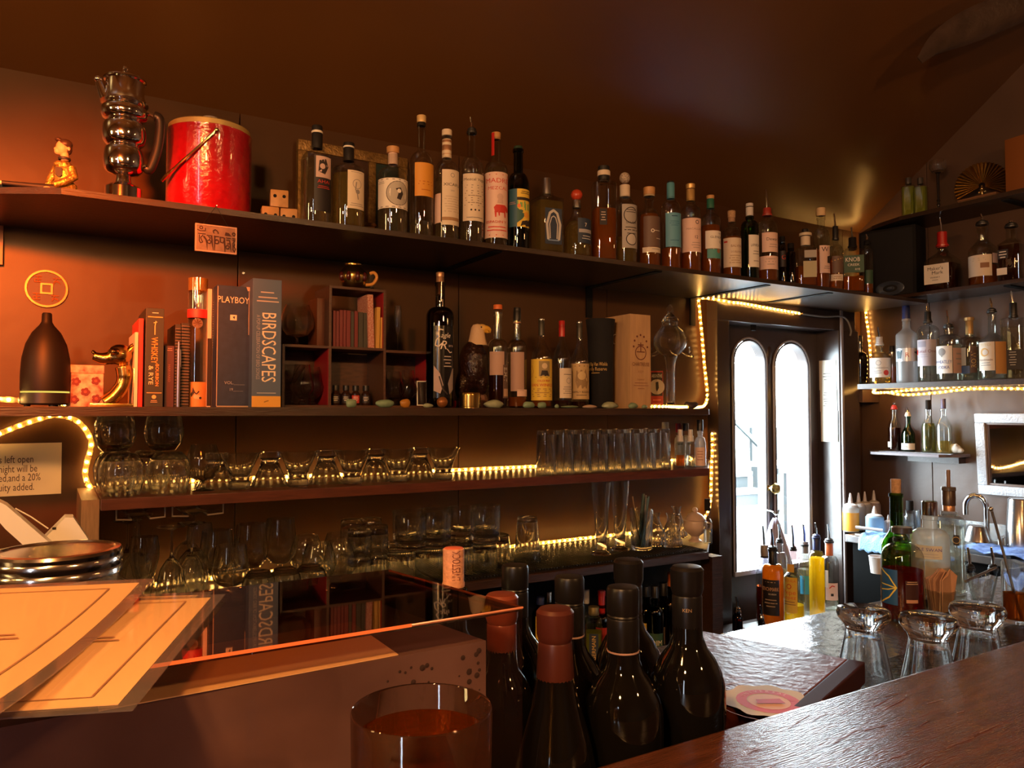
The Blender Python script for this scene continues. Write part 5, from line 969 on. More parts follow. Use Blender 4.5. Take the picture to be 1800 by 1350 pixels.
# absinthe fountain
x, y, h = place('M', 1179, .08); k = dep(x, y, h) / F; hz = lambda py: hat(x, y, py) - h
af = E('glass_fountain', 'tall clear glass drip fountain with round globe, lid and side taps', 'fountain', (x, y, z(h)), face(x, y))
part('stem', lathe([(0, 0), (16 * k, 0), (15 * k, .002), (9 * k, .008), (7.5 * k, .02), (7 * k, hz(660)), (9 * k, hz(635)), (12 * k, hz(626)), (10.5 * k, hz(626)), (7.5 * k, hz(636)), (5.5 * k, hz(660)), (6 * k, .02), (0, .010)], 24), GLASS, af)
gp = [(0, hz(628))] + [(29 * k * math.sin(a), hz(600) - 28 * k * math.cos(a)) for a in [PI * i / 10 for i in range(1, 9)]] + [(13 * k, hz(573)), (14 * k, hz(566)), (12.5 * k, hz(566)), (12 * k, hz(574))] + [(27.6 * k * math.sin(a), hz(600) - 26.6 * k * math.cos(a)) for a in [PI * i / 10 for i in range(8, 0, -1)]] + [(0, hz(626.5))]
part('globe', lathe(gp, 32), GLASS, af)
ld = part('lid', lathe([(0, hz(565)), (15 * k, hz(565)), (15 * k, hz(563)), (9 * k, hz(556)), (2.5 * k, hz(549)), (0, hz(549))], 24), GLASS, af); part('finial', tube([(5 * k * math.sin(a) * (1 - .35 * math.cos(a)), 0, hz(542.5) + 6.5 * k * math.cos(a)) for a in [2 * PI * i / 14 for i in range(14)]], 1.3 * k, 7, True), GLASS, ld)
for s in (-1, 1):
    tp = part('tap', join(tube([(s * 20 * k, 0, hz(618)), (s * 30 * k, 0, hz(624)), (s * 37 * k, 0, hz(625))], 3.2 * k, 10), tube([(s * 34 * k, 0, hz(614)), (s * 34 * k, 0, hz(622))], [1.5 * k, 2.2 * k], 8), tube([(s * 37 * k, 0, hz(624)), (s * 38 * k, 0, hz(630))], 2 * k, 8), ball((s * 34 * k, 0, hz(612)), 2.4 * k, 8, 6)), GLASS, af)
x, y, h = place('M', 1155, .16); cb = T('small_booklet', 'little red and black card behind the glass fountain', 'card', box(-.021, .021, -.004, .004, 0, hat(x, y, 652) - h, .0008), LRED, (x, y, z(h)), face(x, y), smooth=False)
W, H = .042, hat(x, y, 652) - h; art(cb, [('r', .04, .04, .96, .66, (.05, .03, .03)), ('d', .5, .42, .20, (.55, .45, .40)), ('p', [(.4, .3), (.62, .28), (.66, .45), (.5, .55), (.42, .48)], K), ('t', 'ABSINTHE', .5, .13, .13, WH, 0, .85), ('L', .1, .75, .9, 2, .1, (.8, .2, .1))], W, H, flat(0, -.004, 0), 'print')
x, y, h = place('M', 1215, .1); blob('dark_cloth', join(ball((0, 0, .012), .02, s=(1.3, .9, .6)), ball((.015, 0, .016), .014, s=(1.2, .8, .6)), ball((-.018, 0, .014), .012)), M('dark_plum_cloth', (.02, .012, .02), .8), None, .003, 2); o = bpy.data.objects['dark_cloth']; o.location = (x, y, z(h) + .0005); tag(o, 'crumpled dark cloth at the right end of the middle shelf', 'cloth')
x, y, h = place('M', 1158, -.015); T('brass_leaf_spoon', 'flat slotted brass leaf spoon lying under the glass fountain', 'spoon', join(mv(slab([(-.035, 0), (-.028, -.010), (-.008, -.013), (.012, -.006), (.05, -.002), (.05, .002), (.012, .006), (-.008, .013), (-.028, .010)], .001, .003))), GOLD, (x, y + .01, z(h)), -.1, smooth=False)
# stones
STN = {'g': M('green_stone', (.20, .30, .19), .45, var=.35, scale=50), 'p': M('pale_green_stone', (.34, .38, .25), .45, var=.35, scale=50), 'a': M('amber_stone', (.52, .22, .03), .2, trans=.3), 'w': M('pale_pink_stone', (.5, .36, .28), .5)}
for i, (a, b, t0, c, lb, of) in enumerate(((607, 628, 700, 'g', 'angular green stone in front of the tiny dark bottles', -.045), (660, 693, 701, 'g', 'long smooth green stone below the two small cubby glasses', -.045), (702, 722, 700, 'a', 'translucent amber stone next to a long green stone', -.05), (743, 762, 709, 'p', 'flat pale green stone below the small photo', -.05), (849, 886, 702, 'p', 'large pale green stone beside the ribbed brass tin', -.05), (917, 942, 704, 'g', 'rounded green stone left of a pair before the yellow-labelled bottle', -.05), (943, 962, 705, 'g', 'rounded green stone right of a pair before the yellow-labelled bottle', -.05), (974, 983, 710, 'g', 'tiny green pebble between larger shelf stones', -.05), (984, 1018, 712, 'g', 'long flat green stone below the red-capsule bottle', -.05), (1022, 1052, 711, 'w', 'pale pinkish peaked shard before the velvet bag', -.055), (1055, 1090, 705, 'p', 'pair-like pale green stone at the foot of the velvet bag', -.055), (1103, 1123, 706, 'g', 'oval green stone at the foot of the wooden case', -.058), (1127, 1139, 710, 'g', 'small grey-green pebble right of the wooden case stone', -.058))):
    x, y, h = place('M', (a + b) / 2, of); k = dep(x, y, h) / F; wd, hh = (b - a) * k / 2, max((717.5 - t0) * k / 2, .004)
    v, f = ball((0, 0, 0), 1., 12, 8); rr = random.Random(i)
    ph1, ph2 = rr.uniform(0, 6), rr.uniform(0, 6)
    v = [(p[0] * wd * (1 + .10 * math.sin(3 * p[2] + ph1)), p[1] * wd * .55 * (1 + .1 * math.sin(2 * p[0] + ph2)), max(p[2] * (1 + .12 * math.sin(2.5 * p[0] + ph2)), -.8) * hh + .8 * hh) for p in v]
    T('stone', lb, 'stone', (v, f), STN[c], (x, y, z(h) + .0004), 0, 'stones along the middle shelf')
# ------------------------------------------------------------------ stemware shelf
gk = lambda px, Y=1.93: dep(xat(px, Y, GH), Y, GH) / F
Yg = 1.885
k = gk(205)
for px, Y, lb in ((213, Yg, 'upside-down wine tumbler at the left end of the stemware shelf, front'), (296, Yg + .005, 'upside-down wine tumbler second from the left end, front'), (203, Yg + .105, 'upside-down wine tumbler at the left end, behind the front one'), (262, Yg + .11, 'upside-down wine tumbler behind and between the two front ones')):
    G('stemless', px, .092, .047, lb, Y, GH, False, 'wine tumblers on the stemware shelf')
for px, lb in ((202, 'upright wine tumbler stacked on the leftmost upside-down ones'), (288, 'upright wine tumbler stacked right of its twin')):
    G('stemless', px, .088, .043, lb, Yg + .052, GH + .0935, True, 'wine tumblers on the stemware shelf')
G('snifter', 357, .106, .040, 'short-stemmed brandy snifter right of the stacked wine tumblers', Yg + .02, GH)
nm_ = ['first', 'second', 'third', 'fourth', 'fifth', 'sixth', 'seventh', 'eighth', 'ninth']
for i, px in enumerate((421, 524, 619, 699, 779)): G('vglass', px, .085, .046, f'{nm_[i]} upright flared tumbler from the left on the stemware shelf', Yg, GH, True, 'flared tumblers on the stemware shelf')
for i, px in enumerate((380, 474, 573, 660, 737)): G('vglass', px, .085, .046, f'{nm_[i]} upside-down flared tumbler from the left, between upright ones', Yg + .055, GH, False, 'flared tumblers on the stemware shelf')
for i, px in enumerate((960, 992, 1023, 1053, 1082, 1110, 1137, 1163)): G('highball', px, .128, .030, f'{nm_[i]} upside-down highball glass from the left in the front row', Yg - .008, GH, False, 'highball glasses on the stemware shelf')
for i, px in enumerate((974, 1006, 1037, 1066, 1094, 1121, 1147)): G('highball', px, .128, .030, f'{nm_[i]} upside-down highball glass from the left in the back row', Yg + .085, GH, False, 'highball glasses on the stemware shelf')
PG = ('y', 1.90, GH)
GB = 'small bottles at the right end of the stemware shelf'
B(PG, 1170, 14, 768, 800, 790, 5, 'slender clear bottle with white cap behind the last highballs', cap=[('c', WHITEP, 742, 754, 12), ('b', CLEAR, 754, 768, 6)], group=GB, name='small_bottle', off=.20)
for px, c, lb, liq in ((1196, WHITEP, 'left dropper bottle with white cap at the shelf end', 'orange'), (1214, WHITEP, 'right dropper bottle with white cap at the shelf end', 'clear')):
    B(PG, px, 17, 776, 782, 778, 8, lb, liq=liq, lev=800, cap=[('c', c, 766, 776, 11), ('b', c, 755, 766, 8)], group=GB, name='dropper_bottle', off=-.01)
B(PG, 1193, 14, 765, 775, 768, 8, 'pale bottle with dark red cap behind the dropper bottles', glass=FROST, cap=[('c', M('dark_red_cap', (.20, .01, .02), .4), 744, 760, 10)], group=GB, name='small_bottle', off=.07)
B(PG, 1206, 14, 765, 775, 768, 8, 'pale bottle with black cap behind the dropper bottles', glass=FROST, cap=[('c', BLACK, 744, 757, 10)], group=GB, name='small_bottle', off=.06)
B(PG, 1231, 20, 757, 785, 768, 9, 'pink-labelled bitters bottle with black cap at the shelf end', glass=FROST, cap=[('c', BLACK, 738, 757, 11)], labs=[(1223, 1239, 786, 818, LPK, [('L', .2, .2, .8, 4, .15, (.4, .2, .15))])], group=GB, name='small_bottle', off=-.01)
# glass hangers under the shelf
for i, (a, b, lb) in enumerate(((203, 287, 'left wire glass hanger under the stemware shelf'), (300, 388, 'right wire glass hanger under the stemware shelf'))):
    xa_, xb_ = xat(a, 1.90, GH - .03), xat(b, 1.90, GH - .03); zt_ = z(GH) - .0245; hg = E('glass_hanger', lb, 'hanger', (xa_, 1.90, zt_), 0, 'wire glass hangers'); w_ = xb_ - xa_
    for s, xx in ((1, 0), (-1, w_)):
        part('wire', tube([(xx, -.03, 0), (xx, -.03, -.026), (xx + s * w_ * .30, -.03, -.028), (xx + s * w_ * .30, .20, -.028), (xx, .20, -.026), (xx, .20, 0)], .0022, 6), M('pale_wire_rack', (.45, .36, .28), .3, .7), hg)
    for j, (Y, H, R1, l2) in enumerate(((1.925, .185, .034, 'front'), (2.02, .180, .033, 'rear'))):
        o = put('wine_glass', gl('wine', H, R1 + .002), None, (xa_ + w_ / 2, Y, zt_ - .0235), (PI, 0, 0)); tag(o, f'{l2} wine glass hanging upside down in the {"left" if i == 0 else "right"} wire hanger', 'glass', 'hanging wine glasses')
# ------------------------------------------------------------------ lowest shelf
Yb_ = 1.86
for px, Y, up, lb in ((252, 1.84, True, 'upright champagne flute at the left of the lowest shelf'), (350, 1.99, True, 'upright champagne flute behind the hanging glasses')): G('flute', px, .165, .030, lb, Y, BH, up, 'champagne flutes on the lowest shelf')
for px, Y, lb in ((222, 1.98, 'upside-down champagne flute furthest left on the lowest shelf'), (300, 1.83, 'upside-down champagne flute left of the tulip glasses'), (335, 1.86, 'upside-down champagne flute right of its upside-down twin')): G('flute', px, .185, .032, lb, Y, BH, False, 'champagne flutes on the lowest shelf')
for i, (px, Y, H, R1, q_) in enumerate(((380, 1.96, .150, .042, 'left rear'), (404, 1.83, .132, .042, 'front'), (440, 1.97, .158, .042, 'middle rear'), (492, 1.98, .165, .042, 'tallest rear'))): G('tulip', px, H, R1, f'{q_} tulip beer glass on the lowest shelf', Y, BH, True, 'tulip glasses on the lowest shelf')
for i, (px, Y, q_) in enumerate(((538, 1.97, 'left'), (560, 1.84, 'front left'), (594, 1.97, 'rear right'), (598, 1.85, 'front right'))): G('snifter', px, .118, .042, f'{q_} snifter of the cluster on the lowest shelf', Y, BH, True, 'snifters on the lowest shelf')
for i, px in enumerate((455, 500, 545)): G('stemless', px, .075, .038, f'{nm_[i]} low upside-down tumbler in front of the tulip glasses', 1.80 + .004 * i, BH, False, 'low tumblers on the lowest shelf')
for i, (px, Y, q_) in enumerate(((632, 1.84, 'front left'), (662, 1.85, 'front right'), (618, 1.98, 'rear left'), (652, 1.98, 'rear right'))):
    G('rocks', px, .078, .030, f'{q_} lower tumbler of the paired tumbler stacks', Y, BH, False, 'stacked tumblers'); G('rocks', px, .070, .0295, f'{q_} upper tumbler of the paired tumbler stacks', Y, BH + .0785, False, 'stacked tumblers')
for i, (px, Y) in enumerate(((703, 1.84), (755, 1.84), (806, 1.83), (848, 1.83), (700, 1.95), (748, 1.95), (795, 1.95), (838, 1.95), (872, 1.93))):
    G('rocks', px, .076, .040, f'{nm_[i if i < 4 else i - 4]} lower-layer rocks glass from the left, {"front" if i < 4 else "back"} row of the big stack', Y, BH + .0066, False, 'rocks glasses stacked on the lowest shelf')
for i, (px, Y, hh) in enumerate(((722, 1.845, 0), (766, 1.845, 0), (853, 1.835, 0), (716, 1.955, 0), (765, 1.955, 0), (812, 1.955, 0), (855, 1.955, 0))):
    G('rocks', px, .082, .040, f'{nm_[i if i < 3 else i - 3]} upper-layer rocks glass from the left, {"front" if i < 3 else "back"} row of the big stack', Y, BH + .0832, True, 'rocks glasses stacked on the lowest shelf')
G('pint', 927, .130, .038, 'single pint glass upside down on the ribbed mat', 1.86, BH + .0066, False)
G('pilsner', 1057, .215, .030, 'left of two tall pilsner glasses near the straws', 1.86, BH + .0066); G('pilsner', 1090, .212, .030, 'right of two tall pilsner glasses near the straws', 1.89, BH + .0066)
x, y = xat(1128, 1.86, BH), 1.86; h = BH + .0066
sj = tag(put('straw_glass', gl('highball', .125, .036), None, (x, y, z(h) + .0003)), 'clear glass holding thin metal straws', 'glass')
strw = [M('straw_steel_teal', (.30, .48, .46), .25, .8), M('straw_steel_warm', (.55, .48, .40), .25, .8), M('straw_dark', (.10, .14, .14), .3, .7)]
rr = random.Random(3)
for i in range(16):
    a, b = rr.uniform(-.018, .012), rr.uniform(-.016, .016); lean = rr.uniform(.008, .024); ln = rr.uniform(.155, .172)
    T('metal_straw', 'thin metal straw in the bundle standing in the clear glass', 'straw', tube([(a * .8 - .004, b * .8, .012), (a * .4 + lean, b * .9, ln)], .0022, 6), strw[i % 3], (x, y, z(h)), 0, 'straws in the glass')
for i in range(2): T('wooden_stirrer', ('left' if i == 0 else 'right') + ' wooden stirrer leaning out of the straw glass', 'stirrer', tube([(-.006, .004 * i, .012), (-.036 + .010 * i, .010 * i, .165)], .0016, 5), TAN, (x, y, z(h)), 0, 'stirrers')
hm = BH + .0066
for i, (px, Y, q_) in enumerate(((1153, 1.90, 'left'), (1180, 1.86, 'middle'), (1190, 1.985, 'right'))):
    xx = xat(px, Y, hm); dc = E('handled_pitcher', f'{q_} clear glass carafe of three near the sugar bowl', 'carafe', (xx, Y, z(hm) + .0004), 0, 'glass carafes')
    part('carafe_body', lathe([(0, 0), (.034, 0), (.036, .004), (.032, .03), (.020, .062), (.013, .078), (.012, .092), (.017, .104), (.0155, .104), (.0105, .092), (.0115, .078), (.018, .062), (.030, .03), (.034, .006), (0, .005)], 24), GLASS, dc)
    if i == 1: part('handle', tube(smooth_path([(.014, 0, .098), (.036, 0, .094), (.042, 0, .07), (.030, 0, .04)], 4), .0032, 7), GLASS, dc)
x, y = xat(1222, 1.885, hm), 1.885; k = dep(x, y, hm) / F
sb = E('sugar_bowl', 'white ceramic lidded sugar bowl with side handle', 'bowl', (x, y, z(hm)), face(x, y)); CER = M('white_ceramic', (.55, .42, .36), .3)
part('bowl_body', lathe([(0, 0), (.022, 0), (.021, .004), (.013, .010), (.014, .018), (.034, .034), (.040, .050), (.036, .068), (.033, .070), (.030, .066), (0, .03)], 28), CER, sb)
ld = part('lid', lathe([(.035, .070), (.036, .073), (.024, .088), (.008, .097), (0, .098)], 24), CER, sb); part('lid_knob', ball((0, 0, .104), .009, 12, 8), CER, ld); part('handle', tube(smooth_path([(.034, 0, .062), (.050, 0, .060), (.050, 0, .044), (.036, 0, .040)], 4), .003, 7), CER, sb)
B(('y', 1.83, hm), 1244, 15, 896, 925, 912, 8, 'small bottle with tall black cap at the right end of the lowest shelf', cap=[('c', BLACKM, 877, 898, 10)], name='small_bottle', group='small bottles on the lowest shelf', liq='clear', lev=930)
# ------------------------------------------------------------------ bottles under the shelf
GL = 'liqueurs on the low cabinet'
B('L', 950, 30, 1062, 1085, 1070, 13, 'low bottle with blue cap and yellow label under the shelves', glass=SMOKE, cap=[('c', NAVYC, 1049, 1062, 14)], labs=[(942, 958, 1080, 1130, LYEL, [])], group=GL, liq='dark', lev=1090)
B('L', 965, 26, 1055, 1085, 1068, 10, 'clear bottle with grey cap next to the blue-capped one', cap=[('c', STEEL, 1040, 1058, 11)], group=GL, off=.05)
B('L', 1031, 24, 1060, 1090, 1075, 11, 'clear bottle with white cap behind a black wine capsule', cap=[('c', WHITEP, 1036, 1060, 11)], group=GL, off=.09)
B('L', 1044, 30, 1076, 1092, 1083, 17, 'fluted pale green liqueur bottle with chain-like ornament', liq='lime', lev=1110, cap=[('w', M('dull_gold_capsule', (.18, .15, .07), .4, .4), 1066, 1080, 19)], group=GL, off=-.02, labs=[(1036, 1052, 1110, 1160, LNAVY, [('t', 'GERMAIN', .5, .5, .2, GD, PI / 2)])], sq=7)
B('L', 1058, 28, 1062, 1092, 1078, 12, 'dark bottle with bright red cap and neck under the shelves', glass=BROWNG, liq='dark', lev=1095, cap=[('c', WAXR, 1038, 1047, 14), ('w', WAXR, 1047, 1078, 12)], group=GL, off=.05, labs=[(1048, 1068, 1100, 1140, LRED, [])])
B('L', 1137, 30, 1048, 1080, 1062, 12, 'dark bottle with yellow and orange label under the shelves', glass=BROWNG, liq='dark', lev=1085, cap=[('c', BLACK, 1030, 1048, 13)], group=GL, labs=[(1128, 1146, 1092, 1112, LYEL, []), (1130, 1147, 1116, 1140, LOR, [])], off=.06)
B('L', 1152, 30, 1052, 1080, 1065, 12, 'dark green bottle with label reading DIM SU', glass=DKGREEN, liq='dark', lev=1085, cap=[('c', BLACK, 1030, 1050, 13)], group=GL, off=-.01, labs=[(1139, 1165, 1110, 1160, LGRN, [('t', 'DIM', .6, .32, .26, WH, 0, .6), ('t', 'SU', .6, .66, .30, WH, 0, .4)])])
B('L', 1167, 32, 1046, 1075, 1058, 13, 'maroon bottle with a torn star-shaped pale label', glass=BROWNG, liq='red', lev=1080, cap=[('c', BLACK, 1024, 1046, 14)], group=GL, off=.03, labs=[(1157, 1176, 1098, 1128, CREAM, [])])
B('L', 1180, 26, 1030, 1078, 1052, 11, 'bottle with orange cork and gold disc hanging at its neck', glass=SMOKE, liq='dark', lev=1090, cap=[('k', ORC, 1006, 1030, 12), ('b', GOLD, 1060, 1075, 12)], group=GL, off=.0)
# ------------------------------------------------------------------ vodka shelf
GV = 'bottles on the vodka shelf'
B('V', 1513, 24, 600, 632, 618, 8, 'dark round bottle half hidden at the left end of the vodka shelf', glass=SMOKE, group=GV, cap=[('c', BLACK, 590, 602, 9)], off=.07)
B('V', 1547, 36, 606, 635, 618, 12, 'round rum bottle with cream label and red seal, metal pourer', liq='pale', lev=640, pour=(575, WHITEP), cap=[('b', WHITEP, 592, 606, 11)], group=GV,
  labs=[(1531, 1564, 630, 664, WHITE, [('o', .42, .26, .12, .02, GY_), ('t', 'Plantation', .5, .5, .16, GY_, 0, .7), ('d', .72, .76, .14, RD), ('L', .2, .66, .55, 2, .1, GY_)])])
B('V', 1569, 20, 618, 640, 628, 8, 'amber bottle peeking between rum and frosted vodka', liq='amber', lev=645, group=GV, off=.07, cap=[('c', BLACK, 608, 618, 9)])
B('V', 1595, 35, 560, 590, 576, 13, 'tall frosted vodka bottle with blue cap and goose band', glass=FROST, cap=[('c', NAVYC, 536, 541, 12), ('w', NAVYC, 541, 561, 13)], group=GV, style='s',
  labs=[(1578, 1612, 613, 636, M('silver_band', (.55, .57, .60), .3, .3), [('p', [(.1, .2), (.35, .15), (.3, .8), (.15, .8)], (.08, .12, .14)), ('t', 'R', .52, .5, .5, (.5, .1, .1)), ('p', [(.75, .3), (.95, .2), (.9, .5)], (.05, .05, .12))])])
B('V', 1633, 36, 566, 585, 572, 12, 'clear vodka bottle with tall pourer and lilac label Ketel One', liq='clear', lev=600, pour=(526, BLACK), cap=[('w', BLACK, 548, 568, 11)], group=GV, off=.02,
  labs=[(1616, 1650, 598, 644, M('lilac_label', (.52, .46, .50), .5), [('r', .10, .06, .42, .28, (.35, .32, .38)), ('t', 'Ketel One', .42, .44, .17, (.25, .08, .10), 0, .72), ('r', 0, .38, .08, .56, RD), ('L', .06, .56, .5, 2, .08, (.4, .36, .42))])])
B('V', 1669, 40, 575, 600, 588, 14, 'clear vodka bottle with tree label reading WHEATLEY VODKA', liq='clear', lev=606, pour=(545, BLACK), group=GV, off=-.02,
  labs=[(1650, 1674, 609, 657, WHITE, [('d', .45, .22, .14, GY_), ('r', .40, .30, .50, .40, GY_), ('t', 'WHEATLEY', .5, .58, .17, BL, 0, .95), ('t', 'VODKA', .5, .78, .16, BL, 0, .7)]), (1675, 1690, 613, 657, M('label_back', (.42, .26, .20)), [('L', .2, .2, .8, 3, .2, GY_)])])
B('V', 1706, 37, 586, 602, 592, 14, 'short vodka bottle with gold stopper and blue base label', liq='clear', lev=610, cap=[('k', M('gold_stopper', (.50, .32, .12), .4, .4), 558, 564, 16), ('w', M('gold_stopper', (.5, .32, .12)), 564, 588, 12)], group=GV, off=.025, labs=[(1690, 1705, 644, 657, M('blue_base_label', (.05, .12, .35), .5), []), (1706, 1716, 610, 656, LBRN, [('t', 'ROW', .5, .5, .25, GD, PI / 2)]), (1692, 1700, 612, 643, M('pale_blue_strip', (.45, .52, .60), .5), [])])
B('V', 1746, 42, 548, 600, 584, 13, 'tall vodka bottle with pourer and cream label with orange sun', liq='clear', lev=604, pour=(524, BLACK), group=GV, style='s', off=-.02,
  labs=[(1726, 1749, 602, 652, CREAM, [('t', 'TITO', .5, .10, .13, GD, 0, .6), ('d', .45, .36, .15, (.55, .28, .06)), ('d', .5, .36, .10, (.6, .5, .4)), ('t', 'Handmade', .5, .62, .1, BR, 0, .8), ('L', .2, .72, .8, 2, .08, GY_)]), (1750, 1766, 602, 658, M('amber_back_label', (.48, .24, .07), .6), [])])
B('V', 1784, 38, 556, 562, 558, 12, 'square icy vodka bottle with black panel at the right edge', glass=CLEAR, liq='clear', lev=575, pour=(511, BLACK), cap=[('w', BLACK, 532, 556, 12)], sq=6, turn=-10, group=GV, off=.03, labs=[(1770, 1800, 616, 650, LBK, [('L', .3, .1, .7, 6, .13, (.4, .4, .4))])])
# syrups on the corner shelf
GS = 'syrup bottles on the corner shelf'
B('S', 1573, 22, 718, 752, 730, 9, 'slim bottle of dark red syrup on the corner shelf', liq='dark', lev=752, pour=(708, M('red_pourer', (.40, .03, .03), .4)), group=GS, style='s', labs=[(1562, 1568, 776, 786, WHITE, [])])
B('S', 1597, 22, 730, 765, 745, 8, 'green bottle with curled white label on the corner shelf', glass=GREENG, liq='olive', lev=760, pour=(716, CREAM), group=GS, style='s', labs=[(1586, 1607, 779, 790, WHITE, [('t', 'gin', .35, .5, .5, K, 0, .4)])])
B('S', 1633, 23, 719, 752, 730, 10, 'slim clear bottle of tawny syrup with dark pourer', liq='olive', lev=744, cap=[('c', BLACKM, 703, 720, 8)], group=GS, style='s')
B('S', 1660, 26, 718, 752, 730, 10, 'slim clear bottle of pale syrup beside a white shell', liq='pale', lev=775, cap=[('c', M('violet_pourer', (.06, .05, .12), .4), 701, 718, 8)], group=GS, style='s')
x, y, h = place('S', 1679, .035); sv, sf = ball((0, 0, 0), 1, 16, 10)
blob('white_shell', join(ball((0, 0, .018), .018, s=(.8, 1.2, 1)), ball((0, -.016, .012), .012, s=(.8, 1.3, .9)), ball((0, .012, .028), .011, s=(.8, 1, 1)), ball((-.005, -.004, .032), .008)), M('pale_shell', (.55, .50, .42), .5, var=.3, scale=60), None, .003, 2); o = bpy.data.objects['white_shell']; o.location = (x - .03, y - .02, z(SH) + .004); tag(o, 'knobbly white sea shell at the right of the corner shelf', 'shell')
# mirror with white frame
ya, yb = yat(1724, LX, -.15), yat(1880, LX, -.15); zt_, zb_ = hat(LX, ya, 726), hat(LX, yat(1740, LX), 868)
mr = E('framed_mirror', 'ornate white-framed mirror hung on the right wall', 'mirror', (LX - .002, (ya + yb) / 2, z(zb_)), (0, 0, -PI / 2)); mr.rotation_euler = (math.radians(3.5), 0, -PI / 2)
W, H = ya - yb, zt_ - zb_; fw = .036; WF = M('white_relief_paint', (.52, .55, .60), .5, bump=1., bscale=120)
for bx, nm in (((-W / 2, W / 2, -.024, 0, H - fw, H), 'frame_rail'), ((-W / 2, W / 2, -.024, 0, 0, fw), 'frame_rail'), ((-W / 2, -W / 2 + fw, -.024, 0, fw, H - fw), 'frame_stile'), ((W / 2 - fw, W / 2, -.024, 0, fw, H - fw), 'frame_stile')): part(nm, box(*bx, .004), WF, mr)
for bx in ((-W / 2 + fw, W / 2 - fw, -.016, 0, H - fw - .008, H - fw), (-W / 2 + fw, W / 2 - fw, -.016, 0, fw, fw + .008), (-W / 2 + fw, -W / 2 + fw + .008, -.016, 0, fw + .008, H - fw - .008), (W / 2 - fw - .008, W / 2 - fw, -.016, 0, fw + .008, H - fw - .008)): part('inner_bead', box(*bx, .002), M('brown_bead', (.14, .09, .07), .4), mr)
part('mirror_glass', box(-W / 2 + fw, W / 2 - fw, -.008, -.004, fw, H - fw), M('mirror', (.72, .74, .78), .03, 1), mr, False)
# ------------------------------------------------------------------ sink counter on the right
CH, CX = -.50, 2.81
sk = E('sink_counter', 'steel topped sink counter along the right wall', 'counter', (0, 0, z(CH)))
part('top', box(CX, LX - .001, .55, 2.02, -.03, 0, .003), STEEL, sk, False); part('front_panel', box(CX + .02, LX - .001, .57, 2.0, -.898, -.031), M('black_cabinet_front', (.003, .003, .003), .8, spec=.05), sk, False)
part('splash_back', box(LX - .008, LX - .001, .55, 2.02, .0005, .07), STEEL, sk, False)
PC = ('x', 2.90, CH)
def squeeze(px, of, top, wpx, label, mat, fill=None):
    x, y, h = place(PC, px, of); k = dep(x, y, h) / F; H = hat(x, y, top) - h; r = wpx / 2 * k; hb = H * .70
    s = E('squeeze_bottle', label, 'bottle', (x, y, z(h)), 0, 'squeeze bottles on the sink counter')
    part('bottle_body', lathe([(0, .001), (r * .94, 0), (r, .004), (r, hb * .88), (r * .85, hb * .96), (r * .62, hb)], 20), mat, s)
    if fill: part('sauce', lathe([(0, .003), (r * .96, .002), (r * 1.006, .005), (r * 1.006, hb * .72), (0, hb * .72)], 20), M('orange_sauce', (.75, .33, .03), .5), s)
    c = part('cap', lathe([(r * .9, hb * .88), (r * .92, hb * .9), (r * .80, hb * 1.0), (r * .35, hb * 1.06), (0, hb * 1.06)], 18), WHITEP, s); part('nozzle', lathe([(r * .32, hb * 1.05), (r * .20, H * .9), (r * .10, H), (0, H)], 12), WHITEP, c)
PLS = thin_glass('cloudy_plastic', (.8, .84, .86), rough=.3, cloud=.6, cc=(.70, .74, .76)); PBL = thin_glass('bluish_plastic', (.6, .75, .9), rough=.3, cloud=.7, cc=(.35, .55, .75))
squeeze(1496, 0, 867, 27, 'squeeze bottle half full of orange sauce, front left on sink counter', PLS, True)
squeeze(1510, .07, 866, 24, 'second cloudy squeeze bottle, behind the orange-filled one', PLS); squeeze(1521, .12, 864, 22, 'third cloudy squeeze bottle in the row by the door', PLS); squeeze(1537, .17, 862, 22, 'fourth squeeze bottle in the row, in shade', M('dull_plastic', (.24, .20, .20), .4))
squeeze(1538, .01, 890, 30, 'pale blue squeeze bottle right of the orange-filled one', PBL); squeeze(1562, .04, 905, 16, 'small cloudy squeeze bottle behind the green wine bottle', PLS)
x, y, h = place(PC, 1540, -.075)
for i, (a, b, t0, lb) in enumerate(((1504, 1552, 925, 'upper white bar spoon rest jutting from the sink counter'), (1503, 1548, 939, 'lower white bar spoon rest jutting from the sink counter'))):
    A = rp(a, t0 + 2, 2.79); Bq = rp(b, t0 + 8, 2.83); T('white_rail', lb, 'rail', tube([A, Bq], .006, 8), WHITEP)
tw = []
x0_, y0_, _ = place(('x', 2.84, CH), 1530)
def towel(name, label, pts, wdt, mat, hgt):
    V, Fc = [], []; n_ = 14
    P_ = smooth_path(pts, 5)
    for i, p in enumerate(P_):
        for j in range(n_ + 1):
            t = j / n_ - .5; V.append((p.x + wdt[0] * t, p.y + wdt[1] * t, p.z + .004 * math.sin(j * 1.7 + i * .6) + .003 * math.sin(j * .9)))
    for i in range(len(P_) - 1):
        for j in range(n_): a = i * (n_ + 1) + j; Fc.append((a, a + 1, a + n_ + 2, a + n_ + 1))
    o = T(name, label, 'towel', (V, Fc), mat); s_ = o.modifiers.new('thick', 'SOLIDIFY'); s_.thickness = hgt; s_.offset = 0
BLT = M('light_blue_cloth', (.20, .38, .62), .8, bump=.5, bscale=150); BLT2 = M('blue_stripe_cloth', (.10, .20, .55), .8, bump=.5, bscale=150, c2=(.28, .42, .75), scale=40)
ty1, ty2 = yat(1512, 2.80, CH), yat(1562, 2.80, CH)
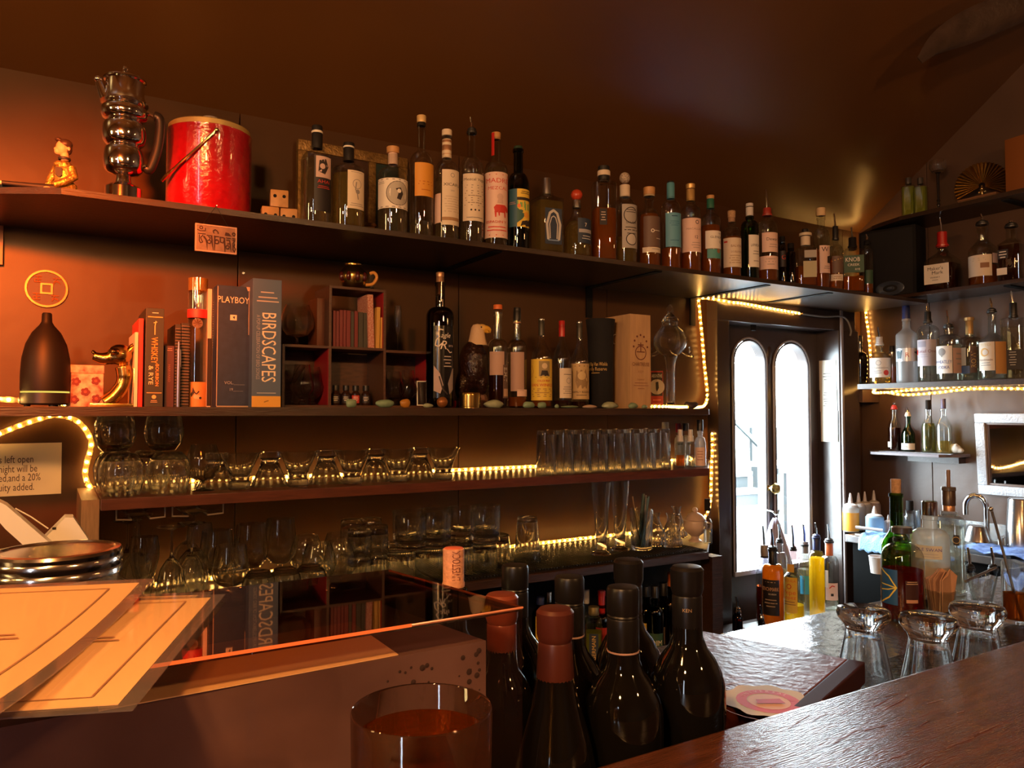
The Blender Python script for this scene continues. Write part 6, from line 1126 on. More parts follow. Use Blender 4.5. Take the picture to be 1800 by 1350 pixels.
towel('blue_bar_towel', 'light blue cloth draped over the sink counter edge', [(2.90, (ty1 + ty2) / 2, z(CH) + .012), (2.83, (ty1 + ty2) / 2, z(CH) + .013), (2.797, (ty1 + ty2) / 2, z(CH) + .004), (2.788, (ty1 + ty2) / 2, z(CH) - .05)], (0, ty2 - ty1), BLT, .006)
ty1, ty2 = yat(1690, 2.84, CH), yat(1830, 2.84, CH)
towel('striped_dish_towel', 'blue striped dish towel spread below the tap', [(2.99, (ty1 + ty2) / 2, z(CH) + .012), (2.92, (ty1 + ty2) / 2, z(CH) + .018), (2.86, (ty1 + ty2) / 2, z(CH) + .016), (2.815, (ty1 + ty2) / 2, z(CH) + .013)], (0, ty2 - ty1), BLT2, .006)
x, y = 2.76, yat(1545, 2.76, -.56); T('white_ice_tub', 'small white plastic tub hanging below the blue cloth', 'tub', lathe([(0, 0), (.030, 0), (.036, .06), (.038, .064), (.034, .064), (.028, .004), (0, .004)], 20), WHITEP, (x, y, z(CH) - .12))
# tap
x, y = 3.07, yat(1735, 3.07, CH); tp = E('swan_neck_tap', 'chrome swan-neck tap over the right sink', 'tap', (x, y, z(CH)))
zt_ = hat(x, y, 872) - CH
nk_ = [(0, 0, .01), (0, 0, zt_ - .045)] + [(0 - .022 * (1 - math.cos(a)) * .6, .032 * (1 - math.cos(a)), zt_ - .045 + .045 * math.sin(a)) for a in [PI * i / 10 for i in range(1, 11)]] + [(-.026, .064, zt_ - .075)]
part('neck', tube(nk_, .0105, 12), CHROME, tp); part('base', lathe([(0, 0), (.024, 0), (.022, .012), (.013, .02), (.012, .03)], 18), CHROME, tp)
hn = part('valve', join(tube([(0, -.05, .0), (0, -.05, .035)], .012, 10), tube([(0, -.05, .03), (-.02, -.085, .045)], .006, 8), box(-.01, .01, -.055, .0, .004, .016)), CHROME, tp)
SHK = M('satin_steel_cup', (.55, .55, .56), .22, 1)
x, y, h = place(('x', 2.96, CH + .024), 1718); k = dep(x, y, h) / F; H = hat(x, y, 924) - h
T('shaker_tin', 'upturned steel shaker tin on the striped towel', 'shaker', lathe([(24 * k, 0), (23 * k, .001), (15.5 * k, H - .004), (14 * k, H), (0, H)], 26), SHK, (x, y, z(h)))
x, y, h = place(('x', 3.02, CH + .0005), 1793); k = dep(x, y, h) / F; H = hat(x, y, 876) - h
T('tall_shaker_tin', 'taller upturned steel shaker tin at the right picture edge', 'shaker', lathe([(23 * k, 0), (23 * k, .004), (17 * k, H - .005), (15 * k, H), (0, H)], 28), SHK, (x, y, z(h)))
x, y, h = place(('x', 3.06, CH), 1622); T('chrome_cup', 'short chrome cup on the sink counter behind the white spirit bottle', 'cup', lathe([(0, 0), (.030, 0), (.034, .10), (.035, .10), (.032, .10), (.028, .003), (0, .003)], 22), SHK, (x, y, z(h)))
B(('x', 2.99, CH), 1600, 22, 896, 915, 905, 17, 'short clear cruet with dark pourer on the sink counter', cap=[('c', BLACKM, 880, 897, 12)], name='small_bottle', group='sink counter bottles')
# notes taped beside the door
np_ = E('taped_notes', 'three pale handwritten sheets taped in a column beside the door', 'notes', (2.8995, 2.158, 0), -PI / 2); w2 = .042
zz = [z(hat(2.9, 2.15, p)) for p in (633, 684, 722, 775)]
PN = M('aged_note_paper', (.78, .76, .64), .7)
for i in range(3):
    sh_ = part('sheet', box(-w2 + .003 * i, w2 + .003 * i, -.0012 - .001 * i, -.0004 - .001 * i, zz[i + 1] - .004, zz[i]), PN, np_, False)
    art(sh_, [('L', .2, .45 if i == 0 else .15, .75, 3 if i == 0 else 7, .1, (.18, .17, .15))] if i < 2 else [('L', .35, .1, .65, 6, .11, (.45, .44, .38))], 2 * w2, zz[i] - zz[i + 1], flat(.003 * i, -.0013 - .001 * i, zz[i + 1]), 'handwriting')
# towel hanging on the door
kx = xat(1360, 2.16, -.25); hk = hat(kx, 2.16, 905)
hook = E('hanging_cloth', 'lilac-white cloth bunched on a hook and draped before the door panes', 'cloth', (kx, 2.16, z(hk)))
V, Fc = [], []; n_ = 26; rows = 14
for i in range(rows + 1):
    t = i / rows
    for j in range(n_ + 1):
        s = j / n_ - .5; wd_ = .012 + .155 * t ** .8
        V.append((s * wd_ * 1.15 + .02 * t, .020 * (t ** .5) * math.cos(j * 1.25) * .7 - .012 * math.cos(PI * s), -.245 * t * (1 - .18 * abs(s) * 2 * (1 - t * .2)) - .012))
for i in range(rows):
    for j in range(n_): a = i * (n_ + 1) + j; Fc.append((a, a + 1, a + n_ + 2, a + n_ + 1))
o = part('cloth', (V, Fc), M('lilac_white_cloth', (.45, .43, .58), .8), hook); o.modifiers.new('thick', 'SOLIDIFY').thickness = .002
part('hook', tube(smooth_path([(0, .050, .015), (0, .010, .012), (0, -.008, .0), (0, -.018, .008), (.004, -.020, .022)], 4), .003, 7), CHROME, hook)
# ------------------------------------------------------------------ well bottles by the door
GW = 'well bottles by the door'
T('white_well_tray', 'white tray under the row of pourer bottles by the door', 'tray', box(-.29, .29, -.10, .10, 0, .008, .003), M('white_tray_plastic', (.62, .64, .64), .3), (2.495, 1.95, z(LH) + .0005), .0)
PW = lambda Y: ('y', Y, LH + .009)
B(PW(2.02), 1345, 30, 978, 1010, 992, 11, 'bottle of dark liqueur with grey neck at the left of the door bottles', liq='dark', lev=1030, cap=[('w', M('grey_neck_foil', (.24, .22, .22), .4), 958, 980, 13)], pour=(924, BLACK), group=GW)
B(PW(1.90), 1360, 38, 966, 1004, 990, 14, 'bourbon bottle of orange whiskey with black label lettered BENCHMARK', liq='orange', lev=994, cap=[('w', BLACK, 962, 992, 14)], pour=(929, BLACK), group=GW, labs=[(1343, 1370, 1016, 1078, LBK, [('L', .15, .06, .85, 1, .05, (.5, .4, .3)), ('t', 'BENCHMARK', .48, .26, .15, (.72, .42, .25), 0, .98), ('t', 'BOURBON', .62, .40, .06, WH, 0, .4), ('L', .15, .55, .9, 3, .09, (.4, .32, .26))])])
B(PW(2.03), 1372, 26, 952, 985, 970, 10, 'slim clear bottle with pourer behind the orange whiskey', liq='clear', lev=1000, pour=(921, BLACK), group=GW)
B(PW(1.94), 1396, 36, 966, 1018, 996, 10, 'tequila bottle with bright yellow label and gold disc', liq='yellow', lev=1062, pour=(922, BLACK), group=GW, style='s', labs=[(1379, 1402, 1012, 1074, LYEL, [('t', 'TEQUILA', .5, .10, .09, (.7, .15, .03), 0, .8), ('o', .5, .26, .06, .02, RD), ('t', 'Pepe', .5, .42, .18, (.7, .12, .03), 0, .8), ('t', 'Lopez', .5, .56, .15, (.7, .12, .03), 0, .8), ('L', .1, .68, .9, 2, .07, BR)]), (1386, 1397, 989, 1003, M('gold_disc_label', (.75, .45, .08), .4), [])])
B(PW(2.03), 1416, 26, 958, 992, 978, 11, 'clear bottle with sky-blue label among the door bottles', liq='clear', lev=1000, cap=[('w', M('grey_neck_foil', (.24, .22, .22)), 952, 972, 12)], pour=(921, BLACK), group=GW, labs=[(1408, 1428, 1010, 1042, M('bright_blue_label', (.05, .35, .62), .5), [])])
B(PW(1.96), 1437, 28, 945, 982, 968, 12, 'bottle full of bright yellow liqueur with navy neck', liq='yellow', lev=980, cap=[('w', NAVYC, 943, 966, 13)], pour=(919, NAVYC), group=GW)
B(PW(2.01), 1459, 31, 952, 992, 976, 13, 'clear vodka bottle with orange neck and white label at the right', liq='clear', lev=1050, cap=[('w', ORC, 954, 976, 13)], pour=(921, BLACK), group=GW, labs=[(1452, 1472, 1022, 1052, LPK, [('s', [(.3, .3), (.5, .15), (.7, .2)], .06, RD), ('r', .4, .6, .6, .75, K)]), (1445, 1457, 1000, 1030, WHITE, [])])
B(PW(1.84), 1297, 18, 1074, 1088, 1080, 10, 'little plum-coloured bottle with pourer left of the well bottles', glass=BROWNG, liq='dark', lev=1090, pour=(1048, CHROME), name='small_bottle', group=GW)
B(PW(1.82), 1339, 12, 1087, 1094, 1090, 8, 'tiny bottle with shiny pourer in front of the orange whiskey', glass=SMOKE, pour=(1063, CHROME), name='small_bottle', group=GW)
# ------------------------------------------------------------------ lower bar counter
KH = -.45
ct = E('lower_bar_counter', 'wet steel lower counter behind the bar catching door light', 'counter', (0, 0, z(KH)))
part('top', box(-.9, 2.80, .545, 1.14, -.03, 0, .003), M('wet_steel', (.42, .43, .44), .16, .85, var=.3, scale=9, bump=.5, bscale=22), ct, False)
part('front_panel', box(-.88, 2.78, 1.10, 1.12, -.945, -.031), BLACKM, ct, False)
part('drain_mat', box(1.0, 2.1, .57, .86, .0004, .005, .002), M('black_wet_mat', (.02, .02, .021), .18, bump=.6, bscale=70), ct, False)
sr = E('speed_rail', 'narrow steel bottle rail on the aisle side of the lower counter', 'rail', (0, 0, z(-.74)))
part('rail_floor', box(1.5, 2.5, 1.142, 1.26, 0, .004), STEEL, sr, False); part('rail_lip', box(1.5, 2.5, 1.258, 1.262, .004, .09), STEEL, sr, False); part('rail_back', box(1.5, 2.5, 1.1405, 1.144, .004, .25), STEEL, sr, False)
PK = lambda py: ('h', py, KH)
# lacquered box in front of the steel
A, Bc = on_h(1236, 1109, -.33), on_h(1521, 1164, -.33); Ca = on_h(1130, 1165, -.33)
ab = Vector((Bc[0] - A[0], Bc[1] - A[1])); ac = Vector((-ab.y, ab.x)).normalized(); ac = -ac if ac.dot(Vector((Ca[0] - A[0], Ca[1] - A[1]))) < 0 else ac
ang = math.atan2(ab.y, ab.x); Lg = ab.length; Wd = .215
lb_ = E('lacquered_box', 'low lacquered purple-brown wooden box with pasted paper crown label', 'box', (A[0] + ac.x * Wd / 2 + ab.x / 2, A[1] + ac.y * Wd / 2 + ab.y / 2, z(KH) + .0055), ang)
LAC = M('purple_brown_lacquer', (.14, .05, .058), .40, var=.45, scale=16, bump=.45, bscale=70, spec=.35)
Hb = -.33 - KH - .0055
part('box_body', box(-Lg / 2 + .004, Lg / 2 - .004, -Wd / 2 + .004, Wd / 2 - .004, 0, Hb - .018, .002), REDWOOD, lb_, False)
li = part('lid', box(-Lg / 2, Lg / 2 - .022, -Wd / 2, Wd / 2, Hb - .0175, Hb, .002), LAC, lb_, False); part('end_batten', box(Lg / 2 - .0215, Lg / 2, -Wd / 2, Wd / 2, Hb - .028, Hb + .0005, .002), M('dark_batten', (.035, .010, .010), .6, spec=.15), lb_, False)
cen = on_h(1350, 1232, -.33); dxy = Vector((cen[0] - lb_.location.x, cen[1] - lb_.location.y)); lc = (dxy.x * math.cos(-ang) - dxy.y * math.sin(-ang), dxy.x * math.sin(-ang) + dxy.y * math.cos(-ang))
rot = -ang - math.atan2(AX, AY)            # print reads towards the guest
def top_map(u, v, o_):
    c, s = math.cos(rot), math.sin(rot); v -= .05; return (lc[0] + u * c - v * s, lc[1] + u * s + v * c, Hb + o_)
cr = [(.5 + .50 * math.cos(a) * (1 + .06 * math.sin(9 * a)), .5 + .50 * math.sin(a) * (1 + .06 * math.sin(9 * a))) for a in [2 * PI * i / 54 for i in range(54)]]
arc = [('t', ch, .5 + .295 * math.cos(a), .52 - .295 * math.sin(a), .07, (.75, .45, .42), a - PI / 2) for ch, a in zip('UNIVERSAL', [2.5 - .24 * i for i in range(9)])]
art(li, [('p', cr, (.50, .47, .36)), ('o', .5, .52, .30, .12, (.50, .07, .10)), ('d', .5, .54, .235, (.60, .42, .38))] + arc + [('p', [(.36, .5), (.64, .48), (.66, .62), (.34, .62)], (.42, .06, .09))], .10, .10, top_map, 'pasted_label')
art(li, [('o', .5, .5, .62, .012, (.36, .20, .17)), ('s', [(-.75, .0), (-.45, -.05)], .02, (.30, .03, .03)), ('s', [(-.3, -.2), (.1, -.25), (.5, -.22)], .012, (.30, .05, .05))], .10, .10, top_map, 'pasted_label')
# waisted glasses upside down
for px, py, z_, lb in ((1512, 1068, 1.13, 'left of three upside-down heavy-footed glasses at the bar edge'), (1643, 1081, 1.045, 'front middle of three upside-down heavy-footed glasses at the bar edge'), (1740, 1063, 1.10, 'right of three upside-down heavy-footed glasses at the bar edge')):
    w_ = z_ / CP; u = _u(px); x, y = w_ * AX + u * z_ * AY, w_ * AY - u * z_ * AX
    if y < .615: y = .615
    top_h = hat(x, y, py); H = top_h - KH - .0055
    o = put('waisted_glass', gl('waist', H, .050, 36), None, (x, y, z(top_h)), (PI, 0, 0)); tag(o, lb, 'glass', 'upside-down glasses at the bar edge')
# red growler, green wine bottle, white spirit, clear square bottle
B(PK(1088), 1588, 70, 944, 985, 955, 26, 'round jug of dark red syrup with metal cap and blue arc emblem', liq='red', lev=1000, cap=[('c', M('dark_steel_cap', (.12, .12, .14), .3, .7), 926, 936, 34), ('b', CLEAR, 936, 944, 27)], name='growler_jug', group='bottles on the lower counter',
  labs=[(1556, 1580, 997, 1058, M('blue_emblem', (.02, .10, .32), .4), [('s', [(.0, .02), (.55, .2), (.95, .5), (.55, .8), (0, .98)], .04, (.75, .65, .12)), ('s', [(0, .45), (.5, .46), (.95, .5)], .03, (.75, .65, .12)), ('s', [(0, .62), (.5, .58), (.95, .5)], .03, (.75, .65, .12))]), (1592, 1612, 1014, 1052, M('dark_syrup_label', (.04, .015, .015), .4), [('L', .05, .04, .95, 2, .09, (.55, .40, .30)), ('r', .05, .85, .9, 1., (.45, .25, .18))])])
B(PK(1041), 1578, 50, 866, 960, 925, 21, 'green wine bottle with natural cork standing on the lower counter', glass=thin_glass('bright_green_glass', (.22, .45, .05)), liq='olive', lev=970, cap=[('k', CORK, 842, 870, 17)], name='wine_bottle', group='bottles on the lower counter', style='s')
B(PK(1055), 1637, 62, 905, 945, 928, 24, 'milky white spirit bottle printed OLE SWAN with steel cap', glass=MILK, liq='peach', lev=992, cap=[('c', CHROME, 881, 905, 25)], name='spirit_bottle', group='bottles on the lower counter', labs=[(1614, 1655, 955, 978, M('printed_milk_glass', (.62, .62, .56), .4), [('t', 'OLE SWAN', .5, .30, .34, (.10, .09, .38), 0, .95), ('L', .3, .62, .9, 2, .18, (.45, .45, .5))])])
B(PK(1042), 1671, 48, 898, 914, 905, 24, 'square clear bottle with dark neck, long cone stopper and black seal', liq='clear', lev=925, cap=[('w', M('dark_brown_foil', (.05, .03, .025), .35), 862, 888, 22), ('b', COPPER, 888, 898, 20), ('c', M('dark_collar', (.08, .07, .07), .3), 856, 862, 24), ('k', M('brown_cone', (.18, .11, .08), .4), 826, 856, 7)], name='spirit_bottle', group='bottles on the lower counter', sq=5, turn=-10, labs=[(1681, 1690, 936, 954, M('black_seal', (.02, .015, .015), .4), [('o', .5, .5, .3, .05, GD)])])
# tray, napkins
x, y = on_h(1668, 1092, KH); T('round_bar_tray', 'round black rubber-lined tray under the napkin cup', 'tray', lathe([(0, 0), (.088, 0), (.098, .012), (.100, .012), (.101, .010), (.098, .014), (.094, .012), (.086, .003), (0, .003)], 40), M('black_tray', (.02, .02, .022), .25), (x, y + .02, z(KH) + .0055))
x, y = on_h(1664, 1080, KH + .009); k = dep(x, y, KH) / F
nc = E('napkin_cup', 'clear cup stuffed with folded kraft-brown napkins', 'cup', (x, y + .012, z(KH) + .009), 0)
part('cup', lathe([(0, 0), (20 * k, 0), (21 * k, .003), (25 * k, 42 * k), (23.6 * k, 42 * k), (19.6 * k, .005), (0, .004)], 26), CLEAR, nc)
NP = M('kraft_napkin', (.52, .30, .20), .8, bump=.2, bscale=60)
for i in range(7):
    a = i * .9; tx = (i - 3) * .0055
    v = [(-19 * k, 0, .006), (17 * k, 0, .006), (30 * k, 0, 66 * k + .004 * math.sin(a * 3)), (12 * k, .003, 74 * k + .005 * math.cos(a * 2)), (-10 * k, -.003, 70 * k + .006 * math.sin(a)), (-29 * k, 0, 62 * k)]
    o = part('napkin', ([(p[0] * (.92 - .04 * abs(i - 3)), p[1] + tx + .004 * math.sin(p[2] * 60 + a), p[2]) for p in v], [(0, 1, 2, 3, 4, 5)]), NP, nc, False, rz=.12 * math.sin(a * 2)); o.modifiers.new('thick', 'SOLIDIFY').thickness = .0018
x, y = on_h(1727, 1066, KH); k = dep(x, y, KH) / F
T('small_v_glass', 'small clear V-shaped shot measure beside the napkin cup', 'glass', lathe([(0, 0), (14 * k, 0), (15 * k, .003), (15 * k, .008), (24 * k, 53 * k), (22.8 * k, 53 * k), (13 * k, .014), (0, .012)], 26), GLASS, (x, y, z(KH) + .0004))
x, y = on_h(1790, 1098, KH); mg_ = E('mixing_glass', 'clear mixing glass of brown drink at the right edge', 'glass', (x, y, z(KH) + .0055)); k = dep(x, y, KH) / F
part('glass', lathe([(0, 0), (22 * k, 0), (24 * k, .004), (25 * k, 105 * k), (23.6 * k, 105 * k), (22 * k, .008), (0, .007)], 26), GLASS, mg_); part('drink', lathe([(0, .0085), (21.6 * k, .0085), (22.2 * k, 52 * k), (0, 52 * k)], 26), LIQ['amber'], mg_)
T('bar_spoon', 'long steel bar spoon leaning out of the mixing glass', 'bar spoon', join(tube([(.012, 0, .012), (-.055, .02, .235)], .0028, 8), ball((-.057, .021, .24), .005, 10, 6)), STEEL, (x, y, z(KH) + .0055))
for px, py, lb in ((1709, 962, 'left rail bottle showing only its pourer beyond the small shot measure'), (1750, 962, 'right rail bottle showing only its pourer beyond the small shot measure')):
    B(('y', 1.20, -.735), px, 50, 1000, 1060, 1035, 14, lb, glass=SMOKE, liq='dark', lev=1070, pour=(py, BLACK), group='bottles in the speed rail')
T('jigger_rod', 'thin steel rod resting across the small shot measure', 'rod', tube([rayp(1697, 1022, 1.66), rayp(1750, 998, 1.75)], .003, 7), STEEL)
# ------------------------------------------------------------------ guest side bar top
CHt = -.30
BT = M('varnished_bar_wood', (.085, .030, .018), .24, spec=.4, var=.45, scale=7, stretch=(2, 14, 14), bump=.25, bscale=45)
bar = E('bar_counter', 'scratched glossy red-brown wooden bar top in the foreground', 'counter', (0, 0, z(CHt)))
part('top', box(-1.2, 2.75, -.12, .532, -.04, 0, .004), BT, bar, False); part('front_panel', box(-1.15, 2.7, .50, .528, -1.095, -.041), SHELF, bar, False)
o = part('scratches', join(*[mv(box(0, R_.uniform(.01, .05), 0, .0004, .0001, .0003), (R_.uniform(.45, .80), R_.uniform(.36, .51), 0), R_.uniform(-.15, .25)) for i in range(34)]), M('pale_scratch', (.17, .09, .075), .4), bar, False); o['kind'] = 'stuff'
# ------------------------------------------------------------------ wine bottles behind the bar
CAPS = {'k': M('black_capsule', (.006, .0055, .006), .33, spec=.3), 'm': M('burgundy_capsule', (.055, .013, .010), .32), 'r': M('rust_red_capsule', (.14, .03, .016), .35)}
def wine(px, z_, top, label, c='k', style='bordeaux', ring=None, grooves=True, txt=None):
    w_ = z_ / CP; u = _u(px); x, y = w_ * AX + u * z_ * AY, w_ * AY - u * z_ * AX
    H = hat(x, y, top) - KH
    r = E('wine_bottle', label, 'bottle', (x, y, z(KH) + .0004), face(x, y), 'wine bottles behind the bar'); H -= .0004
    Rr = .0375 if style != 'slim' else .033; rn = .0142
    if style == 'burgundy': pr = [(0, .012), (.03, 0), (Rr, .004), (Rr, H * .42), (Rr * .96, H * .50), (Rr * .80, H * .60), (Rr * .58, H * .70), (rn * 1.12, H * .80), (rn, H * .9), (rn, H - .002)]
    else: pr = [(0, .012), (.03, 0), (Rr, .004), (Rr, H * .56), (Rr * .985, H * .60), (Rr * .90, H * .645), (Rr * .72, H * .69), (Rr * .52, H * .725), (rn * 1.10, H * .76), (rn * 1.02, H * .83), (rn, H - .002)]
    part('glass', lathe(pr, 32), WINEG, r)
    zc_ = H - .062 if style != 'burgundy' else H - .072
    cb = 1.24 if style == 'burgundy' else 1.06
    cpz = [(rn * (cb - .02), zc_), (rn * cb, zc_ + .001), (rn * 1.06, H - .030), (rn * 1.02, H - .0285), (rn * 1.06, H - .027)] + ([(rn * 1.02, H - .0255), (rn * 1.07, H - .024)] if grooves else [(rn * 1.16, H - .0225)]) + [(rn * (1.08 if grooves else 1.18), H - .003), (rn * 1.0, H), (rn * .85, H + .0004), (0, H + .0002)]
    cp_ = part('capsule', lathe(cpz, 28), CAPS[c], r)
    if ring: part('ring', lathe([(rn * (cb - .01), zc_ + .002), (rn * (cb + .025), zc_ + .002), (rn * (cb + .025), zc_ + .0036), (rn * (cb - .01), zc_ + .0036)], 28), M('pink_grey_ring', (.34, .22, .20), .4), r)
    if txt: art(cp_, [('t', txt, .5, .5, .9, (.35, .24, .12))], .02, .0055, curved(rn * 1.075, zc_ + .018), 'lettering', .3)
    return r
wine(1093, .735, 1031, 'front wine bottle with black screw cap and pale ring, centre of the group', ring=True)
wine(1205, .790, 995, 'rightmost wine bottle with smooth black capsule lettered KEN', grooves=False, txt='KEN')
wine(1103, .872, 983, 'tallest-looking rear wine bottle with collared black capsule', grooves=False)
wine(1000, .800, 1013, 'wine bottle with black screw cap left of the front one', ring=True)
wine(905, .872, 993, 'leftmost wine bottle with black screw cap behind the box corner')
wine(975, .69, 1069, 'wine bottle with burgundy foil beside the clear-topped box', 'm', 'burgundy', True, False)
wine(882, .782, 1044, 'wine bottle with rust-red foil half hidden by the box', 'r', 'slim', False, False)
# corked bottle
z_ = .90; w_ = z_ / CP; u = _u(798); x, y = w_ * AX + u * z_ * AY, w_ * AY - u * z_ * AX; hc_ = hat(x, y, 1030) - KH
kb = E('corked_bottle', 'dark bottle behind the box plugged with a stamped upright cork', 'bottle', (x, y, z(KH) + .0004), face(x, y))
part('glass', lathe([(0, .01), (.03, 0), (.0365, .004), (.0365, hc_ * .6), (.030, hc_ * .70), (.016, hc_ * .8), (.0145, hc_ - .012), (.0165, hc_ - .011), (.0165, hc_ - .002), (.010, hc_)], 26), WINEG, kb)
ht_ = hat(x, y, 964) - KH
PKC = M('pink_wine_cork', (.60, .30, .20), .75, var=.3, scale=180, bump=.4, bscale=200)
ck = part('cork', lathe([(.009, hc_ - .006), (.0128, hc_ - .002), (.0132, hc_ + .003), (.0122, hc_ + .006), (.0124, ht_ - .001), (.0112, ht_), (0, ht_)], 24), PKC, kb); part('stained_cork_top', lathe([(0, ht_ + .0002), (.0112, ht_ + .0001), (.0105, ht_ + .0006), (0, ht_ + .0007)], 24), M('wine_stained_cork', (.55, .12, .07), .7), ck)
art(ck, [('t', 'LIVESTOCK', .62, .42, .32, (.16, .05, .04), PI / 2, .78)], .026, ht_ - hc_, curved(.0126, hc_), 'stamp')
# ------------------------------------------------------------------ acrylic-topped box
P1, P2 = (.338, .546), (.300, .742)
bxp = [(-.42, .536), P1, P2, (-.42, .742)]
inn = [(-.40, .552), (.312, .561), (.282, .726), (-.40, .726)]
AC = thin_glass('smoky_acrylic', (.90, .84, .82), 1.6, .015)
ab_ = E('acrylic_box', 'mottled brown box under a glossy smoky acrylic cover with painted orange edge glow', 'box', (0, 0, z(KH) + .0004))
Ht = -.16 - KH - .0004
MOT = M('mottled_brown_metal', (.17, .095, .078), .42, var=.5, scale=9, bump=.15, bscale=30, c2=(.095, .05, .04))
part('inner_box', slab(inn, 0, Ht - .028), MOT, ab_, False)
part('cover_top', slab(bxp, Ht - .004, Ht), thin_glass('smoky_gloss_acrylic', (.45, .32, .27), 2.3, .02), ab_, False)
def wall_(a, b): return [(a[0], a[1], 0), (b[0], b[1], 0), (b[0], b[1], Ht - .004), (a[0], a[1], Ht - .004)], [(0, 1, 2, 3)]
part('cover_front', wall_(bxp[0], bxp[1]), AC, ab_, False); part('cover_side', wall_(bxp[1], bxp[2]), AC, ab_, False); part('cover_back', wall_(bxp[2], bxp[3]), AC, ab_, False)
part('orange_edge_glow', tube([(bxp[0][0], bxp[0][1], Ht - .0012), (P1[0] - .10, P1[1] - .0016, Ht - .0012)], .0014, 6), emit('painted_edge_glow', (1, .13, .02), 1.1), ab_)  # emission paints an orange glow into the edge; no lamp there
part('clear_edge', tube([(P1[0] - .10, P1[1] - .0016, Ht - .0012), (*P1, Ht - .0012), (*P2, Ht - .0012)], .0011, 6), M('amber_edge', (.45, .16, .08), .2), ab_)
stn = [mv(lathe([(0, 0), (r_, 0), (0, .0004)], 8), (0, 0, 0)) for r_ in (.003,)]
spots = []
rr = random.Random(11)
for i in range(64):
    sx_ = .306 - rr.random() ** 1.5 * .10; sz_ = Ht - .034 - rr.random() * .062; q_ = (sx_ - inn[0][0]) / (inn[1][0] - inn[0][0]); sy_ = inn[0][1] + (inn[1][1] - inn[0][1]) * q_ - .0003
    spots.append(mv(lathe([(0, 0), (rr.uniform(.0007, .0026), 0), (0, .0003)], 8), (sx_, sy_, sz_), m=Matrix.Rotation(PI / 2, 3, 'X')))
part('rust_spots', join(*spots), M('rust_spot', (.03, .014, .010), .7), ab_, False)['kind'] = 'stuff'
# menu lying inside the cover
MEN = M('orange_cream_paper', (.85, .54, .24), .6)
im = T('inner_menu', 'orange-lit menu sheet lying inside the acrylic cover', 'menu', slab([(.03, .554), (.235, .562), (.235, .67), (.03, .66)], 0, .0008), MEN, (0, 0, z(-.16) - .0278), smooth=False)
# laminated menus on top
LAM = thin_glass('laminate_film', (.93, .92, .93), 1.5, .06, .10, (.7, .65, .7))
def menu(label, tr, ang_, h0, W, L, lift=0., prt=()):
    # tr: far right corner; sheet runs to the guest by L and to the left by W
    px, py = tr; x, y = on_h(px, py, h0)
    o = E('laminated_menu', label, 'menu', (x, y, z(h0)), ang_, 'laminated menus')
    def sheet(m_, z0, z1):
        n_ = 10; V, Fc = [], []
        for zz in (z0, z1):
            for i in range(n_ + 1):
                v = m_ + (L - 2 * m_) * i / n_; b_ = lift * (2 * v / L - 1) ** 2 + .0
                V += [(-m_, -v, zz + b_), (-W + m_, -v, zz + b_)]
        c_ = 2 * (n_ + 1)
        for i in range(n_):
            a = 2 * i; Fc += [(a, a + 2, a + 3, a + 1), (a + c_, a + c_ + 1, a + c_ + 3, a + c_ + 2), (a, a + c_, a + c_ + 2, a + 2), (a + 1, a + 3, a + 3 + c_, a + 1 + c_)]
        Fc += [(0, 1, 1 + c_, c_), (2 * n_, 2 * n_ + c_, 2 * n_ + 1 + c_, 2 * n_ + 1)]
        return V, Fc
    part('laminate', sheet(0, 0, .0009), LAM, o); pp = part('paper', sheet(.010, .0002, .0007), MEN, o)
    fm = lambda u, v, q: (-W / 2 + u, -L + v, .0009 + q + lift * (2 * (L - v) / L - 1) ** 2)
    dk = (.26, .12, .07)
    bd = .085
    art(pp, [('s', [(bd, bd)] + [(bd, bd + (1 - 2 * bd) * i / 8) for i in range(9)] + [(1 - bd, 1 - bd)], .004, dk), ('s', [(bd, bd), (1 - bd, bd)], .004, dk), ('s', [(1 - bd, bd + (1 - 2 * bd) * i / 8) for i in range(9)], .004, dk)] + list(prt), W, L, fm, 'print')
    return o
UB = (.30, .14, .09)
prt = lambda: [('L', .30, .40, .62, 2, .035, UB), ('L', .62, .46, .86, 2, .03, UB), ('L', .2, .58, .5, 2, .03, UB)]
menu('lowest laminated menu of the fan, mostly hidden', (374, 1042), -.40, -.1592, .30, .235)
menu('middle laminated menu of the fan with rounded clear border', (396, 1046), -.36, -.1572, .32, .262, 0, prt())
menu('top laminated menu of the fan, its left side out of the picture', (272, 1031), -.33, -.149, .34, .300, .006, prt())
# ------------------------------------------------------------------ glass jar with metal lid
x, y = .01, .935; k = dep(x, y, -.15) / F; Hj = -.142 - KH
jr = E('lidded_glass_jar', 'large glass jar with ribbed silver screw lid behind the menus', 'jar', (x, y, z(KH) + .0004)); Hj -= .0004
part('glass', lathe([(0, .004), (.075, 0), (.086, .010), (.087, Hj - .075), (.084, Hj - .060), (.070, Hj - .042), (.058, Hj - .036), (.057, Hj - .004), (.0545, Hj - .004), (.0555, Hj - .038), (.067, Hj - .045), (.080, Hj - .062), (.083, Hj - .076), (.082, .012), (.072, .006), (0, .008)], 44), GLASS, jr)
part('lid', lathe([(.0590, Hj - .026), (.0612, Hj - .025), (.0612, Hj - .020), (.0598, Hj - .018), (.0612, Hj - .015), (.0612, Hj - .009), (.0600, Hj - .007), (.0608, Hj - .003), (.0590, Hj), (.0540, Hj + .0005), (.0520, Hj - .0012), (0, Hj - .0012)], 48), M('silver_lid', (.62, .58, .55), .17, 1), jr)
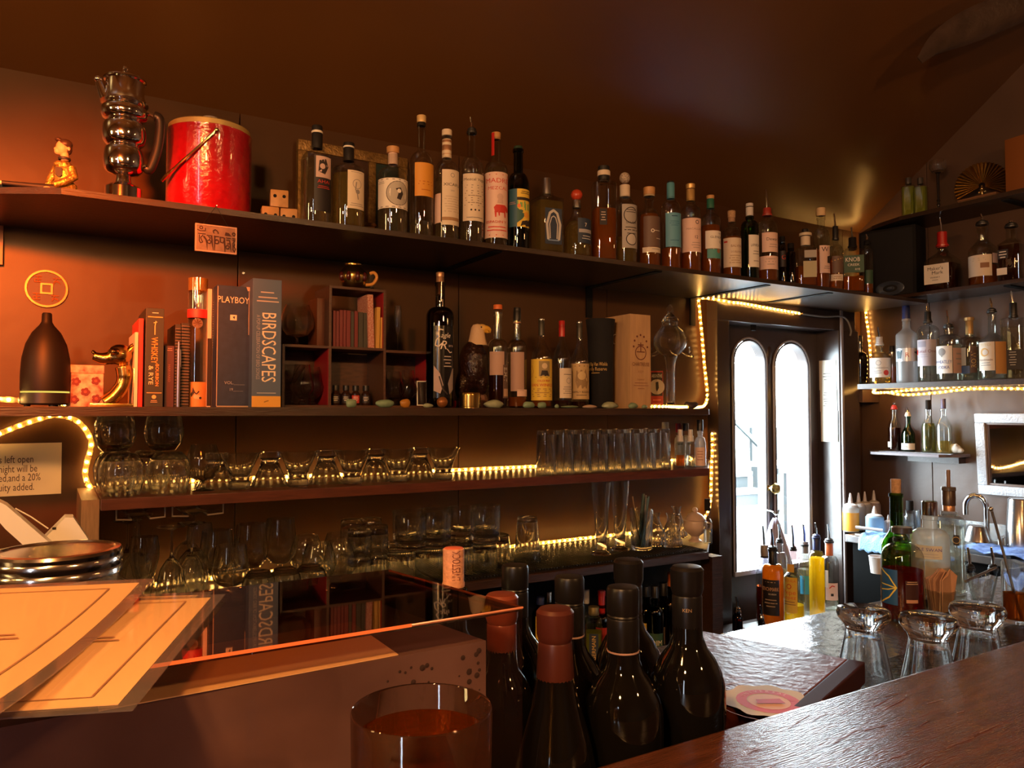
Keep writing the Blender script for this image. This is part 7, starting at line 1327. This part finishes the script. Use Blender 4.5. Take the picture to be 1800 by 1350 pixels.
# white card-reader stand
x, y = .0, 1.075; k = dep(x, y, -.2) / F
S = lambda px, py, d=0.: Vector(((px - 60) * k, d, (955 - py) * k))
zb_ = hat(x, y, 955) - KH
pos = E('card_reader_stand', 'white plastic card reader stand with slanted arm and printer wedge', 'card reader', (x, y, z(KH) + .0004), face(x, y))
q0 = zb_
part('slanted_arm', prism([(S(-30, 0).x, q0 + S(0, 880).z), (S(-22, 0).x, q0 + S(0, 868).z), (S(0, 0).x, q0 + S(0, 882).z), (S(66, 0).x, q0 + S(0, 952).z), (S(80, 0).x, q0 + S(0, 985).z), (S(56, 0).x, q0 + S(0, 985).z), (S(0, 0).x, q0 + S(0, 922).z)], -.022, .010), WHITEP, pos, False)
wd = part('printer_wedge', prism([(S(52, 0).x, q0 + S(0, 955).z), (S(88, 0).x, q0 + S(0, 915).z), (S(101, 0).x, q0 + S(0, 916).z), (S(128, 0).x, q0 + S(0, 962).z), (S(128, 0).x, q0 - .03), (S(52, 0).x, q0 - .03)], .014, .05), WHITEP, pos, False)
part('paper_slot', box(S(68, 0).x, S(74, 0).x, .013, .0139, q0 + S(0, 935).z, q0 + S(0, 931).z), BLACK, wd, False)
part('base', box(-.055, .075, -.012, .045, 0, .012, .003), WHITEP, pos, False); part('stand_column', box(-.02, .045, -.006, .044, .0125, q0 - .028, .003), WHITEP, pos, False)
T('reader_cable', 'thin pale cable stretched from card reader to printer wedge', 'cable', tube([(x + v.x * math.cos(face(x, y)), y + v.x * math.sin(face(x, y)) + .008, z(KH) + q0 + v.z) for v in (S(12, 892), S(35, 908), S(62, 931))], .0009, 5), WHITEP)
# paper sign on the back wall
xa_, xb_ = xat(-120, 2.16), xat(110.5, 2.16); zt_, zb_ = z(hat(xb_, 2.16, 778)), z(hat(xb_, 2.16, 868)); W, H = xb_ - xa_, zt_ - zb_
sg = T('paper_sign', 'cream paper notice taped to the back wall below the rope light', 'sign', box(-W, 0, -.0015, 0, 0, H), M('notice_paper', (.82, .64, .42), .6), (xb_, 2.1685, zb_), smooth=False); sg.rotation_euler = (0, -.006, 0)
def sx_(px): return (xat(px, 2.167) - xa_) / W
TK = (.10, .05, .03)
def line(s, p0, p1, v):
    tv = text2d(s)[2]; return ('t', s, (sx_(p0) + sx_(p1)) / 2, v, .20, TK, 0, abs(sx_(p1) - sx_(p0)))
art(sg, [line('s left open', 1, 61, .30), line('night will be', 1, 68, .48), line('ed,and a 20%', 1, 74, .65), line('uity added.', 1, 63, .83)], W, H, flat(-W / 2, -.0015, 0), 'lettering')
# ------------------------------------------------------------------ whisky on the bar
z_ = .452; w_ = z_ / CP; u = _u(744); x, y = w_ * AX + u * z_ * AY, w_ * AY - u * z_ * AX
hr = hat(x, y, 1243); Hg = hr - CHt; r = 122 * z_ / F
wg = E('whisky_tumbler', 'near tumbler of amber whisky at the bottom of the picture', 'glass', (x, y, z(CHt) + .0004)); Hg -= .0004
part('glass', lathe([(0, 0), (r * .90, 0), (r * .94, .003), (r * .95, .014), (r, Hg - .001), (r * .985, Hg), (r * .965, Hg - .001), (r * .90, .016), (0, .014)], 48), GLASS, wg)
hl = hat(x, y, 1292) - CHt
part('whisky', lathe([(0, .0145), (r * .885, .0165), (r * .935, hl), (0, hl)], 48), solid_glass('whisky_drink', (.90, .50, .18), 1.36, body=.04, bc=(.8, .25, .03), clear=.3), wg)
